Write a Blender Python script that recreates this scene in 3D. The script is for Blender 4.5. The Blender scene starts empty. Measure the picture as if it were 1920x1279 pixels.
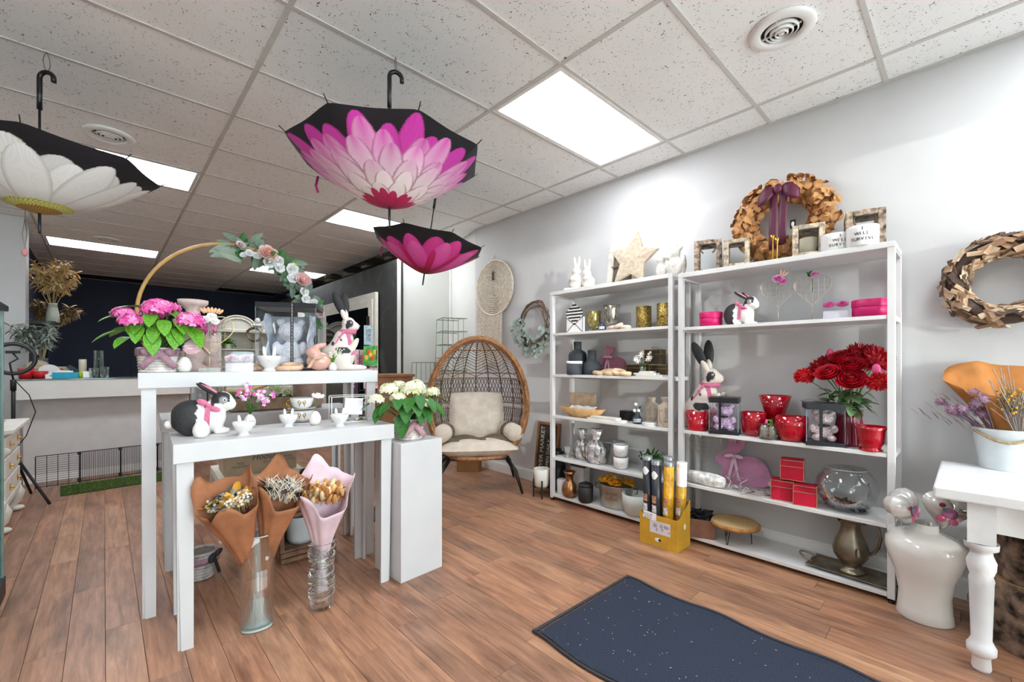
import bpy, bmesh, math, random
import numpy as np
from mathutils import Vector, Matrix, Euler

SC = bpy.context.scene
COL = SC.collection
RND = random.Random(11)
PI = math.pi
rad = math.radians

# ------------------------------------------------------------------ camera
F, CY, YAW, EYE = 812.0, 681.0, rad(43.3), 1.27
SN, CS = math.sin(YAW), math.cos(YAW)
cam = bpy.data.cameras.new('camera'); cam.sensor_width = 36.0
cam.lens = F / 1920 * 36.0; cam.shift_y = (CY - 639.5) / 1920.0; cam.clip_start = 0.02
cob = bpy.data.objects.new('camera', cam); COL.objects.link(cob)
cob.location = (0, 0, EYE); cob.rotation_euler = (PI / 2, 0, -YAW)
SC.camera = cob

# ------------------------------------------------------------------ world, sun, exposure
w = bpy.data.worlds.new('daylight'); SC.world = w; w.use_nodes = True
bg = w.node_tree.nodes['Background']; bg.inputs[0].default_value = (0.86, 0.94, 1.0, 1); bg.inputs[1].default_value = 10.5
sun = bpy.data.lights.new('sun', 'SUN'); sun.energy = 1.6; sun.angle = rad(0.6); sun.color = (1.0, 0.97, 0.92)
so = bpy.data.objects.new('sun', sun); COL.objects.link(so)
SUNDIR = Vector((0.38, 0.92, -0.03)).normalized()
so.rotation_euler = SUNDIR.to_track_quat('-Z', 'Y').to_euler(); so.location = (-2, -6, 3)
SC.view_settings.view_transform = 'Standard'; SC.view_settings.look = 'None'
SC.view_settings.gamma = 1.0; SC.view_settings.use_curve_mapping = False
SC.view_settings.exposure = 0.15
LAMP = 15.0     # strength of the fluorescent ceiling panels
# light enters by the shop window behind the camera: portals only guide the sampling, they give no light
for (x, z, sx, sz) in ((1.9, 1.55, 2.7, 2.2), (-0.7, 1.4, 2.0, 2.5)):
    a = bpy.data.lights.new('window_portal', 'AREA'); a.shape = 'RECTANGLE'; a.size = sx; a.size_y = sz
    try: a.cycles.is_portal = True
    except Exception: pass
    ao = bpy.data.objects.new('window_portal', a); COL.objects.link(ao)
    ao.location = (x, -2.06, z); ao.rotation_euler = (PI / 2, 0, 0)
try:
    SC.cycles.max_bounces = 10; SC.cycles.transparent_max_bounces = 24; SC.cycles.diffuse_bounces = 5
    SC.cycles.glossy_bounces = 4; SC.cycles.transmission_bounces = 8; SC.cycles.caustics_reflective = False
    SC.cycles.caustics_refractive = False; SC.cycles.sample_clamp_indirect = 6.0; SC.cycles.use_denoising = True
except Exception: pass

# ------------------------------------------------------------------ where things stand (photo column -> place at a known distance)
def colray(x):
    u = (x - 960) / F
    return SN + u * CS, CS - u * SN
def atX(x, X):
    a, b = colray(x); d = X / a
    return X, b * d, d / F
def atY(x, Y):
    a, b = colray(x); d = Y / b
    return a * d, Y, d / F
def atZ(x, y, z):
    a, b = colray(x); d = F * (EYE - z) / (y - CY)
    return a * d, b * d, d / F

# ------------------------------------------------------------------ materials
def lin(c):
    if isinstance(c, str):
        c = c.lstrip('#'); c = tuple(int(c[i:i + 2], 16) / 255 for i in (0, 2, 4))
    return tuple((v / 12.92 if v <= 0.04045 else ((v + 0.055) / 1.055) ** 2.4) for v in c[:3])
MATS = {}
def N(nt, t, **kw):
    n = nt.nodes.new(t)
    for k, v in kw.items():
        setattr(n, k, v)
    return n
def mat(name, col, rough=0.5, metal=0.0, var=0.06, scale=9.0, bump=0.0, bscale=60.0, trans=0.0, ior=1.45, emit=0.0, alpha=1.0, sheen=0.0, spec=None, coat=0.0, sss=0.0):
    """principled surface whose colour is broken up by a fine procedural noise"""
    if name in MATS: return MATS[name]
    m = bpy.data.materials.new(name); m.use_nodes = True; nt = m.node_tree; b = nt.nodes['Principled BSDF']
    c = lin(col)
    b.inputs['Roughness'].default_value = rough; b.inputs['Metallic'].default_value = metal
    b.inputs['IOR'].default_value = ior
    if trans: b.inputs['Transmission Weight'].default_value = trans
    if sheen: b.inputs['Sheen Weight'].default_value = sheen
    if coat: b.inputs['Coat Weight'].default_value = coat
    if spec is not None: b.inputs['Specular IOR Level'].default_value = spec
    if alpha < 1: b.inputs['Alpha'].default_value = alpha
    if sss:
        b.inputs['Subsurface Weight'].default_value = sss; b.inputs['Subsurface Radius'].default_value = (0.02, 0.01, 0.006)
    tc = N(nt, 'ShaderNodeTexCoord')
    nz = N(nt, 'ShaderNodeTexNoise'); nz.inputs['Scale'].default_value = scale; nz.inputs['Detail'].default_value = 4
    nt.links.new(tc.outputs['Object'], nz.inputs['Vector'])
    mx = N(nt, 'ShaderNodeMix', data_type='RGBA')
    mx.inputs[6].default_value = tuple(max(0, v * (1 - 1.6 * var)) for v in c) + (1,)
    mx.inputs[7].default_value = tuple(min(1, v * (1 + 1.6 * var)) for v in c) + (1,)
    mr = N(nt, 'ShaderNodeMapRange'); mr.inputs['From Min'].default_value = 0.32; mr.inputs['From Max'].default_value = 0.68
    nt.links.new(nz.outputs['Fac'], mr.inputs[0]); nt.links.new(mr.outputs[0], mx.inputs[0]); nt.links.new(mx.outputs[2], b.inputs['Base Color'])
    if bump:
        n2 = N(nt, 'ShaderNodeTexNoise'); n2.inputs['Scale'].default_value = bscale; n2.inputs['Detail'].default_value = 3
        nt.links.new(tc.outputs['Object'], n2.inputs['Vector'])
        bp = N(nt, 'ShaderNodeBump'); bp.inputs['Strength'].default_value = bump; bp.inputs['Distance'].default_value = 0.01
        nt.links.new(n2.outputs['Fac'], bp.inputs['Height']); nt.links.new(bp.outputs['Normal'], b.inputs['Normal'])
    if emit:
        b.inputs['Emission Color'].default_value = c + (1,); b.inputs['Emission Strength'].default_value = emit
    MATS[name] = m
    return m
def vcmat(name, rough=0.5, sheen=0.0, bump=0.0, bscale=80, coat=0.0):
    """surface whose print or glaze is stored in the colour attribute of the mesh"""
    if name in MATS: return MATS[name]
    m = mat(name, '#ffffff', rough, sheen=sheen, bump=bump, bscale=bscale, coat=coat); nt = m.node_tree
    at = N(nt, 'ShaderNodeAttribute'); at.attribute_name = 'Col'
    nt.links.new(at.outputs['Color'], nt.nodes['Principled BSDF'].inputs['Base Color'])
    return m
def thin_glass(name, col='#fdfefe', alpha=0.16, rough=0.03, refl=0.6):
    """clear pane: mostly see-through with a mirror-like coat, brighter towards grazing angles"""
    if name in MATS: return MATS[name]
    m = bpy.data.materials.new(name); m.use_nodes = True; nt = m.node_tree
    for n in list(nt.nodes): nt.nodes.remove(n)
    out = N(nt, 'ShaderNodeOutputMaterial'); tr = N(nt, 'ShaderNodeBsdfTransparent'); gl = N(nt, 'ShaderNodeBsdfGlossy')
    c = lin(col); tr.inputs[0].default_value = c + (1,); gl.inputs['Roughness'].default_value = rough; gl.inputs['Color'].default_value = (1, 1, 1, 1)
    fr = N(nt, 'ShaderNodeFresnel'); fr.inputs[0].default_value = 1.45
    ma = N(nt, 'ShaderNodeMath', operation='MULTIPLY_ADD', use_clamp=True); ma.inputs[1].default_value = refl; ma.inputs[2].default_value = alpha * 0.04
    nt.links.new(fr.outputs[0], ma.inputs[0])
    mx = N(nt, 'ShaderNodeMixShader'); nt.links.new(ma.outputs[0], mx.inputs[0]); nt.links.new(tr.outputs[0], mx.inputs[1]); nt.links.new(gl.outputs[0], mx.inputs[2])
    nt.links.new(mx.outputs[0], out.inputs[0])
    MATS[name] = m
    return m

# ------------------------------------------------------------------ mesh building
class MB:
    def __init__(s): s.v = []; s.f = []; s.sm = []; s.c = None
    def _add(s, vs, fs, smooth, M=None, col=None):
        o = len(s.v)
        if M is not None: vs = [M @ Vector(p) for p in vs]
        s.v += [tuple(p) for p in vs]
        s.f += [tuple(i + o for i in f) for f in fs]; s.sm += [smooth] * len(fs)
        if col is not None or s.c is not None:
            if s.c is None: s.c = [(1, 1, 1)] * o
            s.c += [lin(col) if col is not None and isinstance(col, str) else (col or (1, 1, 1))] * len(vs)
        return s
    def box(s, c, d, M=None, rz=0, taper=1.0, col=None):
        x, y, z = (k / 2 for k in d)
        vs = [(sx * x * (taper if sz < 0 else 1), sy * y * (taper if sz < 0 else 1), sz * z) for sz in (-1, 1) for sy in (-1, 1) for sx in (-1, 1)]
        R = Matrix.Translation(c) @ Matrix.Rotation(rz, 4, 'Z')
        if M is not None: R = M @ R
        return s._add(vs, [(0, 2, 3, 1), (4, 5, 7, 6), (0, 1, 5, 4), (2, 6, 7, 3), (0, 4, 6, 2), (1, 3, 7, 5)], False, R, col)
    def lathe(s, prof, n=28, M=None, sx=1.0, sy=1.0, flute=0.0, nf=24, smooth=True, col=None):
        """prof: list of (radius, z); radius 0 closes with a pole"""
        vs = []; fs = []; rows = []
        for r, z in prof:
            if r <= 1e-6:
                rows.append([len(vs)]); vs.append((0, 0, z))
            else:
                row = []
                for k in range(n):
                    a = 2 * PI * k / n; q = r * (1 + flute * math.cos(nf * a))
                    row.append(len(vs)); vs.append((q * math.cos(a) * sx, q * math.sin(a) * sy, z))
                rows.append(row)
        for A, B in zip(rows, rows[1:]):
            for k in range(n):
                k2 = (k + 1) % n
                if len(A) == 1 and len(B) == 1: continue
                if len(A) == 1: fs.append((A[0], B[k2], B[k]))
                elif len(B) == 1: fs.append((A[k], A[k2], B[0]))
                else: fs.append((A[k], A[k2], B[k2], B[k]))
        return s._add(vs, fs, smooth, M, col)
    def tube(s, pts, r, n=6, closed=False, M=None, caps=True, col=None):
        """r: number or list of radii along the path"""
        P = [Vector(p) for p in pts]; m = len(P)
        rr = r if isinstance(r, (list, tuple)) else [r] * m
        vs = []; fs = []; up = None
        for i in range(m):
            a = P[(i - 1) % m] if (closed or i > 0) else P[i]; b = P[(i + 1) % m] if (closed or i < m - 1) else P[i]
            t = (b - a)
            t = t.normalized() if t.length > 1e-9 else Vector((0, 0, 1))
            if up is None:
                up = Vector((0, 0, 1)) if abs(t.z) < 0.9 else Vector((1, 0, 0))
            up = (up - t * up.dot(t))
            up = up.normalized() if up.length > 1e-6 else t.orthogonal().normalized()
            sd = t.cross(up)
            for k in range(n):
                an = 2 * PI * k / n
                vs.append(P[i] + (up * math.cos(an) + sd * math.sin(an)) * rr[i])
        for i in range(m if closed else m - 1):
            j = (i + 1) % m
            for k in range(n):
                k2 = (k + 1) % n
                fs.append((i * n + k, j * n + k, j * n + k2, i * n + k2))
        if not closed and caps:
            fs.append(tuple(range(n))); fs.append(tuple((m - 1) * n + k for k in range(n - 1, -1, -1)))
        return s._add(vs, fs, n > 4, M, col)
    def ell(s, c, r, n=14, m=9, M=None, rot=None, col=None):
        R = Matrix.Translation(c)
        if rot is not None: R = R @ Euler(rot).to_matrix().to_4x4()
        R = R @ Matrix.Diagonal((r[0], r[1], r[2], 1))
        if M is not None: R = M @ R
        return s.lathe([(math.sin(PI * i / m), -math.cos(PI * i / m)) for i in range(m + 1)], n, R, col=col)
    def prism(s, out, th, M=None, smooth=False, col=None):
        """outline in the local x-z plane, thickness along y (centred)"""
        n = len(out)
        vs = [(x, -th / 2, z) for x, z in out] + [(x, th / 2, z) for x, z in out]
        fs = [tuple(range(n)), tuple(range(2 * n - 1, n - 1, -1))] + [((i + 1) % n, i, n + i, n + (i + 1) % n) for i in range(n)]
        return s._add(vs, fs, smooth, M, col)
    def grid(s, fn, nu, nv, M=None, smooth=True, closed_u=False, col=None):
        vs = [fn(i / (nu if closed_u else nu - 1), j / (nv - 1)) for j in range(nv) for i in range(nu)]
        fs = []
        for j in range(nv - 1):
            for i in range(nu if closed_u else nu - 1):
                i2 = (i + 1) % nu
                fs.append((j * nu + i, j * nu + i2, (j + 1) * nu + i2, (j + 1) * nu + i))
        return s._add(vs, fs, smooth, M, col)
    def leaf(s, L, W, bend=0.3, M=None, nseg=6, fold=0.15, tip=1.0, col=None, fat=0.5):
        """a leaf or petal from the origin along +y, bending down (-z)"""
        vs = []; fs = []
        for i in range(nseg + 1):
            t = i / nseg
            wd = W * (math.sin(PI * t ** (0.75 if tip else 0.5)) ** fat if 0 < t < 1 else (0.02 if t == 0 or tip else 0.5))
            y = L * t; z = -bend * L * t * t
            vs += [(-wd / 2, y, z + fold * wd), (0, y, z), (wd / 2, y, z + fold * wd)]
        for i in range(nseg):
            a = 3 * i
            fs += [(a, a + 1, a + 4, a + 3), (a + 1, a + 2, a + 5, a + 4)]
        return s._add(vs, fs, True, M, col)
    def build(s, name, m=None, parent=None, bevel=0.0, loc=None, rz=0, solid=0.0, sub=0):
        me = bpy.data.meshes.new(name); me.from_pydata(s.v, [], s.f); me.update()
        me.polygons.foreach_set('use_smooth', s.sm)
        if s.c is not None:
            at = me.color_attributes.new('Col', 'FLOAT_COLOR', 'POINT')
            at.data.foreach_set('color', np.c_[np.array(s.c, dtype=np.float32), np.ones(len(s.c), np.float32)].ravel())
        if m is not None: me.materials.append(m)
        return link(name, me, parent, bevel, loc, rz, solid, sub)
def link(name, me, parent=None, bevel=0.0, loc=None, rz=0, solid=0.0, sub=0):
    o = bpy.data.objects.new(name, me); COL.objects.link(o)
    if parent is not None: o.parent = parent
    if loc is not None: o.location = loc
    if rz: o.rotation_euler = (0, 0, rz)
    if solid:
        md = o.modifiers.new('solid', 'SOLIDIFY'); md.thickness = solid; md.offset = 0
    if sub:
        md = o.modifiers.new('sub', 'SUBSURF'); md.levels = sub; md.render_levels = sub
    if bevel:
        md = o.modifiers.new('bevel', 'BEVEL'); md.width = bevel; md.segments = 2; md.limit_method = 'ANGLE'; md.angle_limit = rad(40)
    return o
def tag(o, label=None, cat=None, group=None, kind=None):
    if label: o['label'] = label
    if cat: o['category'] = cat
    if group: o['group'] = group
    if kind: o['kind'] = kind
    return o
def thing(name, label, cat, loc=(0, 0, 0), rz=0, group=None):
    o = bpy.data.objects.new(name, None); COL.objects.link(o); o.empty_display_size = 0.05
    o.location = loc; o.rotation_euler = (0, 0, rz)
    return tag(o, label, cat, group)
def struct(o): o['kind'] = 'structure'; return o
def T(x=0, y=0, z=0, rx=0, ry=0, rz=0, s=1.0):
    return Matrix.Translation((x, y, z)) @ Euler((rx, ry, rz)).to_matrix().to_4x4() @ Matrix.Scale(s, 4)
def copy_tree(o, parent=None):
    c = o.copy(); COL.objects.link(c); c.parent = parent
    for ch in list(o.children): copy_tree(ch, c)
    return c
def text(txt, size, m, parent, loc, rot=(PI / 2, 0, 0), name='lettering', align='CENTER', shear=0.0, extr=0.0004, space=1.0):
    cu = bpy.data.curves.new(name, 'FONT'); cu.body = txt; cu.size = size; cu.align_x = align; cu.align_y = 'CENTER'
    cu.extrude = extr; cu.shear = shear; cu.space_line = space; cu.materials.append(m)
    o = bpy.data.objects.new(name, cu); COL.objects.link(o); o.parent = parent; o.location = loc; o.rotation_euler = rot
    TEXTS.append(o)
    return o
TEXTS = []
def smin(a, b, k):
    h = np.clip(0.5 + 0.5 * (b - a) / k, 0, 1)
    return b * (1 - h) + a * h - k * h * (1 - h)
def ell_d(P, c, r, R=None):
    """approximate distance to an ellipsoid, optionally rotated (Euler)"""
    q = P - np.array(c)
    if R is not None: q = q @ np.array(Euler(R).to_matrix())
    r = np.array(r); k0 = np.linalg.norm(q / r, axis=-1); k1 = np.linalg.norm(q / (r * r), axis=-1)
    return k0 * (k0 - 1) / np.maximum(k1, 1e-6)
def implicit(fn, lo, hi, res, colfn=None):
    """one closed smooth surface around fn(P) = 0 (surface nets)"""
    lo = np.array(lo, float); hi = np.array(hi, float); n = np.ceil((hi - lo) / res).astype(int) + 1
    ax = [lo[i] + res * np.arange(n[i]) for i in range(3)]
    P = np.stack(np.meshgrid(*ax, indexing='ij'), -1); D = fn(P.reshape(-1, 3)).reshape(n); S = D < 0
    off = [(i, j, k) for i in (0, 1) for j in (0, 1) for k in (0, 1)]
    m = n - 1
    cnt = sum(S[i:i + m[0], j:j + m[1], k:k + m[2]].astype(int) for i, j, k in off)
    act = (cnt > 0) & (cnt < 8); idx = -np.ones(m, int); ids = np.argwhere(act); idx[act] = np.arange(len(ids))
    acc = np.zeros((len(ids), 3)); num = np.zeros(len(ids))
    for a in off:
        for axis in range(3):
            if a[axis]: continue
            b = list(a); b[axis] = 1
            da = D[ids[:, 0] + a[0], ids[:, 1] + a[1], ids[:, 2] + a[2]]; db = D[ids[:, 0] + b[0], ids[:, 1] + b[1], ids[:, 2] + b[2]]
            cr = (da < 0) != (db < 0); t = np.where(cr, da / np.where(cr, da - db, 1), 0)
            p = np.tile(np.array(a, float), (len(ids), 1)); p[:, axis] += t
            acc += p * cr[:, None]; num += cr
    V = lo + res * (ids + acc / np.maximum(num, 1)[:, None]); fs = []
    for axis in range(3):
        u, v = (axis + 1) % 3, (axis + 2) % 3
        A = S; sl0 = [slice(1, -1)] * 3; sl1 = [slice(1, -1)] * 3
        sl0[axis] = slice(0, n[axis] - 1); sl1[axis] = slice(1, n[axis])
        e = A[tuple(sl0)] != A[tuple(sl1)]; E = np.argwhere(e); flip = A[tuple(sl0)][e]
        o = np.ones(3, int); o[axis] = 0; E = E + o
        du = np.zeros(3, int); du[u] = 1; dv = np.zeros(3, int); dv[v] = 1
        q = [idx[tuple((E - a).T)] for a in (0 * du, du, du + dv, dv)]
        Q = np.stack(q, 1); ok = (Q >= 0).all(1); Q = Q[ok]; fl = flip[ok]
        Q[~fl] = Q[~fl][:, ::-1]; fs.append(Q)
    Fc = np.concatenate(fs)
    b = MB(); b.v = [tuple(p) for p in V]; b.f = [tuple(int(i) for i in q) for q in Fc]; b.sm = [True] * len(b.f)
    if colfn is not None: b.c = [tuple(c) for c in colfn(V)]
    return b
def catenary(a, b, sag, n=10):
    a = Vector(a); b = Vector(b)
    return [a.lerp(b, i / n) - Vector((0, 0, sag * 4 * (i / n) * (1 - i / n))) for i in range(n + 1)]
# ================================================================== the room
CEIL, WX = 2.933, 3.375
m_wall = mat('white_wall_paint', '#cbcbcb', 0.75, var=0.015, scale=3, bump=0.05, bscale=120)
m_grey = mat('pale_grey_wall_paint', '#d9d9d4', 0.8, var=0.02, scale=2)
m_navy = mat('navy_wall_paint', '#232a3d', 0.7, var=0.08, scale=2)
m_trim = mat('white_trim_paint', '#efeeec', 0.45, var=0.015)
m_dark = mat('unlit_void_black', '#15130f', 0.9, var=0.3, scale=3)  # darkness of the open void and vent ducts put into the colour
m_white = mat('white_furniture_paint', '#cfcfd0', 0.4, var=0.02, scale=5, bump=0.04, bscale=40)
m_black = mat('black_metal', '#131313', 0.45, var=0.1)
m_gold = mat('gold_metal', '#c99a3c', 0.28, 1.0)

# chalkboard paint with wiped chalk
def chalk_mat():
    m = mat('chalkboard_paint', '#2a2c2a', 0.65); nt = m.node_tree; b = nt.nodes['Principled BSDF']
    tc = N(nt, 'ShaderNodeTexCoord'); nz = N(nt, 'ShaderNodeTexNoise'); nz.inputs['Scale'].default_value = 2.2; nz.inputs['Detail'].default_value = 8; nz.inputs['Distortion'].default_value = 1.6
    nt.links.new(tc.outputs['Object'], nz.inputs['Vector'])
    cr = N(nt, 'ShaderNodeValToRGB'); cr.color_ramp.elements[0].position = 0.5; cr.color_ramp.elements[0].color = lin('#2a2c2a') + (1,)
    cr.color_ramp.elements[1].position = 0.85; cr.color_ramp.elements[1].color = lin('#55574f') + (1,)
    nt.links.new(nz.outputs['Fac'], cr.inputs[0]); nt.links.new(cr.outputs[0], b.inputs['Base Color'])
    return m
m_chalk = chalk_mat()

def plank_mat():
    m = bpy.data.materials.new('laminate_planks'); m.use_nodes = True; nt = m.node_tree; b = nt.nodes['Principled BSDF']
    tc = N(nt, 'ShaderNodeTexCoord'); oi = N(nt, 'ShaderNodeObjectInfo')
    off = N(nt, 'ShaderNodeVectorMath', operation='ADD'); mul = N(nt, 'ShaderNodeMath', operation='MULTIPLY'); mul.inputs[1].default_value = 37.0
    nt.links.new(oi.outputs['Random'], mul.inputs[0]); nt.links.new(tc.outputs['Object'], off.inputs[0]); nt.links.new(mul.outputs[0], off.inputs[1])
    mp = N(nt, 'ShaderNodeMapping'); mp.inputs['Scale'].default_value = (26, 2.2, 1); nt.links.new(off.outputs[0], mp.inputs[0])
    g = N(nt, 'ShaderNodeTexNoise'); g.inputs['Scale'].default_value = 1.6; g.inputs['Detail'].default_value = 7; g.inputs['Roughness'].default_value = 0.62; g.inputs['Distortion'].default_value = 0.5
    nt.links.new(mp.outputs[0], g.inputs['Vector'])
    mp2 = N(nt, 'ShaderNodeMapping'); mp2.inputs['Scale'].default_value = (7, 2.0, 1); nt.links.new(off.outputs[0], mp2.inputs[0])
    k = N(nt, 'ShaderNodeTexNoise'); k.inputs['Scale'].default_value = 1.5; k.inputs['Detail'].default_value = 5; nt.links.new(mp2.outputs[0], k.inputs['Vector'])
    r1 = N(nt, 'ShaderNodeValToRGB'); e = r1.color_ramp.elements
    e[0].position = 0.28; e[0].color = lin('#8b6a56') + (1,); e[1].position = 0.72; e[1].color = lin('#cba78e') + (1,)
    nt.links.new(g.outputs['Fac'], r1.inputs[0])
    r2 = N(nt, 'ShaderNodeValToRGB'); e = r2.color_ramp.elements
    e[0].position = 0.288; e[0].color = (0.42, 0.40, 0.40, 1); e[1].position = 0.50; e[1].color = (1, 1, 1, 1)
    nt.links.new(k.outputs['Fac'], r2.inputs[0])
    m1 = N(nt, 'ShaderNodeMix', data_type='RGBA', blend_type='MULTIPLY'); m1.inputs[0].default_value = 0.8
    nt.links.new(r1.outputs[0], m1.inputs[6]); nt.links.new(r2.outputs[0], m1.inputs[7])
    r3 = N(nt, 'ShaderNodeValToRGB'); e = r3.color_ramp.elements
    e[0].position = 0; e[0].color = lin('#d3c4bc') + (1,); e[1].position = 1; e[1].color = lin('#fbead8') + (1,)
    q = e.new(0.5); q.color = lin('#f2d8c8') + (1,)
    nt.links.new(oi.outputs['Random'], r3.inputs[0])
    m2 = N(nt, 'ShaderNodeMix', data_type='RGBA', blend_type='MULTIPLY'); m2.inputs[0].default_value = 1.0
    nt.links.new(m1.outputs[2], m2.inputs[6]); nt.links.new(r3.outputs[0], m2.inputs[7]); nt.links.new(m2.outputs[2], b.inputs['Base Color'])
    b.inputs['Roughness'].default_value = 0.33
    bp = N(nt, 'ShaderNodeBump'); bp.inputs['Strength'].default_value = 0.12; bp.inputs['Distance'].default_value = 0.004
    nt.links.new(g.outputs['Fac'], bp.inputs['Height']); nt.links.new(bp.outputs['Normal'], b.inputs['Normal'])
    return m
m_plank = plank_mat()

# ---- floor: a slab that carries laminate planks running away from the shop window
XL, XR, Y0, Y1 = -1.9, 3.36, -2.0, 12.1
floor = struct(MB().box(((-1.9 + 4.3) / 2, 5.05, -0.035), (6.4, 14.6, 0.04)).build('floor', mat('floor_underlay', '#4a3324', 0.8)))
PWD, PLN = 0.127, 1.22
pm = {}
rest = MB(); ncol = int((XR - XL) / PWD) + 1; pc = 0
for i in range(ncol):
    x0 = XL + i * PWD; x1 = min(x0 + PWD, XR); wd = x1 - x0 - 0.0012; y = Y0 - ((i * 0.47) % 1.0) * PLN
    while y < Y1:
        a, b = max(y, Y0), min(y + PLN, Y1); y += PLN
        if b - a < 0.05: continue
        ln = b - a - 0.0012; cx, cy = (x0 + x1) / 2, (a + b) / 2
        if b > -0.3 and a < 6.6 and x1 > -0.118 * b - 0.05 and pc < 300 and x0 < 3.3:
            key = (round(wd, 3), round(ln, 2))
            if key not in pm:
                o = MB().box((0, 0, -0.006), (wd, ln, 0.012)).build('plank', m_plank, floor, bevel=0.0012); pm[key] = o.data
            else:
                o = link('plank', pm[key], floor, bevel=0.0012)
            o.location = (cx, cy, 0); pc += 1
        else:
            rest.box((cx, cy, -0.006), (wd, ln, 0.012))
o = rest.build('far_planks', m_plank, floor); o['kind'] = 'stuff'

# ---- walls
def wall(name, a, b, z0, z1, th, m, side=1):
    """upright slab whose visible face runs a-b; thickness goes to the left of a->b times side"""
    a = Vector(a); b = Vector(b); d = (b - a); n = Vector((-d.y, d.x)).normalized() * th * side
    p = [a, b, b + n, a + n]
    o = MB()._add([(q.x, q.y, z) for z in (z0, z1) for q in p], [(0, 1, 5, 4), (1, 2, 6, 5), (2, 3, 7, 6), (3, 0, 4, 7), (4, 5, 6, 7), (3, 2, 1, 0)], False).build(name, m)
    return struct(o)
wall('wall_right', (WX, -2.1), (WX, 4.25), 0, CEIL, 0.12, m_wall, -1)
wall('wall_right_recess', (WX + 0.004, 4.253), (3.587, 5.065), 0, CEIL, 0.12, m_grey, -1)
wall('wall_partition', (2.8, 5.07), (3.62, 5.07), 0, 2.637, 0.1, m_grey, 1)
wall('wall_chalkboard', (2.8, 5.171), (2.8, 12.0), 0, 2.637, 0.1, m_chalk, -1)
struct(MB().box((2.8 + 0.012, 5.061, 1.319), (0.024, 0.018, 2.637)).build('trim_1', m_chalk))
struct(MB().box((3.57, 5.05, 1.46), (0.035, 0.03, 2.9)).build('trim_2', m_trim))
wall('wall_back', (-1.0, 12.12), (4.3, 12.12), 0, 3.4, 0.1, m_navy, 1)
for k, (x, wd) in enumerate(((0.42, 0.012), (1.62, 0.03), (2.36, 0.012))):
    struct(MB().box((x, 12.1, 1.46), (wd, 0.03, 2.9)).build('trim_%d' % (k + 3), mat('dark_trim', '#171b28', 0.6)))
wall('wall_left_back', (-0.78, 7.72), (-0.78, 12.1), 0, CEIL, 0.1, m_navy, 1)
struct(MB().box((-1.27, 7.55, CEIL / 2), (1.24, 0.3, CEIL)).build('wall_pier', m_wall, bevel=0.004))
wall('wall_left', (-1.92, -2.1), (-1.92, 7.7), 0, CEIL, 0.1, m_wall, 1)
# front wall: a shop window and a glazed door behind the camera
fw = MB()
FY, FT = -2.1, 0.12
def fpiece(x0, x1, z0, z1): fw.box(((x0 + x1) / 2, FY - FT / 2, (z0 + z1) / 2), (x1 - x0, FT, z1 - z0))
fpiece(-2.0, -1.75, 0, CEIL); fpiece(0.3, 0.5, 0, CEIL); fpiece(-0.85, -0.75, 0, CEIL); fpiece(-0.75, 0.3, 0, 0.42); fpiece(-0.75, 0.3, 2.66, CEIL); fpiece(3.25, 3.5, 0, CEIL)
fpiece(-1.75, -0.85, 2.4, CEIL); fpiece(0.5, 3.25, 0, 0.42); fpiece(0.5, 3.25, 2.66, CEIL)
front = struct(fw.build('wall_front', m_wall))
m_frame = mat('window_frame_metal', '#3b3b3b', 0.4, 0.6)
m_pane = thin_glass('window_pane_glass', '#f6fbfa', 0.1)
win = struct(MB().box((1.87, FY - 0.06, 0.44), (2.75, 0.09, 0.04)).box((1.87, FY - 0.06, 2.64), (2.75, 0.09, 0.04)).build('window_1', m_frame))
for x, wd in ((0.52, 0.05), (1.53, 0.05), (2.16, 0.13), (3.23, 0.05)):
    MB().box((x, FY - 0.06, 1.54), (wd, 0.09, 2.16)).build('mullion', m_frame, win)
for x0, x1 in ((0.545, 1.505), (1.555, 2.095), (2.225, 3.205)):
    MB().box(((x0 + x1) / 2, FY - 0.06, 1.955), (x1 - x0, 0.07, 0.05)).build('transom', m_frame, win)
    MB().box(((x0 + x1) / 2, FY - 0.06, 1.195), (x1 - x0, 0.006, 1.47)).build('pane', m_pane, win)
    MB().box(((x0 + x1) / 2, FY - 0.06, 2.3), (x1 - x0, 0.006, 0.64)).build('pane', m_pane, win)
w2 = struct(MB().box((-0.225, FY - 0.06, 0.44), (1.05, 0.09, 0.04)).box((-0.225, FY - 0.06, 2.64), (1.05, 0.09, 0.04)).box((-0.73, FY - 0.06, 1.54), (0.04, 0.09, 2.16)).box((0.28, FY - 0.06, 1.54), (0.04, 0.09, 2.16)).build('window_added', m_frame))  # second window, added to bring soft daylight to the left side
MB().box((-0.225, FY - 0.06, 1.54), (0.97, 0.006, 2.16)).build('pane', m_pane, w2)
dr = struct(MB().box((-1.72, FY - 0.06, 1.2), (0.06, 0.06, 2.4)).box((-0.88, FY - 0.06, 1.2), (0.06, 0.06, 2.4)).box((-1.3, FY - 0.06, 2.36), (0.78, 0.06, 0.08)).box((-1.3, FY - 0.06, 0.25), (0.78, 0.06, 0.5)).build('door_1', m_frame))
MB().box((-1.3, FY - 0.06, 1.41), (0.78, 0.006, 1.82)).build('pane', m_pane, dr)
# unseen block added outside to keep the low sun off the shop's left half
struct(MB().box((-4.6, -9.0, 2.6), (5.0, 1.5, 5.2)).build('sun_blocker', mat('sun_blocker_brown', '#8d6a58', 0.9, var=.15)))
# the paved ground outside, which throws daylight in
struct(MB().box((1.0, -9.2, -0.1), (30, 13.8, 0.1)).build('ground_outside', mat('pavement', '#efeeeb', 0.85)))
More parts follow.
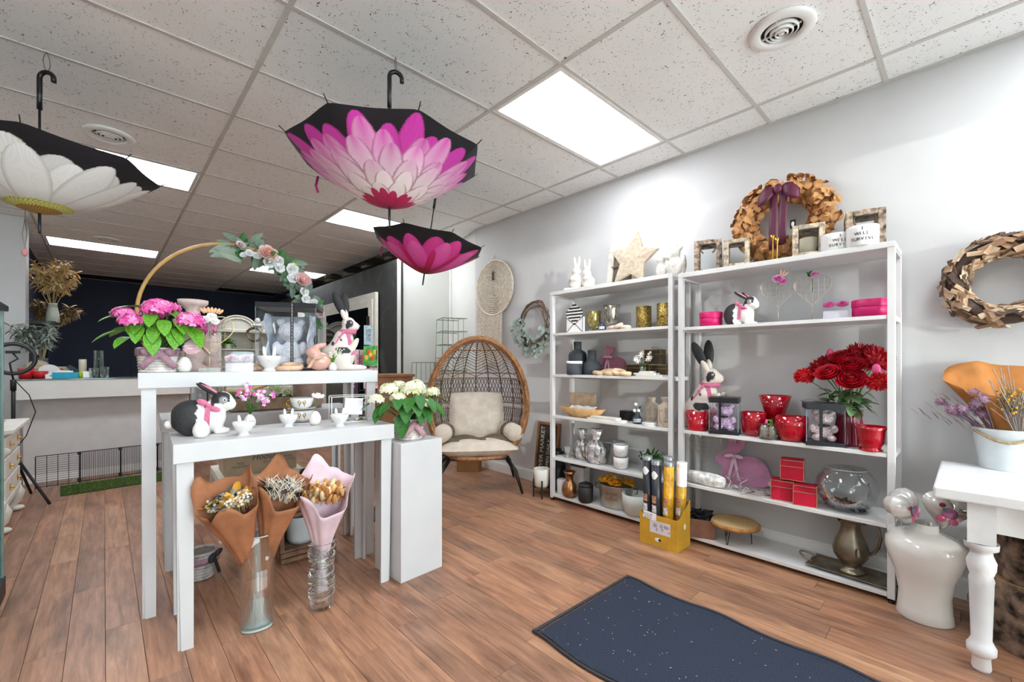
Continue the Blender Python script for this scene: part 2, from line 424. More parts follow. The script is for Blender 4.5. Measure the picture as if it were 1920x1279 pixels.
# baseboards
m_base = mat('white_baseboard', '#e8e7e4', 0.45, var=0.02)
bb = MB().box((WX - 0.008, 1.1, 0.05), (0.016, 6.28, 0.10)).box((WX - 0.005, 1.1, 0.107), (0.010, 6.28, 0.014)).build('baseboard_right', m_base); struct(bb)
a = Vector((3.375, 4.253)); d = Vector((3.587, 5.065)) - a
struct(MB().box((0, 0, 0.05), (d.length, 0.014, 0.10)).build('baseboard_recess', m_base, loc=((a + d / 2).x - 0.008, (a + d / 2).y, 0), rz=math.atan2(d.y, d.x)))
struct(MB().box((3.2, 5.06, 0.05), (0.72, 0.014, 0.1)).build('baseboard_partition', m_base))

# ---- ceiling: mineral tiles in a metal grid
def tile_mat(name, base, pit):
    m = mat(name, base, 0.9, var=0.02, scale=2); nt = m.node_tree; b = nt.nodes['Principled BSDF']
    tc = N(nt, 'ShaderNodeTexCoord'); src = b.inputs['Base Color'].links[0].from_socket
    nz = N(nt, 'ShaderNodeTexNoise'); nz.inputs['Scale'].default_value = 60; nz.inputs['Detail'].default_value = 1.0; nz.inputs['Distortion'].default_value = 2.0
    mp = N(nt, 'ShaderNodeMapping'); mp.inputs['Scale'].default_value = (1.0, 0.75, 0.02)
    oi = N(nt, 'ShaderNodeObjectInfo'); nt.links.new(tc.outputs['Object'], mp.inputs[0]); nt.links.new(oi.outputs['Location'], mp.inputs['Location'])
    nt.links.new(mp.outputs[0], nz.inputs['Vector'])
    cr = N(nt, 'ShaderNodeValToRGB'); e = cr.color_ramp.elements; e[0].position = 0.288; e[0].color = (1, 1, 1, 1); e[1].position = 0.31; e[1].color = (0, 0, 0, 1)
    nt.links.new(nz.outputs['Fac'], cr.inputs[0])
    mx = N(nt, 'ShaderNodeMix', data_type='RGBA'); mx.inputs[7].default_value = lin(pit) + (1,)
    nt.links.new(cr.outputs[0], mx.inputs[0]); nt.links.new(src, mx.inputs[6]); nt.links.new(mx.outputs[2], b.inputs['Base Color'])
    bp = N(nt, 'ShaderNodeBump'); bp.inputs['Strength'].default_value = 0.5; bp.inputs['Distance'].default_value = 0.003; bp.invert = True
    nt.links.new(cr.outputs[0], bp.inputs['Height']); nt.links.new(bp.outputs['Normal'], b.inputs['Normal'])
    return m
m_tile = tile_mat('ceiling_tile', '#f8f8f7', '#5c5650')
m_opening = mat('dark_ceiling_opening', '#17181c', 0.9)  # darkness of bays with missing tiles, put into the colour of a panel
m_grid = mat('ceiling_grid_metal', '#c9c6c2', 0.5, var=0.03)
m_lens = mat('light_diffuser', '#fff9e8', 0.35, var=0.0)
nt = m_lens.node_tree; b = nt.nodes['Principled BSDF']
tc = N(nt, 'ShaderNodeTexCoord'); wv = N(nt, 'ShaderNodeTexChecker'); wv.inputs['Scale'].default_value = 50
nt.links.new(tc.outputs['Object'], wv.inputs['Vector'])
rm = N(nt, 'ShaderNodeMapRange'); rm.inputs['To Min'].default_value = LAMP * 0.9; rm.inputs['To Max'].default_value = LAMP * 1.1
nt.links.new(wv.outputs['Fac'], rm.inputs[0]); nt.links.new(rm.outputs[0], b.inputs['Emission Strength']); b.inputs['Emission Color'].default_value = lin('#f3f8ff') + (1,)
ceil = struct(MB().box((0.74, 5.05, CEIL + 0.10), (5.3, 14.3, 0.02)).build('ceiling', m_grid))
XS = [-1.9, -1.81, -0.59, 0.63, 1.85, 3.07, 3.37]; GY = [0.345 + 0.61 * k for k in range(-4, 20)]
LIGHTS = {(4, 2), (4, 7), (2, 7), (2, 13), (4, 13), (2, 1), (4, -2)}
tm = {}
def ktile(i, k): return XS[i], XS[i + 1], GY[k + 4], GY[k + 5]
for k in range(-4, 19):
    for i in range(1, 6):
        if (i, k - (1 if (i, k) in () else 0)) in LIGHTS: continue
        x0, x1, y0, y1 = ktile(i, k)
        if i == 5 and y1 > 5.3: continue
        wd, ln = x1 - x0 - 0.004, y1 - y0 - 0.004
        mm = m_opening if k == 18 and i in (2, 4, 3) and i != 3 else m_tile
        key = (round(wd, 3), mm.name)
        if key not in tm:
            o = MB().box((0, 0, 0.008), (wd, ln, 0.016)).build('ceiling_tile', mm, ceil); tm[key] = o.data
        else: o = link('ceiling_tile', tm[key], ceil)
        o.location = ((x0 + x1) / 2, (y0 + y1) / 2, CEIL + 0.003)
for x in XS[1:6]:
    y1 = 12.1
    MB().box((x, (-2.1 + y1) / 2, CEIL), (0.024, y1 + 2.1, 0.006)).build('grid_runner', m_grid, ceil)
gm = {}
for y in GY:
    for i in range(1, 6):
        if i == 5 and y > 5.0: continue
        wd = XS[i + 1] - XS[i] - 0.024
        if round(wd, 3) not in gm:
            o = MB().box((0, 0, 0), (wd, 0.022, 0.005)).build('grid_tee', m_grid, ceil); gm[round(wd, 3)] = o.data
        else: o = link('grid_tee', gm[round(wd, 3)], ceil)
        o.location = ((XS[i] + XS[i + 1]) / 2, y, CEIL)
MB().box((WX - 0.012, 1.07, CEIL - 0.001), (0.022, 6.3, 0.008)).build('wall_angle', m_grid, ceil)
# open ceiling behind the chalkboard partition
vd = struct(MB().box((3.7, 8.6, 3.38), (1.26, 7.1, 0.04)).box((4.3, 8.6, 1.7), (0.06, 7.1, 3.4)).box((3.7, 5.2, 3.1), (1.2, 0.06, 0.5)).build('ceiling_void', m_dark))
for y in (5.9, 6.8, 7.7, 8.6, 9.5): MB().box((3.7, y, 3.0), (1.15, 0.05, 0.16)).build('joist', mat('old_joist', '#3a2f24', 0.9), vd)
MB().box((3.45, 8.4, 2.98), (0.03, 6.4, 0.03)).build('conduit', mat('conduit', '#4f4636', 0.7), vd)
MB().box((3.57, 4.64, CEIL + 0.012), (0.42, 1.0, 0.02)).build('ceiling_tile', m_tile, ceil)
struct(MB().box((4.0, 5.1, 1.7), (0.8, 0.06, 3.4)).box((3.9, 4.2, 1.7), (0.06, 1.9, 3.4)).box((3.72, 3.3, 1.5), (0.4, 0.06, 3.0)).build('leak_blocker', m_dark))  # unseen boxes added to block sky light leaking in past the partition
# ceiling lights
LN = {(4, 2): 'bright fluorescent ceiling panel nearest the right wall, above the shelves', (4, 7): 'fluorescent ceiling panel just above the small magenta umbrella',
      (2, 7): 'fluorescent ceiling panel behind the white daisy umbrella', (2, 13): 'far fluorescent ceiling panel above the dark counter area, left',
      (4, 13): 'far fluorescent ceiling panel behind the flower hoop', (2, 1): 'unseen fluorescent ceiling panel added over the shop entrance, left', (4, -2): 'unseen fluorescent ceiling panel added over the shop window'}  # last two are unseen lamps, added to repeat the visible panels
for (i, k) in sorted(LIGHTS):
    x0, x1, y0, y1 = ktile(i, k); cx, cy = (x0 + x1) / 2, (y0 + y1) / 2
    t = thing('ceiling_light', LN[(i, k)], 'ceiling light', (cx, cy, CEIL), 0, 'fluorescent ceiling panels')
    fr = MB(); L, W2 = (x1 - x0) - 0.03, (y1 - y0) - 0.03
    for s in (-1, 1):
        fr.box((0, s * (W2 / 2 - 0.012), 0.004), (L, 0.024, 0.012)); fr.box((s * (L / 2 - 0.012), 0, 0.004), (0.024, W2 - 0.048, 0.012))
    fr.build('frame', m_trim, t)
    MB().box((0, 0, 0.008), (L - 0.05, W2 - 0.05, 0.006)).build('diffuser', m_lens, t)
    MB().box((0, 0, 0.06), (L, W2, 0.06)).build('housing', m_trim, t)
# round air vents
def vent(x, y, label):
    t = thing('air_vent', label, 'air vent', (x, y, CEIL), 0, 'round ceiling air vents')
    MB().lathe([(0.145, 0.002), (0.147, -0.004), (0.135, -0.013), (0.10, -0.016), (0.092, -0.010), (0.09, 0.012)], 40).build('flange', m_trim, t)
    MB().lathe([(0.0, 0.0), (0.09, 0.0)], 32).build('duct', m_dark, t)
    for r, z in ((0.068, -0.012), (0.046, -0.018), (0.024, -0.022)):
        MB().lathe([(r + 0.006, z + 0.012), (r + 0.006, z), (r, z - 0.006), (r - 0.001, z + 0.004)], 32).build('cone_ring', m_trim, t)
    MB().lathe([(0, -0.026), (0.014, -0.022), (0.014, -0.01)], 16).build('knob', m_trim, t)
    for a in (0, PI / 2): MB().box((0, 0, -0.006), (0.17, 0.006, 0.008), rz=a).build('spoke', m_trim, t)
vent(2.46, 0.65, 'round white air vent in the ceiling near the right wall')
vent(0.03, 4.31, 'round white air vent right above the white daisy umbrella')
vent(0.03, 7.975, 'small far round air vent beside the distant ceiling light')
# ================================================================== umbrellas hung upside down from the ceiling
m_ucl = vcmat('printed_umbrella_cloth', 0.55)
def lerp3(a, b, t): return a + (b - a) * t[..., None]
def petal_layer(C, r, th, n, r0, r1, wid, ph, base, mid, tip, edge, jitter, seed, tippow=1.6, shade=0.25):
    """paint a ring of n petals from radius r0 to r1 over the colours C"""
    rg = np.random.RandomState(seed)
    base, mid, tip, edge = (np.array(lin(c)) for c in (base, mid, tip, edge))
    order = list(range(n)); rg.shuffle(order)
    for k in order:
        c = ph + 2 * PI * (k + rg.uniform(-jitter, jitter)) / n; L = (r1 - r0) * rg.uniform(0.88, 1.06); wk = wid * rg.uniform(0.88, 1.1); dk = rg.uniform(0.86, 1.0)
        d = (th - c + PI) % (2 * PI) - PI; t = (r * np.cos(d) - r0) / L
        lat = r * np.sin(d); ok = (np.abs(d) < 1.2) & (t > 0) & (t < 1)
        tt = np.clip(t, 0, 1)
        hw = wk * np.where(tt < 0.6, 0.45 + 0.55 * np.sin(tt / 0.6 * PI / 2), np.sqrt(np.clip(1 - ((tt - 0.6) / 0.4) ** 2, 0, 1)))
        q = np.abs(lat) / np.maximum(hw, 1e-6); ok &= q < 1
        col = lerp3(lerp3(np.broadcast_to(base, C.shape), mid, np.clip(tt * 2.2, 0, 1)), tip, np.clip(tt, 0, 1) ** tippow * (0.55 + 0.45 * (1 - q)))
        col = lerp3(col, edge, np.clip((q - 0.76) / 0.22, 0, 1) * 0.8)
        sh = dk * (1 - shade * np.clip(1 - tt * 2.5, 0, 1)) * (1 - 0.10 * np.clip(np.sin(lat * 420 + k), 0, 1))
        C[ok] = (col * sh[..., None])[ok]
    return C
def canopy_mesh(Rr, D, paint, na=512, nr=130, phase=0.0):
    th = (np.arange(na) + 0.0) / na * 2 * PI; rr = np.linspace(0.004, 1, nr)
    TH, RR = np.meshgrid(th, rr)
    cell = ((TH - phase) / (PI / 4)) % 1.0; between = np.sin(PI * cell)      # 0 on a rib, 1 half way
    rim = 1 - 0.075 * between
    rad_ = Rr * RR * (1 + (rim - 1) * RR ** 2)
    z = D * RR ** 1.4 - 0.012 * between * RR * (1 - 0.3 * RR)
    C = np.tile(np.array(lin('#17171d')), TH.shape + (1,))
    C = paint(C, RR * 1.0, TH)
    X, Y = rad_ * np.cos(TH), rad_ * np.sin(TH)
    b = MB(); b.v = list(zip(X.ravel().tolist(), Y.ravel().tolist(), z.ravel().tolist())); b.c = [tuple(c) for c in C.reshape(-1, 3)]
    i = np.arange(na); i2 = (i + 1) % na
    b.f = [tuple(int(v) for v in q) for j in range(nr - 1) for q in np.stack([j * na + i, j * na + i2, (j + 1) * na + i2, (j + 1) * na + i], 1)]
    b.sm = [True] * len(b.f)
    return b
def dahlia(C, r, th):
    petal_layer(C, r, th, 20, 0.3, 0.95, 0.13, 0.1, '#a52a7c', '#d445ac', '#d43bb0', '#a82884', 0.3, 1, 1.6, .4)
    petal_layer(C, r, th, 17, 0.25, 0.9, 0.135, 0.2, '#d070b4', '#f2d3e6', '#d93fb2', '#b8308f', 0.3, 2, 1.5, .35)
    petal_layer(C, r, th, 15, 0.2, 0.78, 0.125, 0.05, '#dca6c6', '#fbf1f4', '#e263bd', '#b22f8c', 0.25, 3, 1.9, .35)
    petal_layer(C, r, th, 12, 0.14, 0.64, 0.125, 0.3, '#d9c25a', '#fbf6f0', '#efa9d8', '#a82880', 0.2, 4, 2.2)
    petal_layer(C, r, th, 11, 0.08, 0.5, 0.11, 0.0, '#b39a1e', '#fbf7ec', '#f7dceb', '#9c2070', 0.2, 5, 2)
    petal_layer(C, r, th, 10, 0.05, 0.38, 0.09, 0.2, '#b88a24', '#f7e2e4', '#fbf3f6', '#9c1650', 0.2, 6, 2)
    petal_layer(C, r, th, 16, 0.0, 0.29, 0.05, 0.1, '#9c1a4e', '#b3124f', '#c81f62', '#8c1145', 0.3, 7)
    return C
def daisy(C, r, th):
    petal_layer(C, r, th, 13, 0.1, 0.9, 0.2, 0.2, '#cfcfc4', '#e6e6df', '#ececea', '#c9c9bf', 0.15, 11)
    petal_layer(C, r, th, 15, 0.1, 0.86, 0.17, 0.0, '#d9d9d0', '#f2f2ee', '#fbfbfa', '#c6c6bc', 0.2, 12)
    rg = np.random.RandomState(3)
    n1 = np.sin(th * 40 + 6 * np.sin(r * 60)) * np.sin(r * 150)
    ok = r < 0.27; Y = lerp3(np.broadcast_to(np.array(lin('#a8a83c')), C.shape), np.array(lin('#e6e39a')), (n1 > 0.1).astype(float)); C[ok] = Y[ok]
    ok = r < 0.17; Y = lerp3(np.broadcast_to(np.array(lin('#8c5a1c')), C.shape), np.array(lin('#d9c46a')), (n1 > 0.4).astype(float)); C[ok] = Y[ok]
    return C
def tulip(C, r, th):
    petal_layer(C, r, th, 12, 0.1, 0.93, 0.19, 0.1, '#a01048', '#d8217f', '#e84fa6', '#c41a78', 0.15, 21)
    petal_layer(C, r, th, 9, 0.05, 0.82, 0.20, 0.35, '#8d0f38', '#e0359a', '#f06fbb', '#d22a8c', 0.12, 22, 1.3)
    petal_layer(C, r, th, 8, 0.02, 0.74, 0.055, 0.35, '#7a0c2c', '#b8103f', '#d62a80', '#b8103f', 0.1, 23)
    petal_layer(C, r, th, 10, 0.0, 0.22, 0.06, 0.0, '#5a1a14', '#8a1a2a', '#b01a44', '#7c1522', 0.2, 24)
    return C
m_uh = mat('umbrella_handle_plastic', '#151517', 0.35)
m_wire = mat('hanging_wire', '#6a6258', 0.4, 0.7)
def umbrella(x, y, zapex, label, paint, phase, tilt, hook, wire=True, top=None):
    t = thing('umbrella', label, 'umbrella', (x, y, zapex), 0, 'open umbrellas hung upside down from the ceiling')
    t.rotation_euler = (tilt[0], tilt[1], 0)
    Rr, D, up = 0.5, 0.275, (top or 0.74)
    canopy_mesh(Rr, D, paint, phase=phase).build('canopy', m_ucl, t)
    ln_ = canopy_mesh(Rr * .992, D, lambda C, r, th: C, 96, 24, phase); ln_.v = [(x_, y_, z_ + .004) for x_, y_, z_ in ln_.v]; ln_.build('lining', m_ucl, t)
    for k in range(8):
        a = phase + k * PI / 4
        pts = [(Rr * s * math.cos(a), Rr * s * math.sin(a), D * s ** 1.4 + 0.004) for s in [j / 12 for j in range(13)]]
        pts.append((Rr * 1.05 * math.cos(a), Rr * 1.05 * math.sin(a), D * 1.09))
        MB().tube(pts, 0.0028, 5).build('rib', m_black, t)
    MB().lathe([(0, -0.105), (0.005, -0.105), (0.0065, -0.09), (0.0065, 0.0), (0.02, 0.004), (0.0, 0.01)], 12).build('ferrule', m_uh, t)
    MB().tube([(0, 0, 0), (0, 0, up - 0.16)], 0.0055, 8).build('shaft', mat('umbrella_shaft', '#3a3a3c', 0.3, 0.7), t)
    r = 0.033; pts = [(0, 0, up - 0.2), (0, 0, up - 0.1), (0, 0, up - r)]
    ca, sa = math.cos(hook), math.sin(hook)
    for j in range(1, 11):
        q = PI * j / 10; pts.append((ca * r * (1 - math.cos(q)), sa * r * (1 - math.cos(q)), up - r + r * math.sin(q)))
    pts.append((ca * 2 * r, sa * 2 * r, up - r - 0.018))
    MB().tube(pts, 0.0115, 10).build('handle', m_uh, t)
    a = phase + PI / 4 * 5
    MB().tube([(Rr * .9 * math.cos(a), Rr * .9 * math.sin(a), D * .8), (Rr * .93 * math.cos(a), Rr * .93 * math.sin(a), D * .8 - 0.05), (Rr * .9 * math.cos(a), Rr * .9 * math.sin(a), D * .8 - 0.09)], 0.007, 6).build('strap', mat('umbrella_strap', '#b0306e', 0.7), t)
    if wire:
        gap = CEIL - (zapex + up); z0 = up - 0.006; hx, hy = ca * r, sa * r; pts = []
        for j in range(9): pts.append((hx + 0.012 * math.sin(j / 8 * PI), hy + 0.012 * math.sin(j / 8 * PI), z0 + gap * 1.02 * j / 8))
        wb = MB().tube(pts, 0.0016, 5)
        wb.tube([(2 * hx - p[0], 2 * hy - p[1], p[2]) for p in pts], 0.0016, 5)
        wb.build('hanging_wire', m_wire, t)
    return t
# facing angle of the camera as seen from each umbrella decides nothing but the photo's rib turn
umbrella(1.118, 2.148, 2.105, 'large black umbrella printed with a pink and white dahlia', dahlia, rad(-103.1), (0, 0), rad(-20))
umbrella(-0.249, 3.40, 2.065, 'black umbrella printed with a white daisy, far left', daisy, rad(-92.5), (0, 0), rad(-35), top=0.755)
umbrella(2.10, 3.38, 2.075, 'smaller-looking magenta tulip umbrella hanging behind the dahlia one', tulip, rad(-100), (rad(4), rad(7)), rad(-30), top=0.80)
# loose hook wire with a pink bead, left of the far light
hw = thing('hanging_bead_wire', 'thin hanging wire loop with a small pink bead above pampas grass', 'wire', (-0.55, 6.2, 2.3))
MB().tube([(0.01, 0, CEIL - 2.3), (0.0, 0, 0.35), (-0.015, 0, 0.2), (0, 0, 0.06), (0.015, 0, 0.2), (0, 0, 0.35)], 0.003, 5).build('wire', m_wire, hw)
MB().ell((0, 0, 0.03), (0.025, 0.025, 0.04)).build('bead', mat('pink_bead', '#c98a8f', 0.4), hw)
# ================================================================== plant and flower makers
m_leaf = mat('hydrangea_leaf', '#61a02a', 0.45, var=0.22, scale=14, bump=0.2, bscale=50)
m_leafd = mat('dark_green_leaf', '#2f6a25', 0.45, var=0.25, scale=16, bump=0.2, bscale=50)
m_euc = mat('eucalyptus_leaf', '#7d9483', 0.6, var=0.18, scale=20)
m_stem = mat('green_stem', '#5e7f35', 0.6)
m_twig = mat('brown_twig', '#6f5843', 0.8, var=0.2)
def sph_pts(n, lo=-0.1):
    """evenly spread directions with z > lo"""
    out = []; g = PI * (3 - math.sqrt(5)); k = 0; tot = int(n * 2 / (1 - lo))
    for i in range(tot):
        z = 1 - 2 * (i + 0.5) / tot
        if z < lo: break
        q = math.sqrt(1 - z * z); out.append(Vector((q * math.cos(g * i), q * math.sin(g * i), z)))
    return out
def align(d, roll=0.0):
    return Vector(d).to_track_quat('Z', 'Y').to_matrix().to_4x4() @ Matrix.Rotation(roll, 4, 'Z')
def floret_ball(r, n, fs, rnd, flat=0.8, lo=-0.1, cols=None):
    """a mophead of four-petalled florets"""
    b = MB()
    for d in sph_pts(n, lo):
        p = Vector((d.x * r, d.y * r, d.z * r * flat)) * rnd.uniform(0.93, 1.05)
        M = Matrix.Translation(p) @ align(d + Vector([rnd.uniform(-.25, .25) for _ in range(3)]), rnd.uniform(0, 6))
        c = rnd.choice(cols) if cols else None
        for k in range(4):
            b.leaf(fs, fs * 0.95, -0.12, M @ Matrix.Rotation(k * PI / 2, 4, 'Z'), 3, 0.06, 0, col=c, fat=0.6)
    return b
def rose_mb(r, rnd, n=5, layers=4, cols=None, open_=1.0):
    """cupped bloom of overlapping petals facing +z"""
    b = MB()
    for L in range(layers):
        q = (L + 1) / layers; m = n + (1 if L > 1 else 0)
        for k in range(m):
            a = 2 * PI * (k + 0.5 * L) / m + rnd.uniform(-.15, .15)
            rr = r * q; h = r * (1.15 - 0.55 * q * open_); w = rr * 1.35 if L else rr * 1.5
            c = cols[min(L, len(cols) - 1)] if cols else None
            def fn(u, v, a=a, rr=rr, h=h, w=w, q=q):
                s = (u - 0.5) * 2; cup = math.sin(v * PI / 2)
                rad_ = rr * (0.25 + 0.75 * cup) + (0.16 * r * q * v ** 3) * open_ - 0.10 * rr * s * s
                an = a + s * (w / max(rr, 1e-4)) * 0.55 * (0.55 + 0.45 * math.sin(PI * min(1, v * .8 + .15)))
                return (rad_ * math.cos(an), rad_ * math.sin(an), h * (v ** 1.1) * (1 - 0.10 * s * s) - r * 0.35)
            b.grid(fn, 5, 5, col=c)
    b.ell((0, 0, 0.1 * r), (r * 0.28, r * 0.28, r * 0.42), 8, 6, col=cols[0] if cols else None)
    return b
def ball_flower(r, n, rnd, spike=0.35, col=None, W=0.16):
    """pompon of narrow petals"""
    b = MB().ell((0, 0, 0), (r * 0.75,) * 3, 10, 7, col=col)
    for d in sph_pts(n, -0.75):
        b.leaf(r * (0.55 + spike * 0.3), r * W * 1.6, 0.1, Matrix.Translation(d * r * 0.55) @ align(d, rnd.uniform(0, 6)) @ Matrix.Rotation(PI / 2, 4, 'X'), 3, 0.2, 1, col=col)
    return b
def leaf_data(L, W, bend, m, name='leaf', fold=0.12):
    o = MB().leaf(L, W, bend, None, 7, fold, 1, fat=0.62)
    me = bpy.data.meshes.new(name); me.from_pydata(o.v, [], o.f); me.polygons.foreach_set('use_smooth', o.sm); me.materials.append(m)
    return me
def put(name, me, parent, M):
    o = bpy.data.objects.new(name, me); COL.objects.link(o); o.parent = parent; o.matrix_local = M
    return o
def basket_pot(t, rt, rb, h, m, ribbon, oval=1.0, bow=1, rows=9, sq=0):
    """white-washed woven pot with a ribbon and bow at the front (-y)"""
    b = MB(); n = 36
    for i in range(rows):
        f0 = i / rows; z = h * (f0 + 0.5 / rows); r = rb + (rt - rb) * f0; ph = (i % 2) * PI / 18
        pts = []
        for k in range(n):
            a = 2 * PI * k / n
            q = r + 0.0035 * math.sin(18 * a + ph * 18)
            if sq: q *= 1 / max(abs(math.cos(a)), abs(math.sin(a))) ** (0.55)
            pts.append((q * math.cos(a), q * math.sin(a) * oval, z))
        b.tube(pts, h / rows * 0.56, 6, closed=True)
    b.build('woven_body', m, t)
    MB().lathe([(0, h * .9), (rt * 0.97, h * .9)], 24, None, 1, oval).build('soil', mat('potting_soil', '#3b2a1d', 0.95), t)
    if ribbon:
        f = 0.80; r = (rb + (rt - rb) * f) * (1.13 if sq else 1.03) + 0.004; zz = h * f
        def band(u, v):
            a = 2 * PI * u; q = r
            if sq: q = r / 1.13 * 1.04 / max(abs(math.cos(a)), abs(math.sin(a))) ** 0.55 + 0.004
            return (q * math.cos(a), q * math.sin(a) * oval, zz + (v - 0.5) * h * 0.26)
        rb_ = MB().grid(band, 40, 3, closed_u=True).build('ribbon', ribbon, t, solid=0.001)
        yb = -r * oval - 0.008
        kb = MB().ell((0, yb - 0.006, zz), (h * .09, h * .06, h * .1))
        for s in (-1, 1):
            kb.grid(lambda u, v, s=s: (s * (0.02 + u * h * .42) * 1.0, yb - 0.018 * math.sin(PI * u), zz + (v - .5) * h * .24 * (0.4 + math.sin(PI * u * .9)) + 0.04 * h * u), 7, 3)
            kb.grid(lambda u, v, s=s: (s * (u * h * .55) + (v - .5) * h * .2, yb - 0.010 + 0.01 * u - 0.012 * math.sin(PI * u), zz - u * h * .62 + (v - .5) * s * h * .16), 7, 3)
        kb.build('bow', ribbon, rb_, solid=0.001)
def hydrangea(t, h, blooms, leaves, cols, lm, rnd, top):
    """blooms: (x, y, z, r); leaves: (x, y, z, L, azimuth, pitch)"""
    for (x, y, z, r) in blooms:
        o = floret_ball(r, int(26 + r * 500), r * 0.30, rnd, 0.72, -0.25, cols).build('bloom', vcmat('petal_colours', 0.6), t); o.location = (x, y, z)
        MB().tube([(0.2 * x, 0.2 * y, top), (0.6 * x, 0.6 * y, (top + z) / 2), (x, y, z)], 0.004, 5).build('stem', m_stem, t)
    ld = leaf_data(1.0, 0.62, 0.35, lm)
    for (x, y, z, L, az, pitch) in leaves:
        put('leaf', ld, t, T(x, y, z, 0, 0, az) @ T(0, 0, 0, pitch) @ Matrix.Scale(L, 4))
        MB().tube([(0, 0, top), (x * .6, y * .6, (top + z) / 2 + 0.01), (x, y, z)], 0.0028, 4).build('leaf_stalk', m_stem, t)
def auto_leaves(n, rad_, z0, z1, L, rnd):
    out = []
    for k in range(n):
        a = 2 * PI * k / n * 2.618 + rnd.uniform(-.2, .2); q = rad_ * rnd.uniform(0.45, 1.0)
        az = a - PI / 2
        out.append((q * math.cos(a), q * math.sin(a), rnd.uniform(z0, z1), L * rnd.uniform(.75, 1.15), az, rnd.uniform(-0.35, 0.45)))
    return out
def heart_pts(w, h, n=40):
    out = []
    for k in range(n):
        a = 2 * PI * k / n
        x = 16 * math.sin(a) ** 3; y = 13 * math.cos(a) - 5 * math.cos(2 * a) - 2 * math.cos(3 * a) - math.cos(4 * a)
        out.append((x / 32 * w, (y + 17) / 29 * h))
    return out
def heart_grid(t, w, h, z0, m, pitch=0.03, wire=0.0022, yoff=0.0):
    hp = heart_pts(w, h)
    MB().tube([(x, yoff, z0 + z) for x, z in hp], wire, 5, closed=True).build('heart_frame', m, t)
    g = MB()
    def inside(x, z):
        c = False; j = len(hp) - 1
        for i in range(len(hp)):
            if (hp[i][1] > z) != (hp[j][1] > z) and x < (hp[j][0] - hp[i][0]) * (z - hp[i][1]) / (hp[j][1] - hp[i][1]) + hp[i][0]: c = not c
            j = i
        return c
    k = -int(w / 2 / pitch)
    while k * pitch < w / 2:
        zs = [q / 100 * h for q in range(101) if inside(k * pitch, q / 100 * h)]
        if len(zs) > 2: g.tube([(k * pitch, yoff, z0 + zs[0]), (k * pitch, yoff, z0 + zs[-1])], wire * .6, 4)
        k += 1
    z = pitch
    while z < h:
        xs = [q / 100 * w - w / 2 for q in range(101) if inside(q / 100 * w - w / 2, z)]
        if len(xs) > 2: g.tube([(xs[0], yoff, z0 + z), (xs[-1], yoff, z0 + z)], wire * .6, 4)
        z += pitch
    g.build('heart_grid', m, t)
# ================================================================== nested white display tables, pedestal
def board_table(label, x0, y0, length, depth, h, rz, ap=0.08, leg=0.058, taper=0.72, legs=(0, 1, 2, 3)):
    """table of painted boards: top slab with a deep edge, L-shaped board legs; (x0,y0) is the front left corner"""
    t = thing('display_table', label, 'table', (x0, y0, 0), rz, 'nested white display tables')
    MB().box((length / 2, depth / 2, h - ap / 2), (length, depth, ap)).build('tabletop', m_white, t, bevel=0.003)
    i = 0.012; th = 0.018; lh = h - ap
    for k, (x, y, sx, sy) in enumerate(((i, i, 1, 1), (length - i, i, -1, 1), (i, depth - i, 1, -1), (length - i, depth - i, -1, -1))):
        b = MB(); w0, w1 = leg, leg * taper
        # board seen from the front and board seen from the side, both narrowing to the foot
        for ax in (0, 1):
            def P(u, v, z, ax=ax): return (x + sx * (u if ax == 0 else v), y + sy * (v if ax == 0 else u), z)
            e = w0 - w1; g = e * .35
            vs = [P(0, 0, lh), P(w0, 0, lh), P(w0, th, lh), P(0, th, lh), P(e, g, 0), P(w0, g, 0), P(w0, th + g, 0), P(e, th + g, 0)]
            b._add(vs, [(0, 1, 2, 3), (7, 6, 5, 4), (0, 4, 5, 1), (1, 5, 6, 2), (2, 6, 7, 3), (3, 7, 4, 0)], False)
        b.build('leg', m_white, t)
    return t
tall = board_table('tallest white table, holding the pink hydrangea and the big rabbit', 0.12, 2.792, 1.215, 0.48, 1.222, rad(-3.2), 0.078)
low = board_table('front white table with the sitting black rabbit and rabbit cups', 0.217, 2.368, 1.02, 0.46, 0.915, rad(-3.1), 0.085, 0.062)
mid = board_table('middle white table behind, carrying the wooden flower trough', 0.25, 3.34, 1.2, 0.45, 0.93, rad(-3.0), 0.08)
ped = thing('pedestal', 'white square pedestal under the white hydrangea', 'pedestal', (1.243, 2.25, 0), rad(3.2))
MB().box((0.147, 0.147, 0.402), (0.294, 0.294, 0.804)).build('body', m_white, ped, bevel=0.003)

# ---------------------------------------------------------------- small makers used on tables and shelves
m_cer = mat('white_glazed_ceramic', '#e4e3e1', 0.18, var=0.02, coat=0.3)
m_egg = mat('speckled_egg_glaze', '#e9e6e0', 0.3, var=0.05, scale=160)
m_kraft = mat('kraft_paper', '#9a6443', 0.8, var=0.12, scale=12, bump=0.35, bscale=14)
m_mauve = mat('mauve_ribbon', '#a27d8c', 0.7, var=0.1, scale=60)
m_pinkr = mat('pink_ribbon', '#cf6f92', 0.6, var=0.1, scale=60)
m_basket = mat('whitewashed_wicker', '#e3dcd5', 0.75, var=0.16, scale=40, bump=0.5, bscale=60)
m_glass = thin_glass('clear_glass')
m_acryl = thin_glass('clear_acrylic', '#fcfdff', 0.25, 0.05, 0.2)
m_petal = vcmat('petal_colours', 0.6)
def egg(t, r, z=0, name='egg_body', m=None):
    return MB().lathe([(0, z), (r * .55, z + .002), (r * .85, z + r * .35), (r, z + r * .95), (r * .93, z + r * 1.5), (r * .62, z + r * 2.15), (r * .3, z + r * 2.45), (0, z + r * 2.52)], 24).build(name, m or m_egg, t)
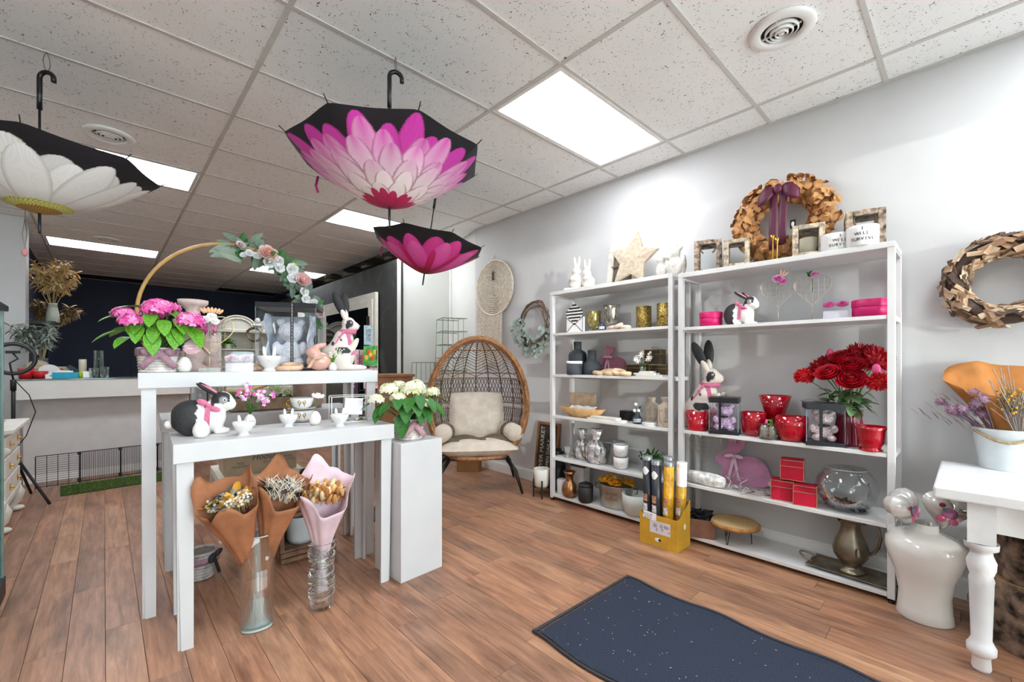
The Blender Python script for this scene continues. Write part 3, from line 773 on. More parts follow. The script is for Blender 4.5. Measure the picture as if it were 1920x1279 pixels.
def rabbit_cup(loc, s, label, rz=0):
    t = thing('rabbit_cup', label, 'cup', loc, rz, 'white rabbit-faced egg cups')
    MB().lathe([(0, 0), (.42, 0), (.44, .06), (.34, .16), (.36, .26), (.62, .5), (.78, .85), (.82, 1.12), (.78, 1.12), (.7, .85), (.5, .55), (0, .45)], 28, Matrix.Scale(s, 4)).build('bowl', m_cer, t)
    for sx in (-1, 1):
        M = T(sx * .26 * s, -.62 * s, .95 * s, rad(6), sx * rad(6), 0)
        MB().ell((0, 0, .38 * s), (.13 * s, .07 * s, .46 * s), 12, 9, M).build('ear', m_cer, t)
    MB().ell((0, -.78 * s, .78 * s), (.09 * s, .06 * s, .07 * s)).build('nose', m_cer, t)
    for sx in (-1, 1): MB().ell((sx * .22 * s, -.72 * s, .9 * s), (.035 * s, .02 * s, .05 * s), 8, 6).build('eye', m_cer, t)
    return t
def rabbit_sit(loc, s, label, rz, name='rabbit_figure', detail=0.0075):
    """crouching Dutch rabbit, 1 unit long, facing +x before turning"""
    t = thing(name, label, 'figurine', loc, rz)
    def fn(P):
        d = ell_d(P, (-.20, 0, .34), (.34, .27, .34)); d = smin(d, ell_d(P, (.13, 0, .34), (.24, .2, .3)), .1)
        d = smin(d, ell_d(P, (.30, 0, .64), (.19, .15, .19), (0, .25, 0)), .07)
        d = smin(d, ell_d(P, (.42, 0, .57), (.12, .1, .12)), .05)
        for sy in (-1, 1):
            d = smin(d, ell_d(P, (.24, sy * .10, .15), (.08, .07, .2)), .05); d = smin(d, ell_d(P, (.31, sy * .10, .045), (.12, .07, .05)), .04)
            d = smin(d, ell_d(P, (-.2, sy * .2, .2), (.2, .1, .2)), .05); d = smin(d, ell_d(P, (-.05, sy * .2, .05), (.18, .07, .06)), .04)
        d = smin(d, ell_d(P, (-.55, 0, .22), (.075, .08, .08)), .03)
        return np.maximum(d, -P[:, 2])
    blk, wht, gry = (np.array(lin(c)) for c in ('#2b2b2d', '#e9e6e1', '#8d8d8f'))
    def cf(V):
        wob = .018 * np.sin(V[:, 2] * 40) + .012 * np.sin(V[:, 1] * 33)
        C = np.tile(wht, (len(V), 1))
        C[(V[:, 0] < -.08 + wob) & (V[:, 0] > -.5)] = blk
        hd = (V[:, 2] > .52 + .1 * (V[:, 0] > .38)) & (V[:, 0] > .12) & (np.abs(V[:, 1]) > .045 * (V[:, 0] > .3)) & (V[:, 0] < .44 - .25 * (V[:, 2] < .6)); C[hd] = blk
        for sy in (-1, 1):
            e = np.linalg.norm(V - np.array((.33, sy * .14, .66)), axis=1) < .075; C[e] = gry
        return C
    b = implicit(fn, (-.68, -.36, -.03), (.6, .36, .9), .021, cf); b.v = [(x * s, y * s, z * s) for x, y, z in b.v]
    b.build('body', vcmat('painted_resin', 0.6, bump=0.25, bscale=90), t)
    for sy in (-1, 1):
        M = T(.22 * s, sy * .07 * s, .76 * s, sy * rad(-20), rad(-52), 0)
        e = MB().ell((0, 0, .2 * s), (.045 * s, .085 * s, .23 * s), 12, 9, M).build('ear', mat('black_resin', '#262628', 0.6), t)
        MB().ell((.03 * s, 0, .19 * s), (.022 * s, .055 * s, .17 * s), 10, 8, M).build('inner_ear', mat('pink_resin', '#d98f9c', 0.6), e)
        MB().ell((.35 * s, sy * .142 * s, .665 * s), (.035 * s, .018 * s, .035 * s), 10, 8).build('eye', mat('figurine_eye', '#f0efe8', 0.3), t)
        MB().ell((.355 * s, sy * .158 * s, .665 * s), (.017 * s, .008 * s, .019 * s), 8, 6).build('pupil', m_black, t)
    MB().ell((.53 * s, 0, .575 * s), (.025 * s, .03 * s, .018 * s), 8, 6).build('nose', mat('pink_resin', '#d98f9c', 0.6), t)
    nb = MB().tube([((.14 + .15 * math.cos(a)) * s, .185 * math.sin(a) * s, (.50 - .05 * math.cos(a)) * s) for a in [2 * PI * k / 24 for k in range(24)]], .035 * s, 6, closed=True).build('neck_ribbon', m_pinkr, t)
    kn = MB()
    for sy in (-1,):
        kn.ell((.1 * s, -.2 * s, .56 * s), (.05 * s, .04 * s, .05 * s))
        kn.ell((.0 * s, -.21 * s, .64 * s), (.1 * s, .03 * s, .06 * s), rot=(0, .5, 0)); kn.ell((.2 * s, -.21 * s, .5 * s), (.1 * s, .03 * s, .05 * s), rot=(0, .4, 0))
        kn.prism([(.05 * s, .54 * s), (.13 * s, .54 * s), (.11 * s, .14 * s), (.01 * s, .16 * s)], .012 * s, T(0, -.225 * s, 0))
    kn.build('bow', m_pinkr, nb)
    return t
def rabbit_tall(loc, s, label, rz):
    """rabbit sitting upright, 1 unit tall with ears, facing +x before turning"""
    t = thing('rabbit_figure', label, 'figurine', loc, rz)
    def fn(P):
        d = ell_d(P, (-.06, 0, .17), (.2, .15, .18)); d = smin(d, ell_d(P, (-.0, 0, .34), (.13, .115, .2), (0, .15, 0)), .08)
        d = smin(d, ell_d(P, (.07, 0, .59), (.085, .075, .095), (0, -.2, 0)), .04); d = smin(d, ell_d(P, (.14, 0, .565), (.06, .05, .055)), .03)
        for sy in (-1, 1):
            d = smin(d, ell_d(P, (.12, sy * .09, .30), (.04, .035, .13), (0, .5, 0)), .03)
            d = smin(d, ell_d(P, (.12, sy * .1, .035), (.17, .05, .04)), .03); d = smin(d, ell_d(P, (-.03, sy * .11, .13), (.12, .06, .13)), .04)
        d = smin(d, ell_d(P, (-.25, 0, .06), (.055, .055, .055)), .02)
        return np.maximum(d, -P[:, 2])
    blk, wht = (np.array(lin(c)) for c in ('#2b2b2d', '#e6dcd2'))
    def cf(V):
        C = np.tile(wht, (len(V), 1))
        def sp(c, r): C[np.linalg.norm((V - np.array(c)) / np.array(r), axis=1) < 1 + .12 * np.sin(V[:, 0] * 60) * np.sin(V[:, 2] * 50)] = blk
        for sy in (-1, 1):
            sp((.085, sy * .07, .60), (.05, .05, .045)); sp((.06, sy * .09, .56), (.035, .05, .05))
            sp((-.0, sy * .14, .25), (.09, .1, .045)); sp((-.12, sy * .1, .34), (.02, .06, .03)); sp((-.04, sy * .12, .42), (.018, .05, .02)); sp((-.02, sy * .12, .38), (.018, .05, .015))
        return C
    b = implicit(fn, (-.36, -.24, -.02), (.36, .24, .74), .013, cf); b.v = [(x * s, y * s, z * s) for x, y, z in b.v]
    b.build('body', vcmat('painted_resin', 0.6, bump=0.25, bscale=90), t)
    for sy, an in ((-1, -24), (1, -4)):
        M = T(.035 * s, sy * .035 * s, .655 * s, sy * rad(-8), rad(an), 0)
        e = MB().ell((0, 0, .06 * s), (.035 * s, .028 * s, .11 * s), 12, 9, M).build('ear', mat('cream_resin', '#e6dcd2', 0.6), t)
        MB().ell((0, 0, .20 * s), (.056 * s, .024 * s, .16 * s), 12, 9, M).build('ear_tip', mat('black_resin', '#262628', 0.6), e)
        MB().ell((.098 * s, sy * .068 * s, .61 * s), (.013 * s, .012 * s, .013 * s), 8, 6).build('eye', mat('figurine_eye', '#f0efe8', 0.3), t)
        MB().ell((.101 * s, sy * .077 * s, .61 * s), (.007 * s, .005 * s, .007 * s), 8, 6).build('pupil', m_black, t)
    MB().ell((.196 * s, 0, .575 * s), (.012 * s, .016 * s, .012 * s), 8, 6).build('nose', mat('pink_resin', '#d98f9c', 0.6), t)
    nb = MB().grid(lambda u, v: ((.055 + (.1 + .012 * v) * math.cos(2 * PI * u)) * s, .098 * math.sin(2 * PI * u) * s, (.465 + .055 * v) * s), 28, 3, closed_u=True).build('neck_ribbon', m_pinkr, t, solid=.004 * s)
    sb = MB()
    sb.prism([(.03 * s, .5 * s), (.075 * s, .5 * s), (.14 * s, .2 * s), (.085 * s, .19 * s)], .008 * s, T(0, -.125 * s, 0, rad(-4)))
    sb.prism([(.0 * s, .5 * s), (.035 * s, .5 * s), (-.09 * s, .29 * s), (-.115 * s, .31 * s)], .008 * s, T(0, -.125 * s, 0, rad(-4)))
    sb.build('ribbon_tail', m_pinkr, nb)
    return t
def lidded_glass_box(t, w, d, h, lid, m_lid, base=0.012):
    """clear-sided gift box with a dark lid and foot"""
    p = MB()
    for s in (-1, 1):
        p.box((s * (w / 2 - .001), 0, h / 2), (.002, d, h - .002)); p.box((0, s * (d / 2 - .001), h / 2), (w - .004, .002, h - .002))
    p.build('clear_sides', m_acryl, t)
    MB().box((0, 0, h - lid / 2), (w + .006, d + .006, lid)).build('lid', m_lid, t, bevel=.001)
    MB().box((0, 0, base / 2), (w + .006, d + .006, base)).build('box_base', m_lid, t, bevel=.001)
    e = MB()
    for sx in (-1, 1):
        for sy in (-1, 1): e.box((sx * (w / 2), sy * (d / 2), h / 2), (.0025, .0025, h))
    e.build('edge_strip', mat('acrylic_edge', '#8f98a0', 0.2), t)
def wood_links(t, n, R, r, m, rnd):
    for k in range(n):
        M = T((k - (n - 1) / 2) * R * 1.35, rnd.uniform(-.3, .3) * R, r + (R * .25 if k % 2 else 0), rad(0 if k % 2 == 0 else 22), rad(rnd.uniform(-12, 12)), rnd.uniform(-.5, .5))
        MB().tube([(R * math.cos(a), R * .62 * math.sin(a), 0) for a in [2 * PI * j / 20 for j in range(20)]], r, 8, closed=True, M=M).build('link', m, t)

rn = random.Random(5)
# ================================================================== on the tallest table (top at 1.222 m)
ZT = 1.222
def tt(x, Y): X, Y, k = atY(x, Y); return (X, Y, ZT), k
CAMZ = -YAW
def face(loc): return -math.atan2(loc[0], loc[1])      # turn so that local -y looks to the camera spot
PINKS = ['#e86fb4', '#e0569f', '#ee8cc4', '#d9479a', '#f0a0d0']
loc, k = tt(297, 2.93)
hy = thing('potted_hydrangea', 'pink hydrangea in a white basket with a mauve bow', 'potted plant', loc, face(loc))
basket_pot(hy, .086, .074, .128, m_basket, m_mauve, oval=.9, sq=1)
hydrangea(hy, 0, [(-.135, -.05, .29, .046), (-.105, -.11, .25, .048), (.0, -.06, .325, .066), (.045, .0, .335, .05), (.13, -.10, .265, .064), (.205, .02, .235, .05), (-.03, .08, .31, .05)],
          [(-0.135, -0.03, 0.285, 0.1, rad(110), -0.05), (-0.13, -0.03, 0.21, 0.13, rad(105), -0.15), (-0.1, -0.06, 0.245, 0.075, rad(170), -0.7), (-0.075, -0.085, 0.235, 0.1, rad(165), -0.75), (-0.03, -0.09, 0.2, 0.12, rad(190), -0.85), (0.055, -0.09, 0.225, 0.115, rad(190), -0.8), (-0.03, -0.08, 0.295, 0.095, rad(175), -0.45), (-0.01, -0.085, 0.235, 0.1, rad(165), -0.7), (0.115, -0.07, 0.245, 0.15, rad(215), -0.55), (0.075, -0.07, 0.28, 0.11, rad(200), -0.5), (0.04, -0.05, 0.32, 0.1, rad(210), -0.2), (-0.07, -0.03, 0.33, 0.12, rad(120), 0.1), (0.1, 0, 0.32, 0.11, rad(240), 0), (-0.06, -0.07, 0.265, 0.1, rad(150), -0.5), (0.02, -0.09, 0.27, 0.1, rad(185), -0.65), (0.13, 0.06, 0.25, 0.13, rad(290), 0), (-0.1, 0.08, 0.23, 0.13, rad(50), 0), (0, 0.1, 0.27, 0.13, rad(0), 0.1), (0.07, -0.085, 0.23, 0.1, rad(200), -0.7), (-0.11, -0.05, 0.18, 0.1, rad(140), -0.3)], PINKS, m_leaf, rn, .11)
loc, k = tt(346, 2.86)
t = thing('egg_vase', 'white speckled egg vase with one pale pink tulip', 'vase', loc, face(loc)); egg(t, .033)
MB().tube([(0, 0, .075), (.003, -.005, .1), (.008, -.01, .125)], .003, 5).build('stem', m_stem, t)
tb = MB()
for q in range(6): tb.leaf(.072, .045, -.22, T(0, 0, 0, 0, rad(60 * q), 0) @ T(0, -.0, .012), 5, .2, 1, col=['#f3d3dd', '#f7e6ea', '#efc4cf'][q % 3])
o = tb.build('tulip_bloom', m_petal, t); o.location = (-.008, -.01, .128); o.rotation_euler = (0, 0, rad(-75))
# pink-washed turned candle pillars
m_pillar = mat('pinkwashed_wood', '#cdb5ad', 0.65, var=0.14, scale=14, bump=.2)
def pillar(loc, h, label, rmax):
    t = thing('candle_pillar', label, 'candle holder', loc, 0, 'pink-washed candle pillars')
    prof = [(0, 0), (.95, 0), (.95, .06), (.75, .09), (.6, .12), (.85, .18), (.9, .24), (.6, .31), (.5, .36), (.72, .44), (.74, .55), (.6, .66), (.42, .74), (.40, .78), (.5, .80), (.46, .84), (.5, .87), (.8, .92), (.98, .95), (1, 1), (.9, 1), (0, .985)]
    MB().lathe([(r * rmax, z * h) for r, z in prof], 32).build('turned_body', m_pillar, t)
loc, k = tt(362, 3.12); pillar(loc, 133 * k, 'tall pink-washed turned candle pillar behind the hydrangea', 24 * k)
loc, k = tt(396, 3.13); pillar(loc, 96 * k, 'shorter pink-washed candle pillar behind the wire heart', 19 * k)
# gold wire heart with flowers on a stone base
m_goldw = mat('pale_gold_wire', '#d9c59a', 0.3, 0.8)
m_stone = mat('grey_stone', '#a5a39d', 0.8, var=.1, scale=40)
def heart_stand(loc, w, h, leg, label, wire, base_m, base, rz, fl):
    t = thing('heart_stand', label, 'flower stand', loc, rz, 'wire heart flower stands')
    base(t)
    MB().tube([(0, 0, .006), (0, 0, leg)], .0024, 6).build('post', wire, t)
    heart_grid(t, w, h, leg, wire, w / 6.5)
    tz = leg + h * .42
    MB().lathe([(0, tz), (.009, tz), (.010, tz + h * .45), (.0085, tz + h * .45), (.008, tz + .004), (0, tz + .004)], 14, T(0, -.012, 0)).build('glass_tube', m_glass, t)
    MB().tube([(0, -.012, tz + .01), (.002, -.012, tz + h * .3), (0, -.012, tz + h * .5)], .0025, 5).build('stem', m_stem, t)
    fl(t, tz + h * .5, w)
    return t
def stone_base(t): MB().box((0, 0, .012), (.098, .05, .024)).build('stone_base', m_stone, t, bevel=.002)
def wire_base(t): MB().lathe([(0, 0), (.036, 0), (.036, .008), (0, .010)], 24).build('concrete_base', m_stone, t)
def fl_white(t, z, w):
    for x, y, q, r in ((-.016, -.02, -.006, .021), (.022, -.02, -.012, .020), (.01, 0, .012, .022)):
        o = rose_mb(r, rn, 6, 4, ['#f7f6f0', '#fbfaf6', '#ffffff']).build('white_bloom', m_petal, t); o.location = (x, y, z + q); o.rotation_euler = (rad(65), 0, rad(10) * x * 100)
    pb = MB()
    for q in range(7): pb.ell((0, 0, .03), (.008, .008, .017), 8, 6, T(-.012 + q * .007, 0, z + .02, rad(rn.uniform(-20, 20)), rad(-40 + q * 14), 0), col='#e8b88f')
    pb.build('peach_bunny_tails', m_petal, t)
loc, k = tt(393, 2.83)
heart_stand(loc, 77 * k, 72 * k, 33 * k, 'gold wire heart stand with white flowers on a grey stone', m_goldw, None, stone_base, face(loc), fl_white)
# clear box of two roses
def rose_cube(loc, w, d, h, label, cols, rz, zr=.62):
    t = thing('rose_box', label, 'gift box', loc, rz)
    p = MB()
    for s in (-1, 1):
        p.box((s * (w / 2 - .001), 0, h / 2), (.002, d, h)); p.box((0, s * (d / 2 - .001), h / 2), (w - .004, .002, h))
    p.box((0, 0, h - .001), (w, d, .002)); p.build('clear_sides', m_acryl, t)
    MB().box((0, 0, h * .21), (w * .94, d * .94, h * .42)).build('inner_block', mat('frosted_insert', '#d8d2d6', 0.4), t)
    for s in (-1, 1):
        o = rose_mb(w * .235, rn, 5, 4, cols).build('rose', m_petal, t); o.location = (s * w * .245, -d * .05, h * zr); o.rotation_euler = (rad(38), 0, 0)
    return t
loc, k = tt(449, 2.86); rose_cube(loc, 46 * k, 30 * k, 37 * k, 'clear box of two pale pink roses on the tallest table', ['#e2c4cc', '#edd6dc', '#f6e8ea'], face(loc))
m_link = mat('pale_wood_link', '#dcb99a', 0.55, var=.08, scale=20)
loc, k = tt(482, 2.93); t = thing('wood_link_chain', 'pale pink wooden link left of the tall-table rabbit cup', 'ornament', loc, face(loc)); wood_links(t, 2, 11 * k, 4.5 * k, m_link, rn)
loc, k = tt(537, 2.90); t = thing('wood_link_chain', 'pale wooden chain links between rabbit cup and black-lidded box', 'ornament', loc, face(loc)); wood_links(t, 2, 15 * k, 5.0 * k, m_link, rn)
loc, k = tt(505, 2.84); rabbit_cup(loc, 26 * k, 'rabbit-faced white cup on the tallest table, before the clear box', face(loc))
# big clear gift box with a white plush bear
def bear_mesh(s, m, t, name='bear'):
    def fn(P):
        d = ell_d(P, (0, 0, .26), (.2, .16, .24)); d = smin(d, ell_d(P, (0, -.02, .66), (.21, .19, .19)), .03); d = smin(d, ell_d(P, (0, -.19, .62), (.09, .06, .07)), .02)
        for sx in (-1, 1):
            d = smin(d, ell_d(P, (sx * .17, 0, .84), (.075, .05, .075)), .02); d = smin(d, ell_d(P, (sx * .22, -.08, .36), (.08, .09, .13)), .02)
            d = smin(d, ell_d(P, (sx * .15, -.17, .1), (.1, .12, .1)), .02)
        return np.maximum(d, -P[:, 2])
    b = implicit(fn, (-.36, -.34, -.03), (.36, .22, .96), .03); b.v = [(x * s, y * s, z * s) for x, y, z in b.v]
    o = b.build(name, m, t)
    return o
m_plush = mat('white_plush_roses', '#f2f3fa', 0.8, var=.1, scale=70, bump=1.0, bscale=110)
m_blklid = mat('black_card_lid', '#1b1c22', 0.35, var=.05)
m_ribprint = mat('black_printed_ribbon', '#15151a', 0.4)
loc, k = tt(546, 3.07)
t = thing('gift_box', 'big clear gift box with black ribbon and a white plush bear', 'gift box', loc, face(loc) - rad(12))
w, h = 98 * k, 122 * k
lidded_glass_box(t, w, w * .8, h, .03, m_blklid, .012)
o = bear_mesh(h * .84, m_plush, t); o.location = (0, 0, .014)
cel = MB()
for s in (-1, 1):
    cel.grid(lambda u, v, s=s: (s * (w * .36 + .012 * math.sin(v * 9 + u * 7)), -w * .30 + u * w * .6 + .008 * math.sin(v * 14), .02 + v * h * .80), 8, 12)
cel.grid(lambda u, v: ((u - .5) * w * .7 + .006 * math.sin(v * 11), w * .30 + .012 * math.sin(u * 9 + v * 6), .02 + v * h * .80), 12, 12)
cel.build('cellophane', mat('silvery_cellophane', '#d5daee', 0.3, 0.15, var=.25, scale=14), t, solid=.001)
rb = MB().box((w * .10, -w * .4 - .005, h / 2), (.018, .002, h)).box((w * .10, 0, h + .002), (.018, w * .82, .002)).build('ribbon', m_ribprint, t)
for q in range(7): text('just for you', .012, mat('white_ink', '#e8e8e8', 0.6), rb, (w * .10, -w * .4 - .0065, .03 + q * h * .142), (PI / 2, -PI / 2, 0), shear=.2)
MB().grid(lambda u, v: (w * .10 + (u - .5) * .09, -.0 + (v - .5) * .012, h + .006 + .012 * abs(math.sin(u * 2 * PI))), 13, 2).build('bow', m_ribprint, rb, solid=.001)
# blush ceramic rabbit
loc, k = tt(594, 2.86)
t = thing('ceramic_rabbit', 'glossy blush pink ceramic rabbit with beige bow', 'figurine', loc, face(loc))
s = 52 * k
def fn(P):
    d = ell_d(P, (.08, 0, .33), (.42, .34, .33)); d = smin(d, ell_d(P, (-.12, -.06, .66), (.24, .21, .2)), .06)
    d = smin(d, ell_d(P, (.06, -.02, .88), (.28, .09, .1), (0, -.35, 0)), .03); d = smin(d, ell_d(P, (.08, .1, .86), (.26, .08, .09), (0, -.2, 0)), .03)
    return np.maximum(smin(d, ell_d(P, (.5, 0, .2), (.09, .1, .1)), .03), -P[:, 2])
b = implicit(fn, (-.5, -.45, -.03), (.65, .45, 1.08), .03); b.v = [(x * s, y * s, z * s) for x, y, z in b.v]
b.build('body', mat('blush_glaze', '#d9a898', 0.12, var=.04, coat=.5), t)
MB().tube([(-.22 * s, -.22 * s, .5 * s), (0, -.36 * s, .42 * s), (.22 * s, -.26 * s, .5 * s)], .05 * s, 6).prism([(-.12 * s, .42 * s), (-.02 * s, .46 * s), (-.2 * s, 0.02), (-.32 * s, .02)], .004, T(0, -.36 * s, 0)).build('bow', mat('beige_ribbon', '#cfae90', 0.7), t)
loc, k = tt(643, 2.92); rabbit_tall(loc, 146 * k, 'big upright black-eared rabbit with pink ribbon on the tallest table', face(loc))
loc, k = tt(624, 2.80)
t = thing('bud_vase', 'tiny white bud vase with lily of the valley', 'vase', loc, face(loc))
MB().lathe([(0, 0), (.020, 0), (.026, .012), (.024, .032), (.013, .046), (.013, .052), (.010, .052), (.0, .04)], 20).build('vase_body', m_cer, t)
lf = MB(); bl = MB()
for q in range(7):
    a = rn.uniform(-.5, .6); L = rn.uniform(.06, .11); tip = (math.sin(a) * L + .012, rn.uniform(-.01, .01), .05 + math.cos(a) * L)
    lf.tube([(0, 0, .045), (tip[0] * .4, tip[1], .05 + L * .55), tip], .0012, 4)
    for j in range(6): bl.ell((tip[0] * (.5 + .1 * j) + rn.uniform(-.006, .006), tip[1] + rn.uniform(-.006, .006), .05 + (tip[2] - .05) * (.5 + .1 * j)), (.0045,) * 3, 6, 5, col='#f2f1e4')
for q in range(3): lf.leaf(.075, .022, .2, T(0, 0, .045, 0, 0, 0) @ T(0, 0, 0, rad(60), 0, 0) @ T(0, 0, 0, 0, rad(q * 40 - 50), 0), 5)
lf.build('foliage', m_leaf, t); bl.build('blossom', m_petal, t)
# ================================================================== on the front table (top at 0.915 m)
ZL = 0.915
def lt(x, y): X, Y, k = atZ(x, y, ZL); return (X, Y, ZL), k
loc, k = lt(384, 815)
loc = (loc[0], loc[1] + .03, ZL)
rabbit_sit(loc, 96 * k, 'black and white crouching rabbit with pink bow on the front table', face(loc) + rad(-6))
def egg_thing(x, y, r, label, flower=None):
    loc, k = lt(x, y); t = thing('egg_vase', label, 'vase', loc, face(loc)); egg(t, r * k); return t, k, r * k
egg_thing(377, 821, 13.5, 'speckled white egg leaning by the crouching black rabbit')
loc, k = lt(457, 816); rabbit_cup(loc, 22.5 * k, 'rabbit-faced white cup in front of the pink phlox', face(loc))
t, k, r = egg_thing(468, 803, 10.5, 'white egg vase holding sprigs of small pink phlox')
gm_ = MB(); pk = MB()
for q in range(15):
    a = rn.uniform(-1, 1); ex = a * 42 * k; ez = (44 - 24 * abs(a) + rn.uniform(-10, 14)) * k; ey = rn.uniform(-.03, .03)
    gm_.tube([(0, 0, 2.3 * r), (ex * .4, ey * .5, 2.3 * r + ez * .6), (ex, ey, 2.3 * r + ez)], .0013, 4)
    gm_.leaf(.035, .009, .3, T(ex * .25, ey, 2.3 * r + ez * .4, rad(40), 0, rn.uniform(0, 6)), 4)
    for j in range(4 if q % 3 else 2):
        M = T(ex + rn.uniform(-.014, .014), ey + rn.uniform(-.014, .014), 2.3 * r + ez + rn.uniform(-.014, .014), rad(70) + rn.uniform(-.6, .6), rn.uniform(-.6, .6), 0)
        c = rn.choice(['#e06fb6', '#d957a6', '#f0b8da', '#f3cfe4'])
        for p in range(5): pk.leaf(.011, .010, .1, M @ Matrix.Rotation(p * 2 * PI / 5, 4, 'Z'), 3, .05, 0, col=c)
gm_.build('foliage', m_leafd, t); pk.build('blossoms', m_petal, t)
loc, k = lt(541, 800); rabbit_cup(loc, 20 * k, 'rabbit-faced white cup beside the stacked teacups', face(loc))
loc, k = lt(637, 799); rabbit_cup(loc, 20 * k, 'rabbit-faced white cup in front of the glass and wire box', face(loc))
# two teacups with gold bows, stacked with their saucers
m_gb = mat('gold_lustre', '#b98a2e', 0.25, 0.9)
def teacup(loc, s, label, rz):
    t = thing('teacup', label, 'teacup', loc, rz, 'stacked white teacups with gold bows')
    MB().lathe([(0, 0), (.5, 0), (.95, .06), (1.12, .11), (1.08, .12), (.5, .04), (0, .035)], 30, Matrix.Scale(s, 4)).build('saucer', m_cer, t)
    MB().lathe([(.35, .05), (.45, .07), (.72, .28), (.84, .6), (.9, .92), (.86, .92), (.78, .55), (.4, .12), (0, .1)], 30, Matrix.Scale(s, 4)).build('cup', m_cer, t)
    MB().tube([(-s * (.8 + .34 * math.sin(a)), 0, s * (.52 + .26 * math.cos(a))) for a in [PI * j / 12 for j in range(13)]], .055 * s, 7).build('handle', m_gb, t)
    b = MB()
    for sx in (-1, 1):
        b.tube([(sx * s * (.05 + .17 * math.sin(a) * 1.3), -s * (.80 - .02) - .003, s * (.62 + .12 * math.sin(2 * a))) for a in [PI * j / 10 for j in range(11)]], .035 * s, 5)
        b.tube([(sx * .03 * s, -s * .8, s * .6), (sx * .16 * s, -s * .77, s * .44), (sx * .2 * s, -s * .72, s * .28)], .03 * s, 5)
    b.build('gold_bow', m_gb, t)
loc, k = lt(566, 790); teacup(loc, 23 * k, 'lower of two stacked white teacups with gold bow', face(loc))
loc = (loc[0], loc[1], ZL + 23 * k * 1.0); teacup(loc, 23 * k, 'upper of two stacked white teacups with gold bow and handle', face(loc))
# egg with poppy
t, k, r = egg_thing(591, 797, 10.5, 'white egg vase with one white poppy')
MB().tube([(0, 0, 2.4 * r), (.004, 0, 2.4 * r + 14 * k), (.012, 0, 2.4 * r + 26 * k)], .002, 5).build('stem', m_stem, t)
pb = MB()
for q in range(6): pb.leaf(.036, .042, -.35, T(0, 0, 0, 0, 0, q * PI / 3) , 5, .1, 0, col=['#f6eff0', '#ffffff'][q % 2], fat=.5)
o = pb.build('poppy', m_petal, t); o.location = (.014, 0, 2.4 * r + 26 * k); o.rotation_euler = (rad(20), rad(8), 0)
# wire and glass box with card and shells
loc, k = lt(655, 789)
t = thing('wire_box', 'white wire-edged glass box with a card and shells', 'display box', loc, face(loc) + rad(8))
w, d, h = 66 * k, 44 * k, 46 * k; m_ww = mat('white_wire', '#ecebe7', 0.4)
for a, b in [((-1, -1, 0), (1, -1, 0)), ((-1, 1, 0), (1, 1, 0)), ((-1, -1, 1), (1, -1, 1)), ((-1, 1, 1), (1, 1, 1)), ((-1, -1, 0), (-1, 1, 0)), ((1, -1, 0), (1, 1, 0)), ((-1, -1, 1), (-1, 1, 1)), ((1, -1, 1), (1, 1, 1)), ((-1, -1, 0), (-1, -1, 1)), ((1, -1, 0), (1, -1, 1)), ((-1, 1, 0), (-1, 1, 1)), ((1, 1, 0), (1, 1, 1))]:
    MB().tube([(a[0] * w / 2, a[1] * d / 2, .003 + a[2] * h), (b[0] * w / 2, b[1] * d / 2, .003 + b[2] * h)], .0025, 5).build('edge_wire', m_ww, t)
MB().box((0, d / 2 - .001, h / 2), (w, .001, h)).box((0, 0, .002), (w, d, .002)).build('glass_panel', m_glass, t)
MB().box((w * .06, -d * .3, h * .62), (w * .48, .0015, h * .66), T(0, 0, 0, 0, rad(4))).build('price_card', mat('white_card', '#f7f7f7', 0.6), t)
for q in range(6): MB().ell((w * rn.uniform(-.1, .42), rn.uniform(-.2, .4) * d, .012 + (.5 * h if q > 3 else 0)), (w * .13 if q > 3 else .011, .009, h * .28 if q > 3 else .009), 10, 7).build('shell', mat('shell', '#d8cbb6', 0.35, var=.12), t)

# ================================================================== on the middle table (top at 0.93 m)
ZM = 0.93
loc = atY(494, 3.52); k = loc[2]; loc = (loc[0], loc[1], ZM)
t = thing('flower_trough', 'weathered wooden trough of greenery and a pale green bloom', 'planter', loc, face(loc) + rad(8))
L = 108 * k
m_old = mat('weathered_wood', '#8a6f59', 0.8, var=.2, scale=18, bump=.4, bscale=30)
b = MB().box((0, -.05, .05), (L, .014, .085)).box((0, .05, .05), (L, .014, .085)).box((-L / 2 + .01, 0, .05), (.018, .09, .085)).box((L / 2 - .01, 0, .05), (.018, .09, .085)).box((0, 0, .014), (L, .1, .018)); b.build('trough_box', m_old, t, bevel=.004)
MB().box((0, 0, .075), (L - .04, .084, .02)).build('moss', mat('moss', '#4c5a2a', 0.95, var=.3, scale=60), t)
for x, z, r in ((.03 + L * .12, .155, .042), (-L * .2, .13, .03), (L * .38, .12, .028)):
    o = floret_ball(r, 40, r * .3, rn, .9, -.6, ['#b9c48f', '#cdd6a5', '#a9b67a']).build('green_bloom', m_petal, t); o.location = (x, 0, z)
g = MB()
for q in range(46): g.leaf(rn.uniform(.03, .07), .02, .4, T(rn.uniform(-.5, .5) * L * .9, rn.uniform(-.03, .03), .08, rad(rn.uniform(20, 80)), 0, rn.uniform(0, 6.28)), 4)
o = g.build('greenery', m_leafd, t); o['kind'] = 'stuff'
X, Y, k = atY(577, 3.5)
t = thing('stoneware_bottle', 'brown stoneware bottle jug behind the teacups', 'bottle', (X, Y, ZM), 0)
s = 25 * k
MB().lathe([(0, 0), (.95 * s, 0), (1.0 * s, .3 * s), (1.0 * s, 2.0 * s), (.85 * s, 2.5 * s), (.5 * s, 2.75 * s), (.42 * s, 2.9 * s), (.42 * s, 3.5 * s), (.55 * s, 3.55 * s), (.55 * s, 3.75 * s), (.3 * s, 3.75 * s), (0, 3.6 * s)], 30).build('jug_body', mat('brown_stoneware', '#9d8577', 0.5, var=.15, scale=12), t)
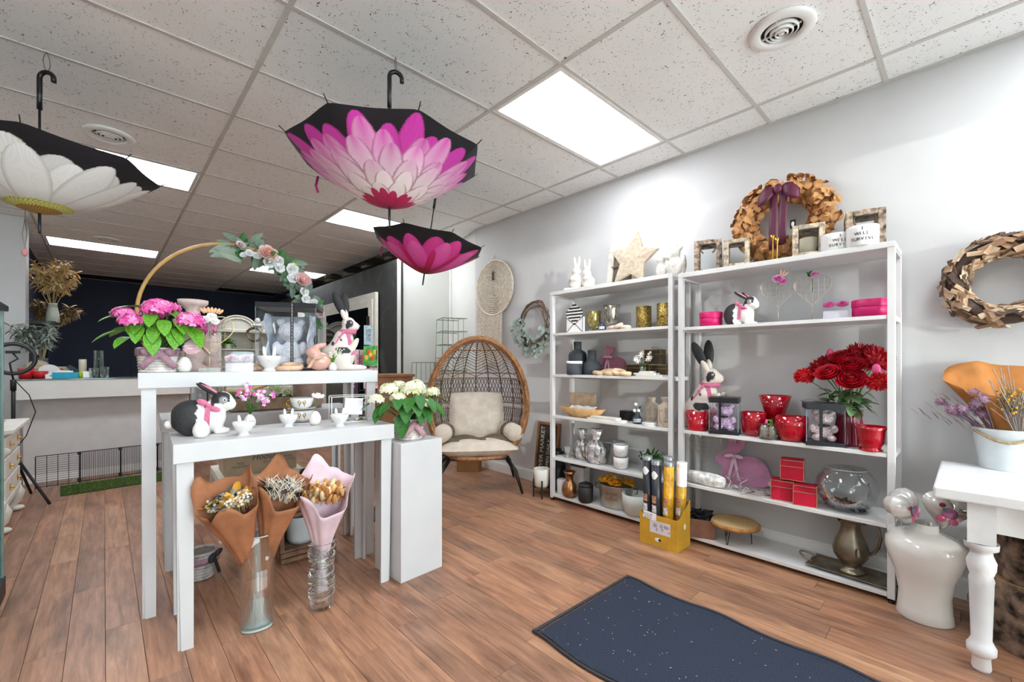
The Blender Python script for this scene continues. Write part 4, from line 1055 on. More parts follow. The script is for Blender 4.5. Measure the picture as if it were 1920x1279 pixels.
for (x, y, wpx, lab) in ((372, 3.52, 13, 'slim clear glass cylinder at the left end of the middle table'), (408, 3.56, 14, 'wider clear glass vase just left of the wooden trough')):
    X, Y, k = atY(x, y); t = thing('glass_vase', lab, 'vase', (X, Y, ZM), 0); r = wpx * k; h = .25
    MB().lathe([(0, .004), (r, .004), (r, h), (r - .004, h), (r - .004, .012), (0, .012)], 24).build('vase_glass', m_glass, t)
    MB().lathe([(r - .005, h - .001), (r + .001, h - .001), (r + .001, h + .003), (r - .005, h + .003)], 24).build('rim', mat('brown_rim', '#5a4a3c', 0.4), t)
X, Y, k = atY(658, 3.42)
t = thing('framed_sign', 'small purple sign with white writing behind the wire box', 'sign', (X, Y, ZM), face((X, Y)))
s = 24 * k
MB().box((0, 0, .17), (s, .012, .24)).build('sign_board', mat('purple_board', '#4a2440', 0.5, var=.15, scale=40), t, bevel=.001)
text('best\nbuds\nin the\nhouse', .024, mat('white_ink', '#e8e8e8', 0.6), t, (0, -.0075, .19))
MB().box((0, .02, .03), (s * .5, .05, .06)).build('foot', m_black, t)

# ================================================================== gold hoop with flowers, standing behind the tables
X, Y, k = atY(437, 3.74)
hoop = thing('flower_hoop', 'big wooden hoop dressed with roses and eucalyptus', 'floral hoop', (X, Y, ZM), face((X, Y)))
r = 138 * k; cz = (EYE - ZM) + (681 - 597) * k
MB().grid(lambda u, v: (0, 0, 0), 2, 2) if 0 else None
hb = MB()
for ring, (r0, y) in enumerate(((r, 0),)):
    pts = [((r0) * math.cos(a), y, cz + r0 * math.sin(a)) for a in [2 * PI * j / 72 for j in range(72)]]
    hb.tube(pts, .0115, 6, closed=True)
hb.build('hoop_ring', mat('gold_wood_hoop', '#d0a25c', 0.4, var=.08, scale=14), hoop)
zb = cz - r
MB().box((0, 0, max(.012, zb / 2)), (.3, .1, max(.024, zb))).build('foot', m_old, hoop)
def on_hoop(deg, dr=0.0): a = rad(deg); return Vector(((r + dr) * math.cos(a), -.012, cz + (r + dr) * math.sin(a)))
ld1 = leaf_data(.085, .03, .1, m_euc); ld2 = leaf_data(.045, .042, .1, m_euc); ld3 = leaf_data(.06, .034, .15, m_leafd)
ld4 = leaf_data(.15, .045, .05, mat('pale_sage_leaf', '#93a493', 0.6, var=.1))
for q in range(125):
    dg = rn.uniform(0, 92); p = on_hoop(dg, rn.uniform(-.05, .05)); a = rn.uniform(0, 2 * PI)
    M = Matrix.Translation(p + Vector((0, rn.uniform(-.03, .02), 0))) @ Euler((rad(90) + rn.uniform(-.6, .6), a, rn.uniform(-.4, .4))).to_matrix().to_4x4()
    put('leaf', rn.choice((ld1, ld2, ld3)), hoop, M @ Matrix.Scale(1.5, 4))
for q in range(9):
    p = on_hoop(92 - q, -.02 * (q % 3)); M = Matrix.Translation(p + Vector((-.0, -.01 * q * .3, -.01 * q))) @ Euler((rad(90), rad(-90 - 32 + q * 6), rn.uniform(-.2, .2))).to_matrix().to_4x4()
    put('leaf', ld4, hoop, M @ Matrix.Scale(rn.uniform(.7, 1.05), 4))
for q in range(7):
    p = on_hoop(2 + q * 2.2, 0); M = Matrix.Translation(p) @ Euler((rad(90), rad(168 + q * 8), 0)).to_matrix().to_4x4(); put('leaf', ld4, hoop, M @ Matrix.Scale(.62, 4))
PE = ['#e3a898', '#edbcae', '#f4d2c8']; PK = ['#e6b9bd', '#eecdd0', '#f5e0e0']; WH = ['#eeeeea', '#f8f8f6', '#ffffff']
for dg, dr, rr, cs in ((66, .0, .056, PE), (35, .02, .048, PE[1:] + PK[:1]), (85, -.005, .026, PK), (6, .05, .026, PK), (57, -.012, .034, WH), (46, .012, .036, WH), (40, -.03, .034, WH), (62, -.055, .035, WH), (26, -.02, .028, WH), (20, -.03, .026, WH), (13, -.01, .026, WH), (53, -.045, .03, WH), (78, -.05, .024, WH), (82, -.075, .02, WH), (16, .02, .022, WH), (72, -.05, .026, WH)):
    o = rose_mb(rr * 1.12, rn, 6, 4, cs).build('bloom', m_petal, hoop); o.location = on_hoop(dg, dr) + Vector((0, -.045, 0)); o.rotation_euler = (rad(80 + rn.uniform(-18, 18)), 0, rn.uniform(-.3, .3))
o = floret_ball(.03, 30, .012, rn, 1, -.6, ['#9fb93f', '#b8cc5a', '#7fa030']).build('green_bloom', m_petal, hoop); o.location = on_hoop(47, .06) + Vector((0, -.02, 0))

# ================================================================== pedestal: white hydrangea
loc = (1.243 + .147 * math.cos(rad(3.2)) - .147 * math.sin(rad(3.2)) + .0, 2.25 + .155, .804)
hy2 = thing('potted_hydrangea', 'white hydrangea in a woven pot with a pink bow', 'potted plant', loc, face(loc) + rad(18))
k = (loc[0] * SN + loc[1] * CS) / F
basket_pot(hy2, .087, .078, .125, m_basket, mat('dusty_pink_ribbon', '#c79aa4', 0.65, var=.08, scale=50))
WB = ['#f3f2e2', '#e9ecc8', '#faf9f0', '#eef0d6', '#d8de9c']
hydrangea(hy2, 0, [(-.20, .0, .245, .045), (-.11, .04, .30, .055), (-.085, -.06, .255, .046), (.02, -.03, .30, .070), (.07, .06, .33, .04), (.155, .0, .275, .046), (.06, -.09, .215, .042), (.14, -.07, .185, .03), (-.04, .08, .32, .045)],
          [(-0.12, -0.06, 0.23, 0.12, rad(120), -.3), (-0.05, -0.09, 0.22, 0.13, rad(165), -.6), (0, -0.1, 0.23, 0.11, rad(185), -.5), (0.06, -0.09, 0.2, 0.12, rad(195), -.6), (0.11, -0.06, 0.23, 0.13, rad(220), -.4), (-0.06, -0.09, 0.17, 0.15, rad(150), -.95), (-0.14, -0.03, 0.22, 0.13, rad(115), -.35), (-0.09, -0.08, 0.26, 0.1, rad(160), -.4), (0.03, -0.1, 0.27, 0.1, rad(175), -.6), (0.16, -0.02, 0.25, 0.12, rad(250), -.2), (-0.16, 0.02, 0.24, 0.13, rad(85), -.1), (0.1, 0.06, 0.27, 0.12, rad(300), 0), (-0.1, 0.09, 0.25, 0.13, rad(45), 0), (0, 0.1, 0.28, 0.12, rad(0), 0), (0.14, -0.06, 0.21, 0.11, rad(215), -.5), (-0.17, -0.05, 0.18, 0.1, rad(130), -.3), (-0.02, -0.1, 0.26, 0.12, rad(150), -.4), (0.08, -0.09, 0.25, 0.11, rad(205), -.5), (0.02, -0.11, 0.19, 0.1, rad(190), -.8)], WB, m_leafd, rn, .11)

# ================================================================== under the tables
def paper_cone(M, L, w0, w1, point, rnd, seed=0, front=.75):
    """wrapping paper: open cone from a tied waist (z=0) to a ragged mouth; back side taller"""
    def fn(u, v):
        a = 2 * PI * u; q = w0 + (w1 - w0) * v ** 1.6
        top = front + (1 - front) * (0.5 - 0.5 * math.cos(a)) ** .8 + point * max(0, math.cos(3 * a + seed)) * .16
        fold = 1 + .07 * math.sin(5 * a + 3 * v + seed) * v + .05 * math.sin(9 * a + seed)
        return (q * fold * math.sin(a), -q * fold * .62 * math.cos(a), L * v * top)
    return MB().grid(fn, 48, 14, closed_u=True, M=M)
# tall clear oval vase with two kraft-wrapped dried bouquets
X, Y, k = atZ(487, 1188, 0)
Y += .05
VA = thing('glass_vase', 'tall clear oval glass vase standing on the floor under the front table', 'vase', (X, Y, 0), face((X, Y)))
h = .45
MB().lathe([(0, .004), (.062, .004), (.066, .015), (.082, h), (.077, h), (.062, .025), (0, .022)], 40, None, 1, .6).build('vase_glass', m_glass, VA)
MB().lathe([(.078, h - .002), (.083, h - .002), (.083, h + .002), (.078, h + .002)], 40, None, 1, .6).build('rim', mat('glass_edge', '#bcc8c4', 0.15, var=.0), VA)
MB().lathe([(0, .003), (.064, .003), (.066, .012), (.05, .014), (0, .012)], 40, None, 1, .6).build('thick_base', mat('glass_edge', '#bcc8c4', 0.15), VA)
def dried(t, M, n, R0, rnd, kinds):
    for nm, cols, cnt, mk in kinds:
        b = MB()
        for q in range(cnt):
            a = rnd.uniform(0, 2 * PI); rr = R0 * math.sqrt(rnd.uniform(0, 1)); mk(b, M @ T(rr * math.cos(a), rr * .62 * math.sin(a), rnd.uniform(-.02, .025)), rnd, rnd.choice(cols))
        o = b.build(nm, m_petal, t); o['kind'] = 'stuff'
def k_ball(b, M, rnd, c): b.ell((0, 0, .012), (.0075,) * 3, 5, 4, M, col=c); b.tube([(0, 0, -.025), (0, 0, .01)], .0008, 3, M=M, col='#8d7a55')
def k_tail(b, M, rnd, c): b.ell((0, 0, .03), (.012, .012, .034), 7, 6, M @ T(0, 0, 0, rnd.uniform(-.6, .6), rnd.uniform(-.6, .6)), col=c)
def k_petal(b, M, rnd, c): b.leaf(.065, .04, .3, M @ T(0, 0, 0, rnd.uniform(.2, 1.2), 0, rnd.uniform(0, 6)), 4, .2, 1, col=c)
def k_twig(b, M, rnd, c): b.tube([(0, 0, -.02), (rnd.uniform(-.02, .02), rnd.uniform(-.02, .02), .02), (rnd.uniform(-.05, .05), rnd.uniform(-.03, .03), .06)], .0013, 4, M=M, col=c)
def stems(t, base, top, n, rnd, m):
    b = MB()
    for q in range(n):
        a = rnd.uniform(0, 2 * PI); p0 = Vector(base) + Vector((rnd.uniform(-.022, .022), rnd.uniform(-.016, .016), 0)); p1 = Vector(top) + Vector((.008 * math.cos(a), .008 * math.sin(a), 0))
        b.tube([p0, p1], .0022, 5)
    o = b.build('dried_stems', m, t); o['kind'] = 'stuff'
m_strw = mat('pale_dry_stem', '#cfc2ae', 0.8)
vloc = VA.location; vrz = VA.rotation_euler.z
for (lab, M, sd, kinds) in (
    ('kraft-wrapped bouquet of baby breath, yellow and grey dried flowers, left in the clear vase', T(-.018, .004, .225, rad(9), rad(-13), 0), 0.3, [('baby_breath', ['#e7d9b8', '#c9b58c', '#f1e8d0'], 330, k_ball), ('yellow_petals', ['#d7a53c', '#c9922e'], 22, k_petal), ('slate_petals', ['#5d6670', '#78828b', '#434a52'], 22, k_petal)]),
    ('kraft-wrapped bouquet of white twigs and dark leaves, right in the clear vase', T(.030, .012, .225, rad(5), rad(10), 0), 2.1, [('white_twigs', ['#e9e4d8', '#d8d0c0'], 120, k_twig), ('dark_petals', ['#3a2620', '#54382b', '#2a1d1a'], 26, k_petal), ('pale_petals', ['#c9b48e'], 12, k_petal)])):
    bq = thing('wrapped_bouquet', lab, 'bouquet', (vloc[0], vloc[1], .02), vrz, 'dried bouquets wrapped in paper')
    paper_cone(M, .50, .022, .125, 1.0, rn, sd, .68).build('wrapping_paper', m_kraft, bq, solid=.001)
    paper_cone(M @ T(0, 0, 0, PI, 0, 0) @ Matrix.Diagonal((1, 1, 1, 1)), .10, .026, .034, .3, rn, sd, .9).build('paper_tail', m_kraft, bq, solid=.001)
    dried(bq, M @ T(0, .0, .40), 100, .086, rn, kinds)
    stems(bq, (0, 0, .012), M @ Vector((0, 0, -.02)), 9, rn, m_strw)
# ripple glass vase with the pink-wrapped bouquet
X, Y, k = atZ(610, 1146, 0); Y += .05
VB = thing('ripple_glass_vase', 'coiled clear ripple glass vase with the pink bouquet', 'vase', (X, Y, 0), face((X, Y)))
MB().lathe([(0, .004), (.05, .004), (.056, .02), (.052, .1), (.05, .36), (.046, .36), (.047, .1), (.048, .02), (0, .016)], 30).build('vase_glass', m_glass, VB)
m_gtube = thin_glass('coil_glass', '#eef5f2', .8, .05, 1.0)
for q in range(10):
    z = .075 + q * .029; pts = [((.058 + .004 * math.sin(2 * a + q)) * math.cos(a), (.058 + .004 * math.sin(2 * a + q)) * math.sin(a), z + .012 * math.sin(a + q * 1.7)) for a in [2 * PI * j / 32 for j in range(32)]]
    MB().tube(pts, .0075, 7, closed=True).build('glass_coil', m_gtube, VB)
bq = thing('wrapped_bouquet', 'pink paper bouquet of tan bunny tails in the ripple vase', 'bouquet', (X, Y, .02), face((X, Y)), 'dried bouquets wrapped in paper')
M = T(0, 0, .18, rad(9), rad(2), 0)
paper_cone(M, .52, .026, .14, 1.0, rn, 1.9, .62).build('wrapping_paper', mat('pale_pink_paper', '#dcc4cd', 0.8, var=.06, bump=.35, bscale=14), bq, solid=.001)
paper_cone(M @ T(0, 0, 0, PI, 0, 0), .12, .028, .03, .3, rn, .4, .9).build('paper_tail', mat('pale_pink_paper', '#dcc4cd', 0.8), bq, solid=.001)
dried(bq, M @ T(0, .0, .39), 60, .086, rn, [('bunny_tails', ['#dcc08a', '#c9935a', '#a8703c', '#e6d3a6'], 90, k_tail), ('tan_petals', ['#b9733a', '#d9b27a', '#8f5a34'], 34, k_petal), ('wheat_twigs', ['#a97f4a'], 26, k_twig)])
# white side table with a cardboard glassware box
X, Y, _ = atZ(411, 1020, 0)
st = thing('side_table', 'small white side table under the cardboard glassware box', 'table', (X, Y, 0), rad(-3))
m_st = mat('cream_laminate', '#e2dfd2', 0.4, var=.02)
MB().box((.275, .275, .425), (.55, .55, .05)).build('tabletop', m_st, st, bevel=.002)
for x in (.025, .525):
    for y in (.025, .525): MB().box((x, y, .2), (.05, .05, .4)).build('leg', m_st, st, bevel=.001)
cbx = thing('cardboard_box', 'printed cardboard glassware box on the white side table', 'box', (X + .04, Y + .06, .45), rad(-3))
m_card = mat('beige_cardboard', '#b7a287', 0.8, var=.06, scale=10)
MB().box((.24, .15, .085), (.48, .3, .17)).build('carton', m_card, cbx, bevel=.003)
ink = mat('teal_print', '#24505a', 0.7); ink2 = mat('grey_print', '#7d6f5e', 0.7)
text('Hoosier', .06, ink, cbx, (.27, -.0008, .115), shear=.3); text('GLASS', .03, ink2, cbx, (.29, -.0008, .075)); text('MINIATURES', .028, ink2, cbx, (.10, -.0008, .135)); text('MOSS\nCRYSTAL', .024, ink, cbx, (.42, -.0008, .085)); text('PO2\nHandcrafted', .022, ink, cbx, (.10, -.0008, .07))
# wooden crate with a white pot
X, Y, _ = atZ(527, 1062, 0)
cr = thing('wooden_crate', 'dark slatted wooden crate tipped on its side behind the vases', 'crate', (X, Y, 0), rad(-2))
m_crate = mat('dark_crate_wood', '#7a5a44', 0.8, var=.25, scale=14, bump=.4)
for z in (.02, .055, .30, .335, .40): MB().box((.17, .012, z), (.34, .022, .026)).build('slat', m_crate, cr, bevel=.002)
for x in (.012, .328): MB().box((x, .15, .21), (.024, .26, .42)).build('side_board', m_crate, cr, bevel=.002)
MB().box((.17, .15, .075), (.3, .26, .012)).build('shelf_board', m_crate, cr); MB().box((.17, .275, .21), (.3, .012, .4)).build('back_board', m_crate, cr); MB().box((.17, .15, .34), (.3, .26, .012)).build('shelf_board', m_crate, cr)
wp = thing('white_pot', 'plain white pot inside the dark wooden crate', 'pot', (X + .16, Y + .13, .082))
MB().lathe([(0, 0), (.075, 0), (.09, .03), (.1, .17), (.104, .18), (.096, .18), (.08, .03), (0, .02)], 30).build('pot_body', mat('white_enamel', '#d5dde0', 0.35), wp)
jl = thing('brown_glass_jar', 'dark brown glass jar on top of the wooden crate', 'jar', (X + .2, Y + .12, .42))
MB().lathe([(0, 0), (.06, 0), (.075, .02), (.075, .09), (.06, .11), (.05, .12), (.052, .13), (.045, .13), (.0, .02)], 24).build('jar_body', mat('brown_glass', '#2a1c17', 0.08, var=.1), jl)
# bucket basket with ribbon
X, Y, _ = atZ(379, 1090, 0); Y += .06
bk = thing('basket_bucket', 'grey and mauve woven bucket with dark bow under the tables', 'basket', (X, Y, 0), face((X, Y)) + rad(35))
b = MB()
for q in range(9):
    f = q / 9; r_ = .058 + .026 * f; b.tube([((r_ + .003 * math.sin(14 * a + q * PI)) * math.cos(a), (r_ + .003 * math.sin(14 * a + q * PI)) * math.sin(a), .012 + .018 * q) for a in [2 * PI * j / 40 for j in range(40)]], .0105, 6, closed=True)
b.build('woven_body', mat('grey_wicker', '#b3a9a6', 0.8, var=.2, scale=30), bk)
MB().lathe([(0, .15), (.08, .15)], 24).build('inner_liner', mat('grey_liner', '#8a8276', 0.9), bk)
MB().lathe([(.09, .10), (.094, .10), (.097, .135), (.093, .135)], 32).build('band', m_mauve, bk)
MB().ell((0, -.1, .13), (.022, .012, .03), rot=(0, .5, 0)).ell((.035, -.1, .15), (.03, .01, .016), rot=(0, -.6, 0)).prism([(0, .13), (.02, .13), (.05, .03), (.03, .03)], .003, T(0, -.102, 0)).build('bow', mat('black_ribbon', '#2b2829', 0.6), bk)
# ================================================================== two white shelving units along the right wall
m_sh = mat('white_powdercoat', '#d6d6d5', 0.4, var=.015)
SX0, SX1 = 3.02, 3.345          # front and back of the units
def shelf_unit(label, y0, y1, levels, top):
    t = thing('shelving_unit', label, 'shelf', (0, 0, 0), 0, 'white shelving units along the right wall')
    pw = .032
    holes = MB()
    for y, s in ((y0 + pw / 2, 1), (y1 - pw / 2, -1)):
        for x in (SX0 + .02, SX1 - .02):
            MB().box((x, y, (top - .033) / 2 + .012), (.04, pw, top - .033 - .024)).build('post', m_sh, t, bevel=.002)
            MB().lathe([(0, 0), (.016, 0), (.016, .01), (.008, .012), (.008, .026), (0, .026)], 14, T(x, y, 0)).build('foot', m_black, t)
        for z in list(levels) + [top - .016]:
            MB().box(((SX0 + SX1) / 2, y, z - .014), (SX1 - SX0 - .08, pw * .8, .028)).build('side_rail', m_sh, t)
        yo = y - s * (pw / 2 + .0005)
        for x in (SX0 + .02, SX1 - .02):
            for q in range(9): holes.lathe([(0, 0), (.0032, 0)], 8, T(x, yo, .18 + q * .2, PI / 2 * (1 if s > 0 else -1), 0, 0))
    o = holes.build('peg_holes', m_black, t); o['kind'] = 'stuff'
    for z in levels:
        MB().box(((SX0 + SX1) / 2, (y0 + y1) / 2, z - .011), (SX1 - SX0 - .006, y1 - y0 - 2 * pw - .002, .022)).build('shelf_board', m_sh, t, bevel=.002)
    MB().box(((SX0 + SX1) / 2, (y0 + y1) / 2, top - .016), (SX1 - SX0, y1 - y0, .032)).build('top_board', m_sh, t, bevel=.002)
    return t
LL = [.06, .40, .787, 1.166, 1.545]; LT = 1.93
RL = [.052, .415, .79, 1.526]; RT = 1.915
shelf_unit('white shelving unit nearer the egg chair, with neutral decor', 1.50, 2.69, LL, LT)
shelf_unit('white shelving unit at the right, with red and pink decor', .275, 1.455, RL, RT)

def sh(x, z, X=3.17):
    X, Y, k = atX(x, X); return (X, Y, z), k
SROT = -PI / 2          # local -y looks into the room
m_silver = mat('mercury_glass', '#b9b4a8', 0.16, .85, var=.25, scale=30, bump=.1)
m_goldgl = mat('amber_mercury_glass', '#a79a62', 0.2, .5, var=.3, scale=30)
m_gham = mat('hammered_gold', '#a88f4e', 0.3, .9, var=.5, scale=90, bump=.6, bscale=130)
m_charc = mat('charcoal_ceramic', '#3c4046', 0.65, var=.05)
m_redgl = mat('red_glass', '#a3071c', 0.08, var=.15, scale=6, coat=.6)
m_kraftw = mat('beige_plaster', '#cfc0ab', 0.8, var=.1, scale=30, bump=.3)
m_wood = mat('pale_wood', '#c79e6d', 0.5, var=.14, scale=14)
def lathe_thing(name, label, cat, loc, prof, k, m, n=30, group=None, part='body', rz=SROT, **kw):
    t = thing(name, label, cat, loc, rz, group)
    MB().lathe([(r * k, z * k) for r, z in prof], n, None, **kw).build(part, m, t)
    return t
# ---------------------------------------------------------------- left unit, top
loc, k = sh(1090, LT, 3.16)
t = thing('rabbit_pair', 'two weathered plaster rabbits embracing, on the left unit top', 'figurine', loc, SROT + rad(25))
s = 66 * k
for sx, sc in ((-.17, 1.0), (.2, .88)):
    def fn(P, sx=sx, sc=sc):
        d = ell_d(P, (sx, 0, .22 * sc), (.2, .19, .25 * sc)); d = smin(d, ell_d(P, (sx * .8, -.02, .53 * sc), (.13, .14, .13)), .05)
        for q in (-1, 1): d = smin(d, ell_d(P, (sx * .8 + q * .06, .03, .8 * sc), (.05, .04, .2), (0, q * .1, 0)), .03)
        d = smin(d, ell_d(P, (sx, -.17, .3), (.13, .07, .06)), .03)
        return np.maximum(d, -P[:, 2])
    b = implicit(fn, (-.5, -.3, -.03), (.5, .3, 1.05), .03); b.v = [(x * s, y * s, z * s) for x, y, z in b.v]
    b.build('rabbit', mat('white_plaster', '#ccc7bf', 0.8, var=.12, scale=20, bump=.3), t)
MB().box((0, 0, .01), (.9 * s, .45 * s, .02)).build('plinth', mat('white_plaster', '#ccc7bf', 0.8), t)
loc, k = sh(1167, LT, 3.31)
t = thing('picture_frame', 'whitewashed picture frame leaning behind the plaster star', 'frame', (loc[0] - .012, loc[1], LT), SROT)
w, h = 66 * k, 84 * k; M = T(0, 0, 0, rad(-6))
for (cx, cz, sx, sz) in ((0, h - .028, w, .056), (0, .028, w, .056), (-w / 2 + .028, h / 2, .056, h - .112), (w / 2 - .028, h / 2, .056, h - .112)):
    MB().box((cx, 0, cz), (sx, .02, sz), M).build('frame_board', mat('whitewashed_boards', '#cfc9bf', 0.75, var=.15, scale=12), t, bevel=.003)
MB().box((0, .006, h / 2), (w - .11, .004, h - .11), M).build('picture', mat('dark_picture', '#5d564c', 0.4, var=.5, scale=9), t)
MB().box((0, -.006, h / 2), (w - .085, .01, .010), M).build('inner_bead', mat('dark_bead', '#6f604c', 0.6), t)
loc, k = sh(1182, LT, 3.13)
t = thing('plaster_star', 'large beige plaster star leaning on the left unit top', 'ornament', (loc[0], loc[1], LT + .0), SROT)
s = 54 * k; out = []
for q in range(10):
    a = PI / 2 + q * PI / 5 + rad(-6); r_ = s if q % 2 == 0 else s * .52; out.append((r_ * math.cos(a) * .98, r_ * math.sin(a) + s * .84))
M = T(0, 0, 0, rad(-10)); b = MB(); n = 10; th = .02
vs = [(x, th, z) for x, z in out] + [(x, -th * .3, z) for x, z in out] + [(0, -th * .95, s * .84)]
b._add(vs, [tuple(range(9, -1, -1))[::-1]] + [(i, (i + 1) % 10, 10 + (i + 1) % 10, 10 + i)[::-1] for i in range(10)] + [(10 + i, 10 + (i + 1) % 10, 20)[::-1] for i in range(10)], False, M)
b.build('star_body', mat('sandy_plaster', '#b3a48f', 0.85, var=.1, scale=30, bump=.5, bscale=80), t, bevel=.004)
loc, k = sh(1256, LT, 3.17)
t = thing('plaster_figures', 'white plaster unicorn and cherub figurine beside the star', 'figurine', loc, SROT)
s = 60 * k
def fn(P):
    d = ell_d(P, (.18, 0, .33), (.3, .2, .28)); d = smin(d, ell_d(P, (.18, -.04, .72), (.17, .15, .17)), .06); d = smin(d, ell_d(P, (.02, -.1, .6), (.1, .1, .09)), .04)
    d = smin(d, ell_d(P, (-.28, 0, .25), (.17, .16, .25)), .04); d = smin(d, ell_d(P, (-.3, 0, .6), (.14, .14, .16)), .04); d = smin(d, ell_d(P, (.24, 0, 1.0), (.035, .035, .12)), .02)
    d = smin(d, ell_d(P, (.36, .0, .86), (.05, .04, .09), (0, .4, 0)), .02); d = smin(d, ell_d(P, (.45, 0, .35), (.08, .08, .3)), .03)
    return np.maximum(d, -P[:, 2])
b = implicit(fn, (-.5, -.3, -.03), (.6, .3, 1.16), .03); b.v = [(x * s, y * s, z * s) for x, y, z in b.v]
b.build('figures', mat('white_plaster', '#ccc7bf', 0.8), t)
# ---------------------------------------------------------------- left unit, shelf 2 (1.545 m)
z = LL[4]
loc, k = sh(1079, z, 3.12)
t = thing('envelope_rack', 'black and white striped envelope ornament', 'ornament', loc, SROT)
w, h = 39 * k, 54 * k
MB().box((0, 0, h * .27), (w, .03, h * .54)).build('pocket', mat('white_enamel_sheet', '#ecebe8', 0.4), t)
sb = MB(); 
for a, b_ in (((-w / 2, h * .54), (0, h * .28)), ((w / 2, h * .54), (0, h * .28)), ((-w / 2, 0.003), (0, h * .34)), ((w / 2, .003), (0, h * .34)), ((-w / 2, 0), (-w / 2, h * .54)), ((w / 2, 0), (w / 2, h * .54))): sb.tube([(a[0], -.017, a[1]), (b_[0], -.017, b_[1])], .0022, 5)
sb.build('wire_outline', m_black, t)
for q in range(13):
    zz = h * (.30 + .70 * (q / 13)); f = 1 - abs((zz - h * .66) / (h * .36)); ww = max(.006, w * .98 * min(1, f * 1.25))
    MB().box((0, -.0165, zz + .002), (ww, .002, h * .054)).build('stripe', m_black if q % 2 == 0 else mat('white_enamel_sheet', '#ecebe8', 0.4), t)
gob = [(0, 0), (.62, 0), (.62, .06), (.3, .16), (.16, .3), (.2, .42), (.62, .52), (.9, .78), (.98, 1.3), (.95, 1.6), (1.15, 1.95), (1.08, 1.95), (.9, 1.6), (.9, 1.3), (.8, .8), (0, .56)]
loc, k = sh(1113, z, 3.2); t = lathe_thing('footed_glass', 'small amber mercury glass goblet with white flowers', 'vase', loc, [(a * 13.5, b * 20) for a, b in gob], k, m_goldgl)
b = MB()
for q in range(9): b.ell((rn.uniform(.005, .045), rn.uniform(-.04, .01), rn.uniform(.05, .15)), (.012, .012, .012), 8, 6, col=rn.choice(['#f3f2d8', '#e6ebb4', '#fafaf0']))
b.build('white_blossoms', m_petal, t)
MB().tube([(.0, 0, .09), (.02, -.015, .14)], .004, 5).tube([(.0, -.01, .09), (.03, -.02, .1)], .004, 5).build('stem', m_stem, t)
def ink_vase(loc, k, label, txt='GROW', flower=False, s=11):
    t = thing('bud_vase', label, 'vase', loc, SROT + rad(30)); r = s * k
    MB().lathe([(0, 0), (.8 * r, 0), (1.0 * r, .5 * r), (.95 * r, 1.2 * r), (.55 * r, 1.7 * r), (.42 * r, 2.0 * r), (.5 * r, 2.3 * r), (.4 * r, 2.3 * r), (0, 1.9 * r)], 24).build('vase_body', mat('blue_black_glaze', '#2a3340', 0.3), t)
    MB().grid(lambda u, v: (1.02 * r * math.sin((u - .5) * 1.6), -1.02 * r * math.cos((u - .5) * 1.6), r * (.4 + .7 * v)), 7, 2).build('label_patch', mat('pale_label', '#c9ced4', 0.5), t)
    text(txt, r * .5, m_black, t, (0, -1.035 * r, .75 * r))
    return t, r
loc, k = sh(1129, z, 3.08); ink_vase(loc, k, 'tiny dark bottle with a pale label by the amber goblet', '14', s=7)
loc, k = sh(1147, z, 3.2); lathe_thing('footed_glass', 'tall silver mercury glass goblet on the neutral unit', 'vase', loc, [(a * 14, b * 25) for a, b in gob], k, m_silver)
loc, k = sh(1160, z, 3.07); t = thing('wood_link_chain', 'pale wooden chain links under the silver goblet', 'ornament', loc, SROT); wood_links(t, 3, 10 * k, 3.6 * k, mat('whitewashed_link', '#d9c4ae', 0.6), rn)
cyl = [(0, 0), (1, 0), (1, 1), (.93, 1), (.93, .1), (0, .1)]
for x, X, r_, hh, lab in ((1207, 3.17, 14, 42, 'hammered gold cylinder left of the pair on the neutral unit'), (1245, 3.14, 13, 45, 'hammered gold cylinder nearest the unit post')):
    loc, k = sh(x, z, X); lathe_thing('gold_cylinder', lab, 'vase', loc, [(a * r_, b_ * hh) for a, b_ in cyl], k, m_gham, 32, 'hammered gold cylinders')
# ---------------------------------------------------------------- shelf 3 (1.166 m)
z = LL[3]
loc, k = sh(1077, z, 3.08); t = lathe_thing('bucket', 'small charcoal bucket with a white rim', 'bucket', loc, [(0, 0), (13.5, 0), (14.5, 2), (15, 22), (13.8, 22), (13, 3), (0, 3)], k, m_charc)
MB().lathe([(15.2 * k, 20.5 * k), (15.6 * k, 21 * k), (15.4 * k, 25.5 * k), (13.8 * k, 25.5 * k), (13.8 * k, 20.5 * k)], 30).build('rim', m_cer, t)
for s in (-1, 1): MB().ell((s * 15.8 * k, 0, 17 * k), (2.4 * k, 2 * k, 3 * k)).build('ear_loop', m_charc, t)
bot = [(0, 0), (16, 0), (17, 3), (17, 36), (15, 41), (7.4, 46), (7.2, 50), (7.4, 61), (6, 61), (6, 48), (0, 40)]
loc, k = sh(1083, z, 3.22); lathe_thing('charcoal_bottle', 'tall charcoal ceramic bottle behind the small bucket', 'vase', loc, bot, k, m_charc)
loc, k = sh(1110, z, 3.19); lathe_thing('charcoal_bottle', 'squat charcoal ceramic bottle beside the velvet rabbit', 'vase', loc, [(0, 0), (15, 0), (17.5, 4), (17.5, 14), (14, 22), (8.8, 27), (8.4, 31), (8.2, 46), (7, 46), (7, 28), (0, 20)], k, m_charc)
RAB = [(-.50, .02), (-.20, 0), (.10, 0), (.34, .0), (.44, .06), (.50, .18), (.48, .34), (.38, .52), (.22, .62), (.05, .62), (-.08, .56), (-.14, .62), (-.02, .74), (.04, .86), (.02, .97), (-.07, .94), (-.12, .86), (-.13, .99), (-.22, 1.0), (-.28, .92), (-.26, .78), (-.3, .68), (-.42, .62), (-.52, .5), (-.5, .42), (-.38, .36), (-.36, .24), (-.4, .1)]
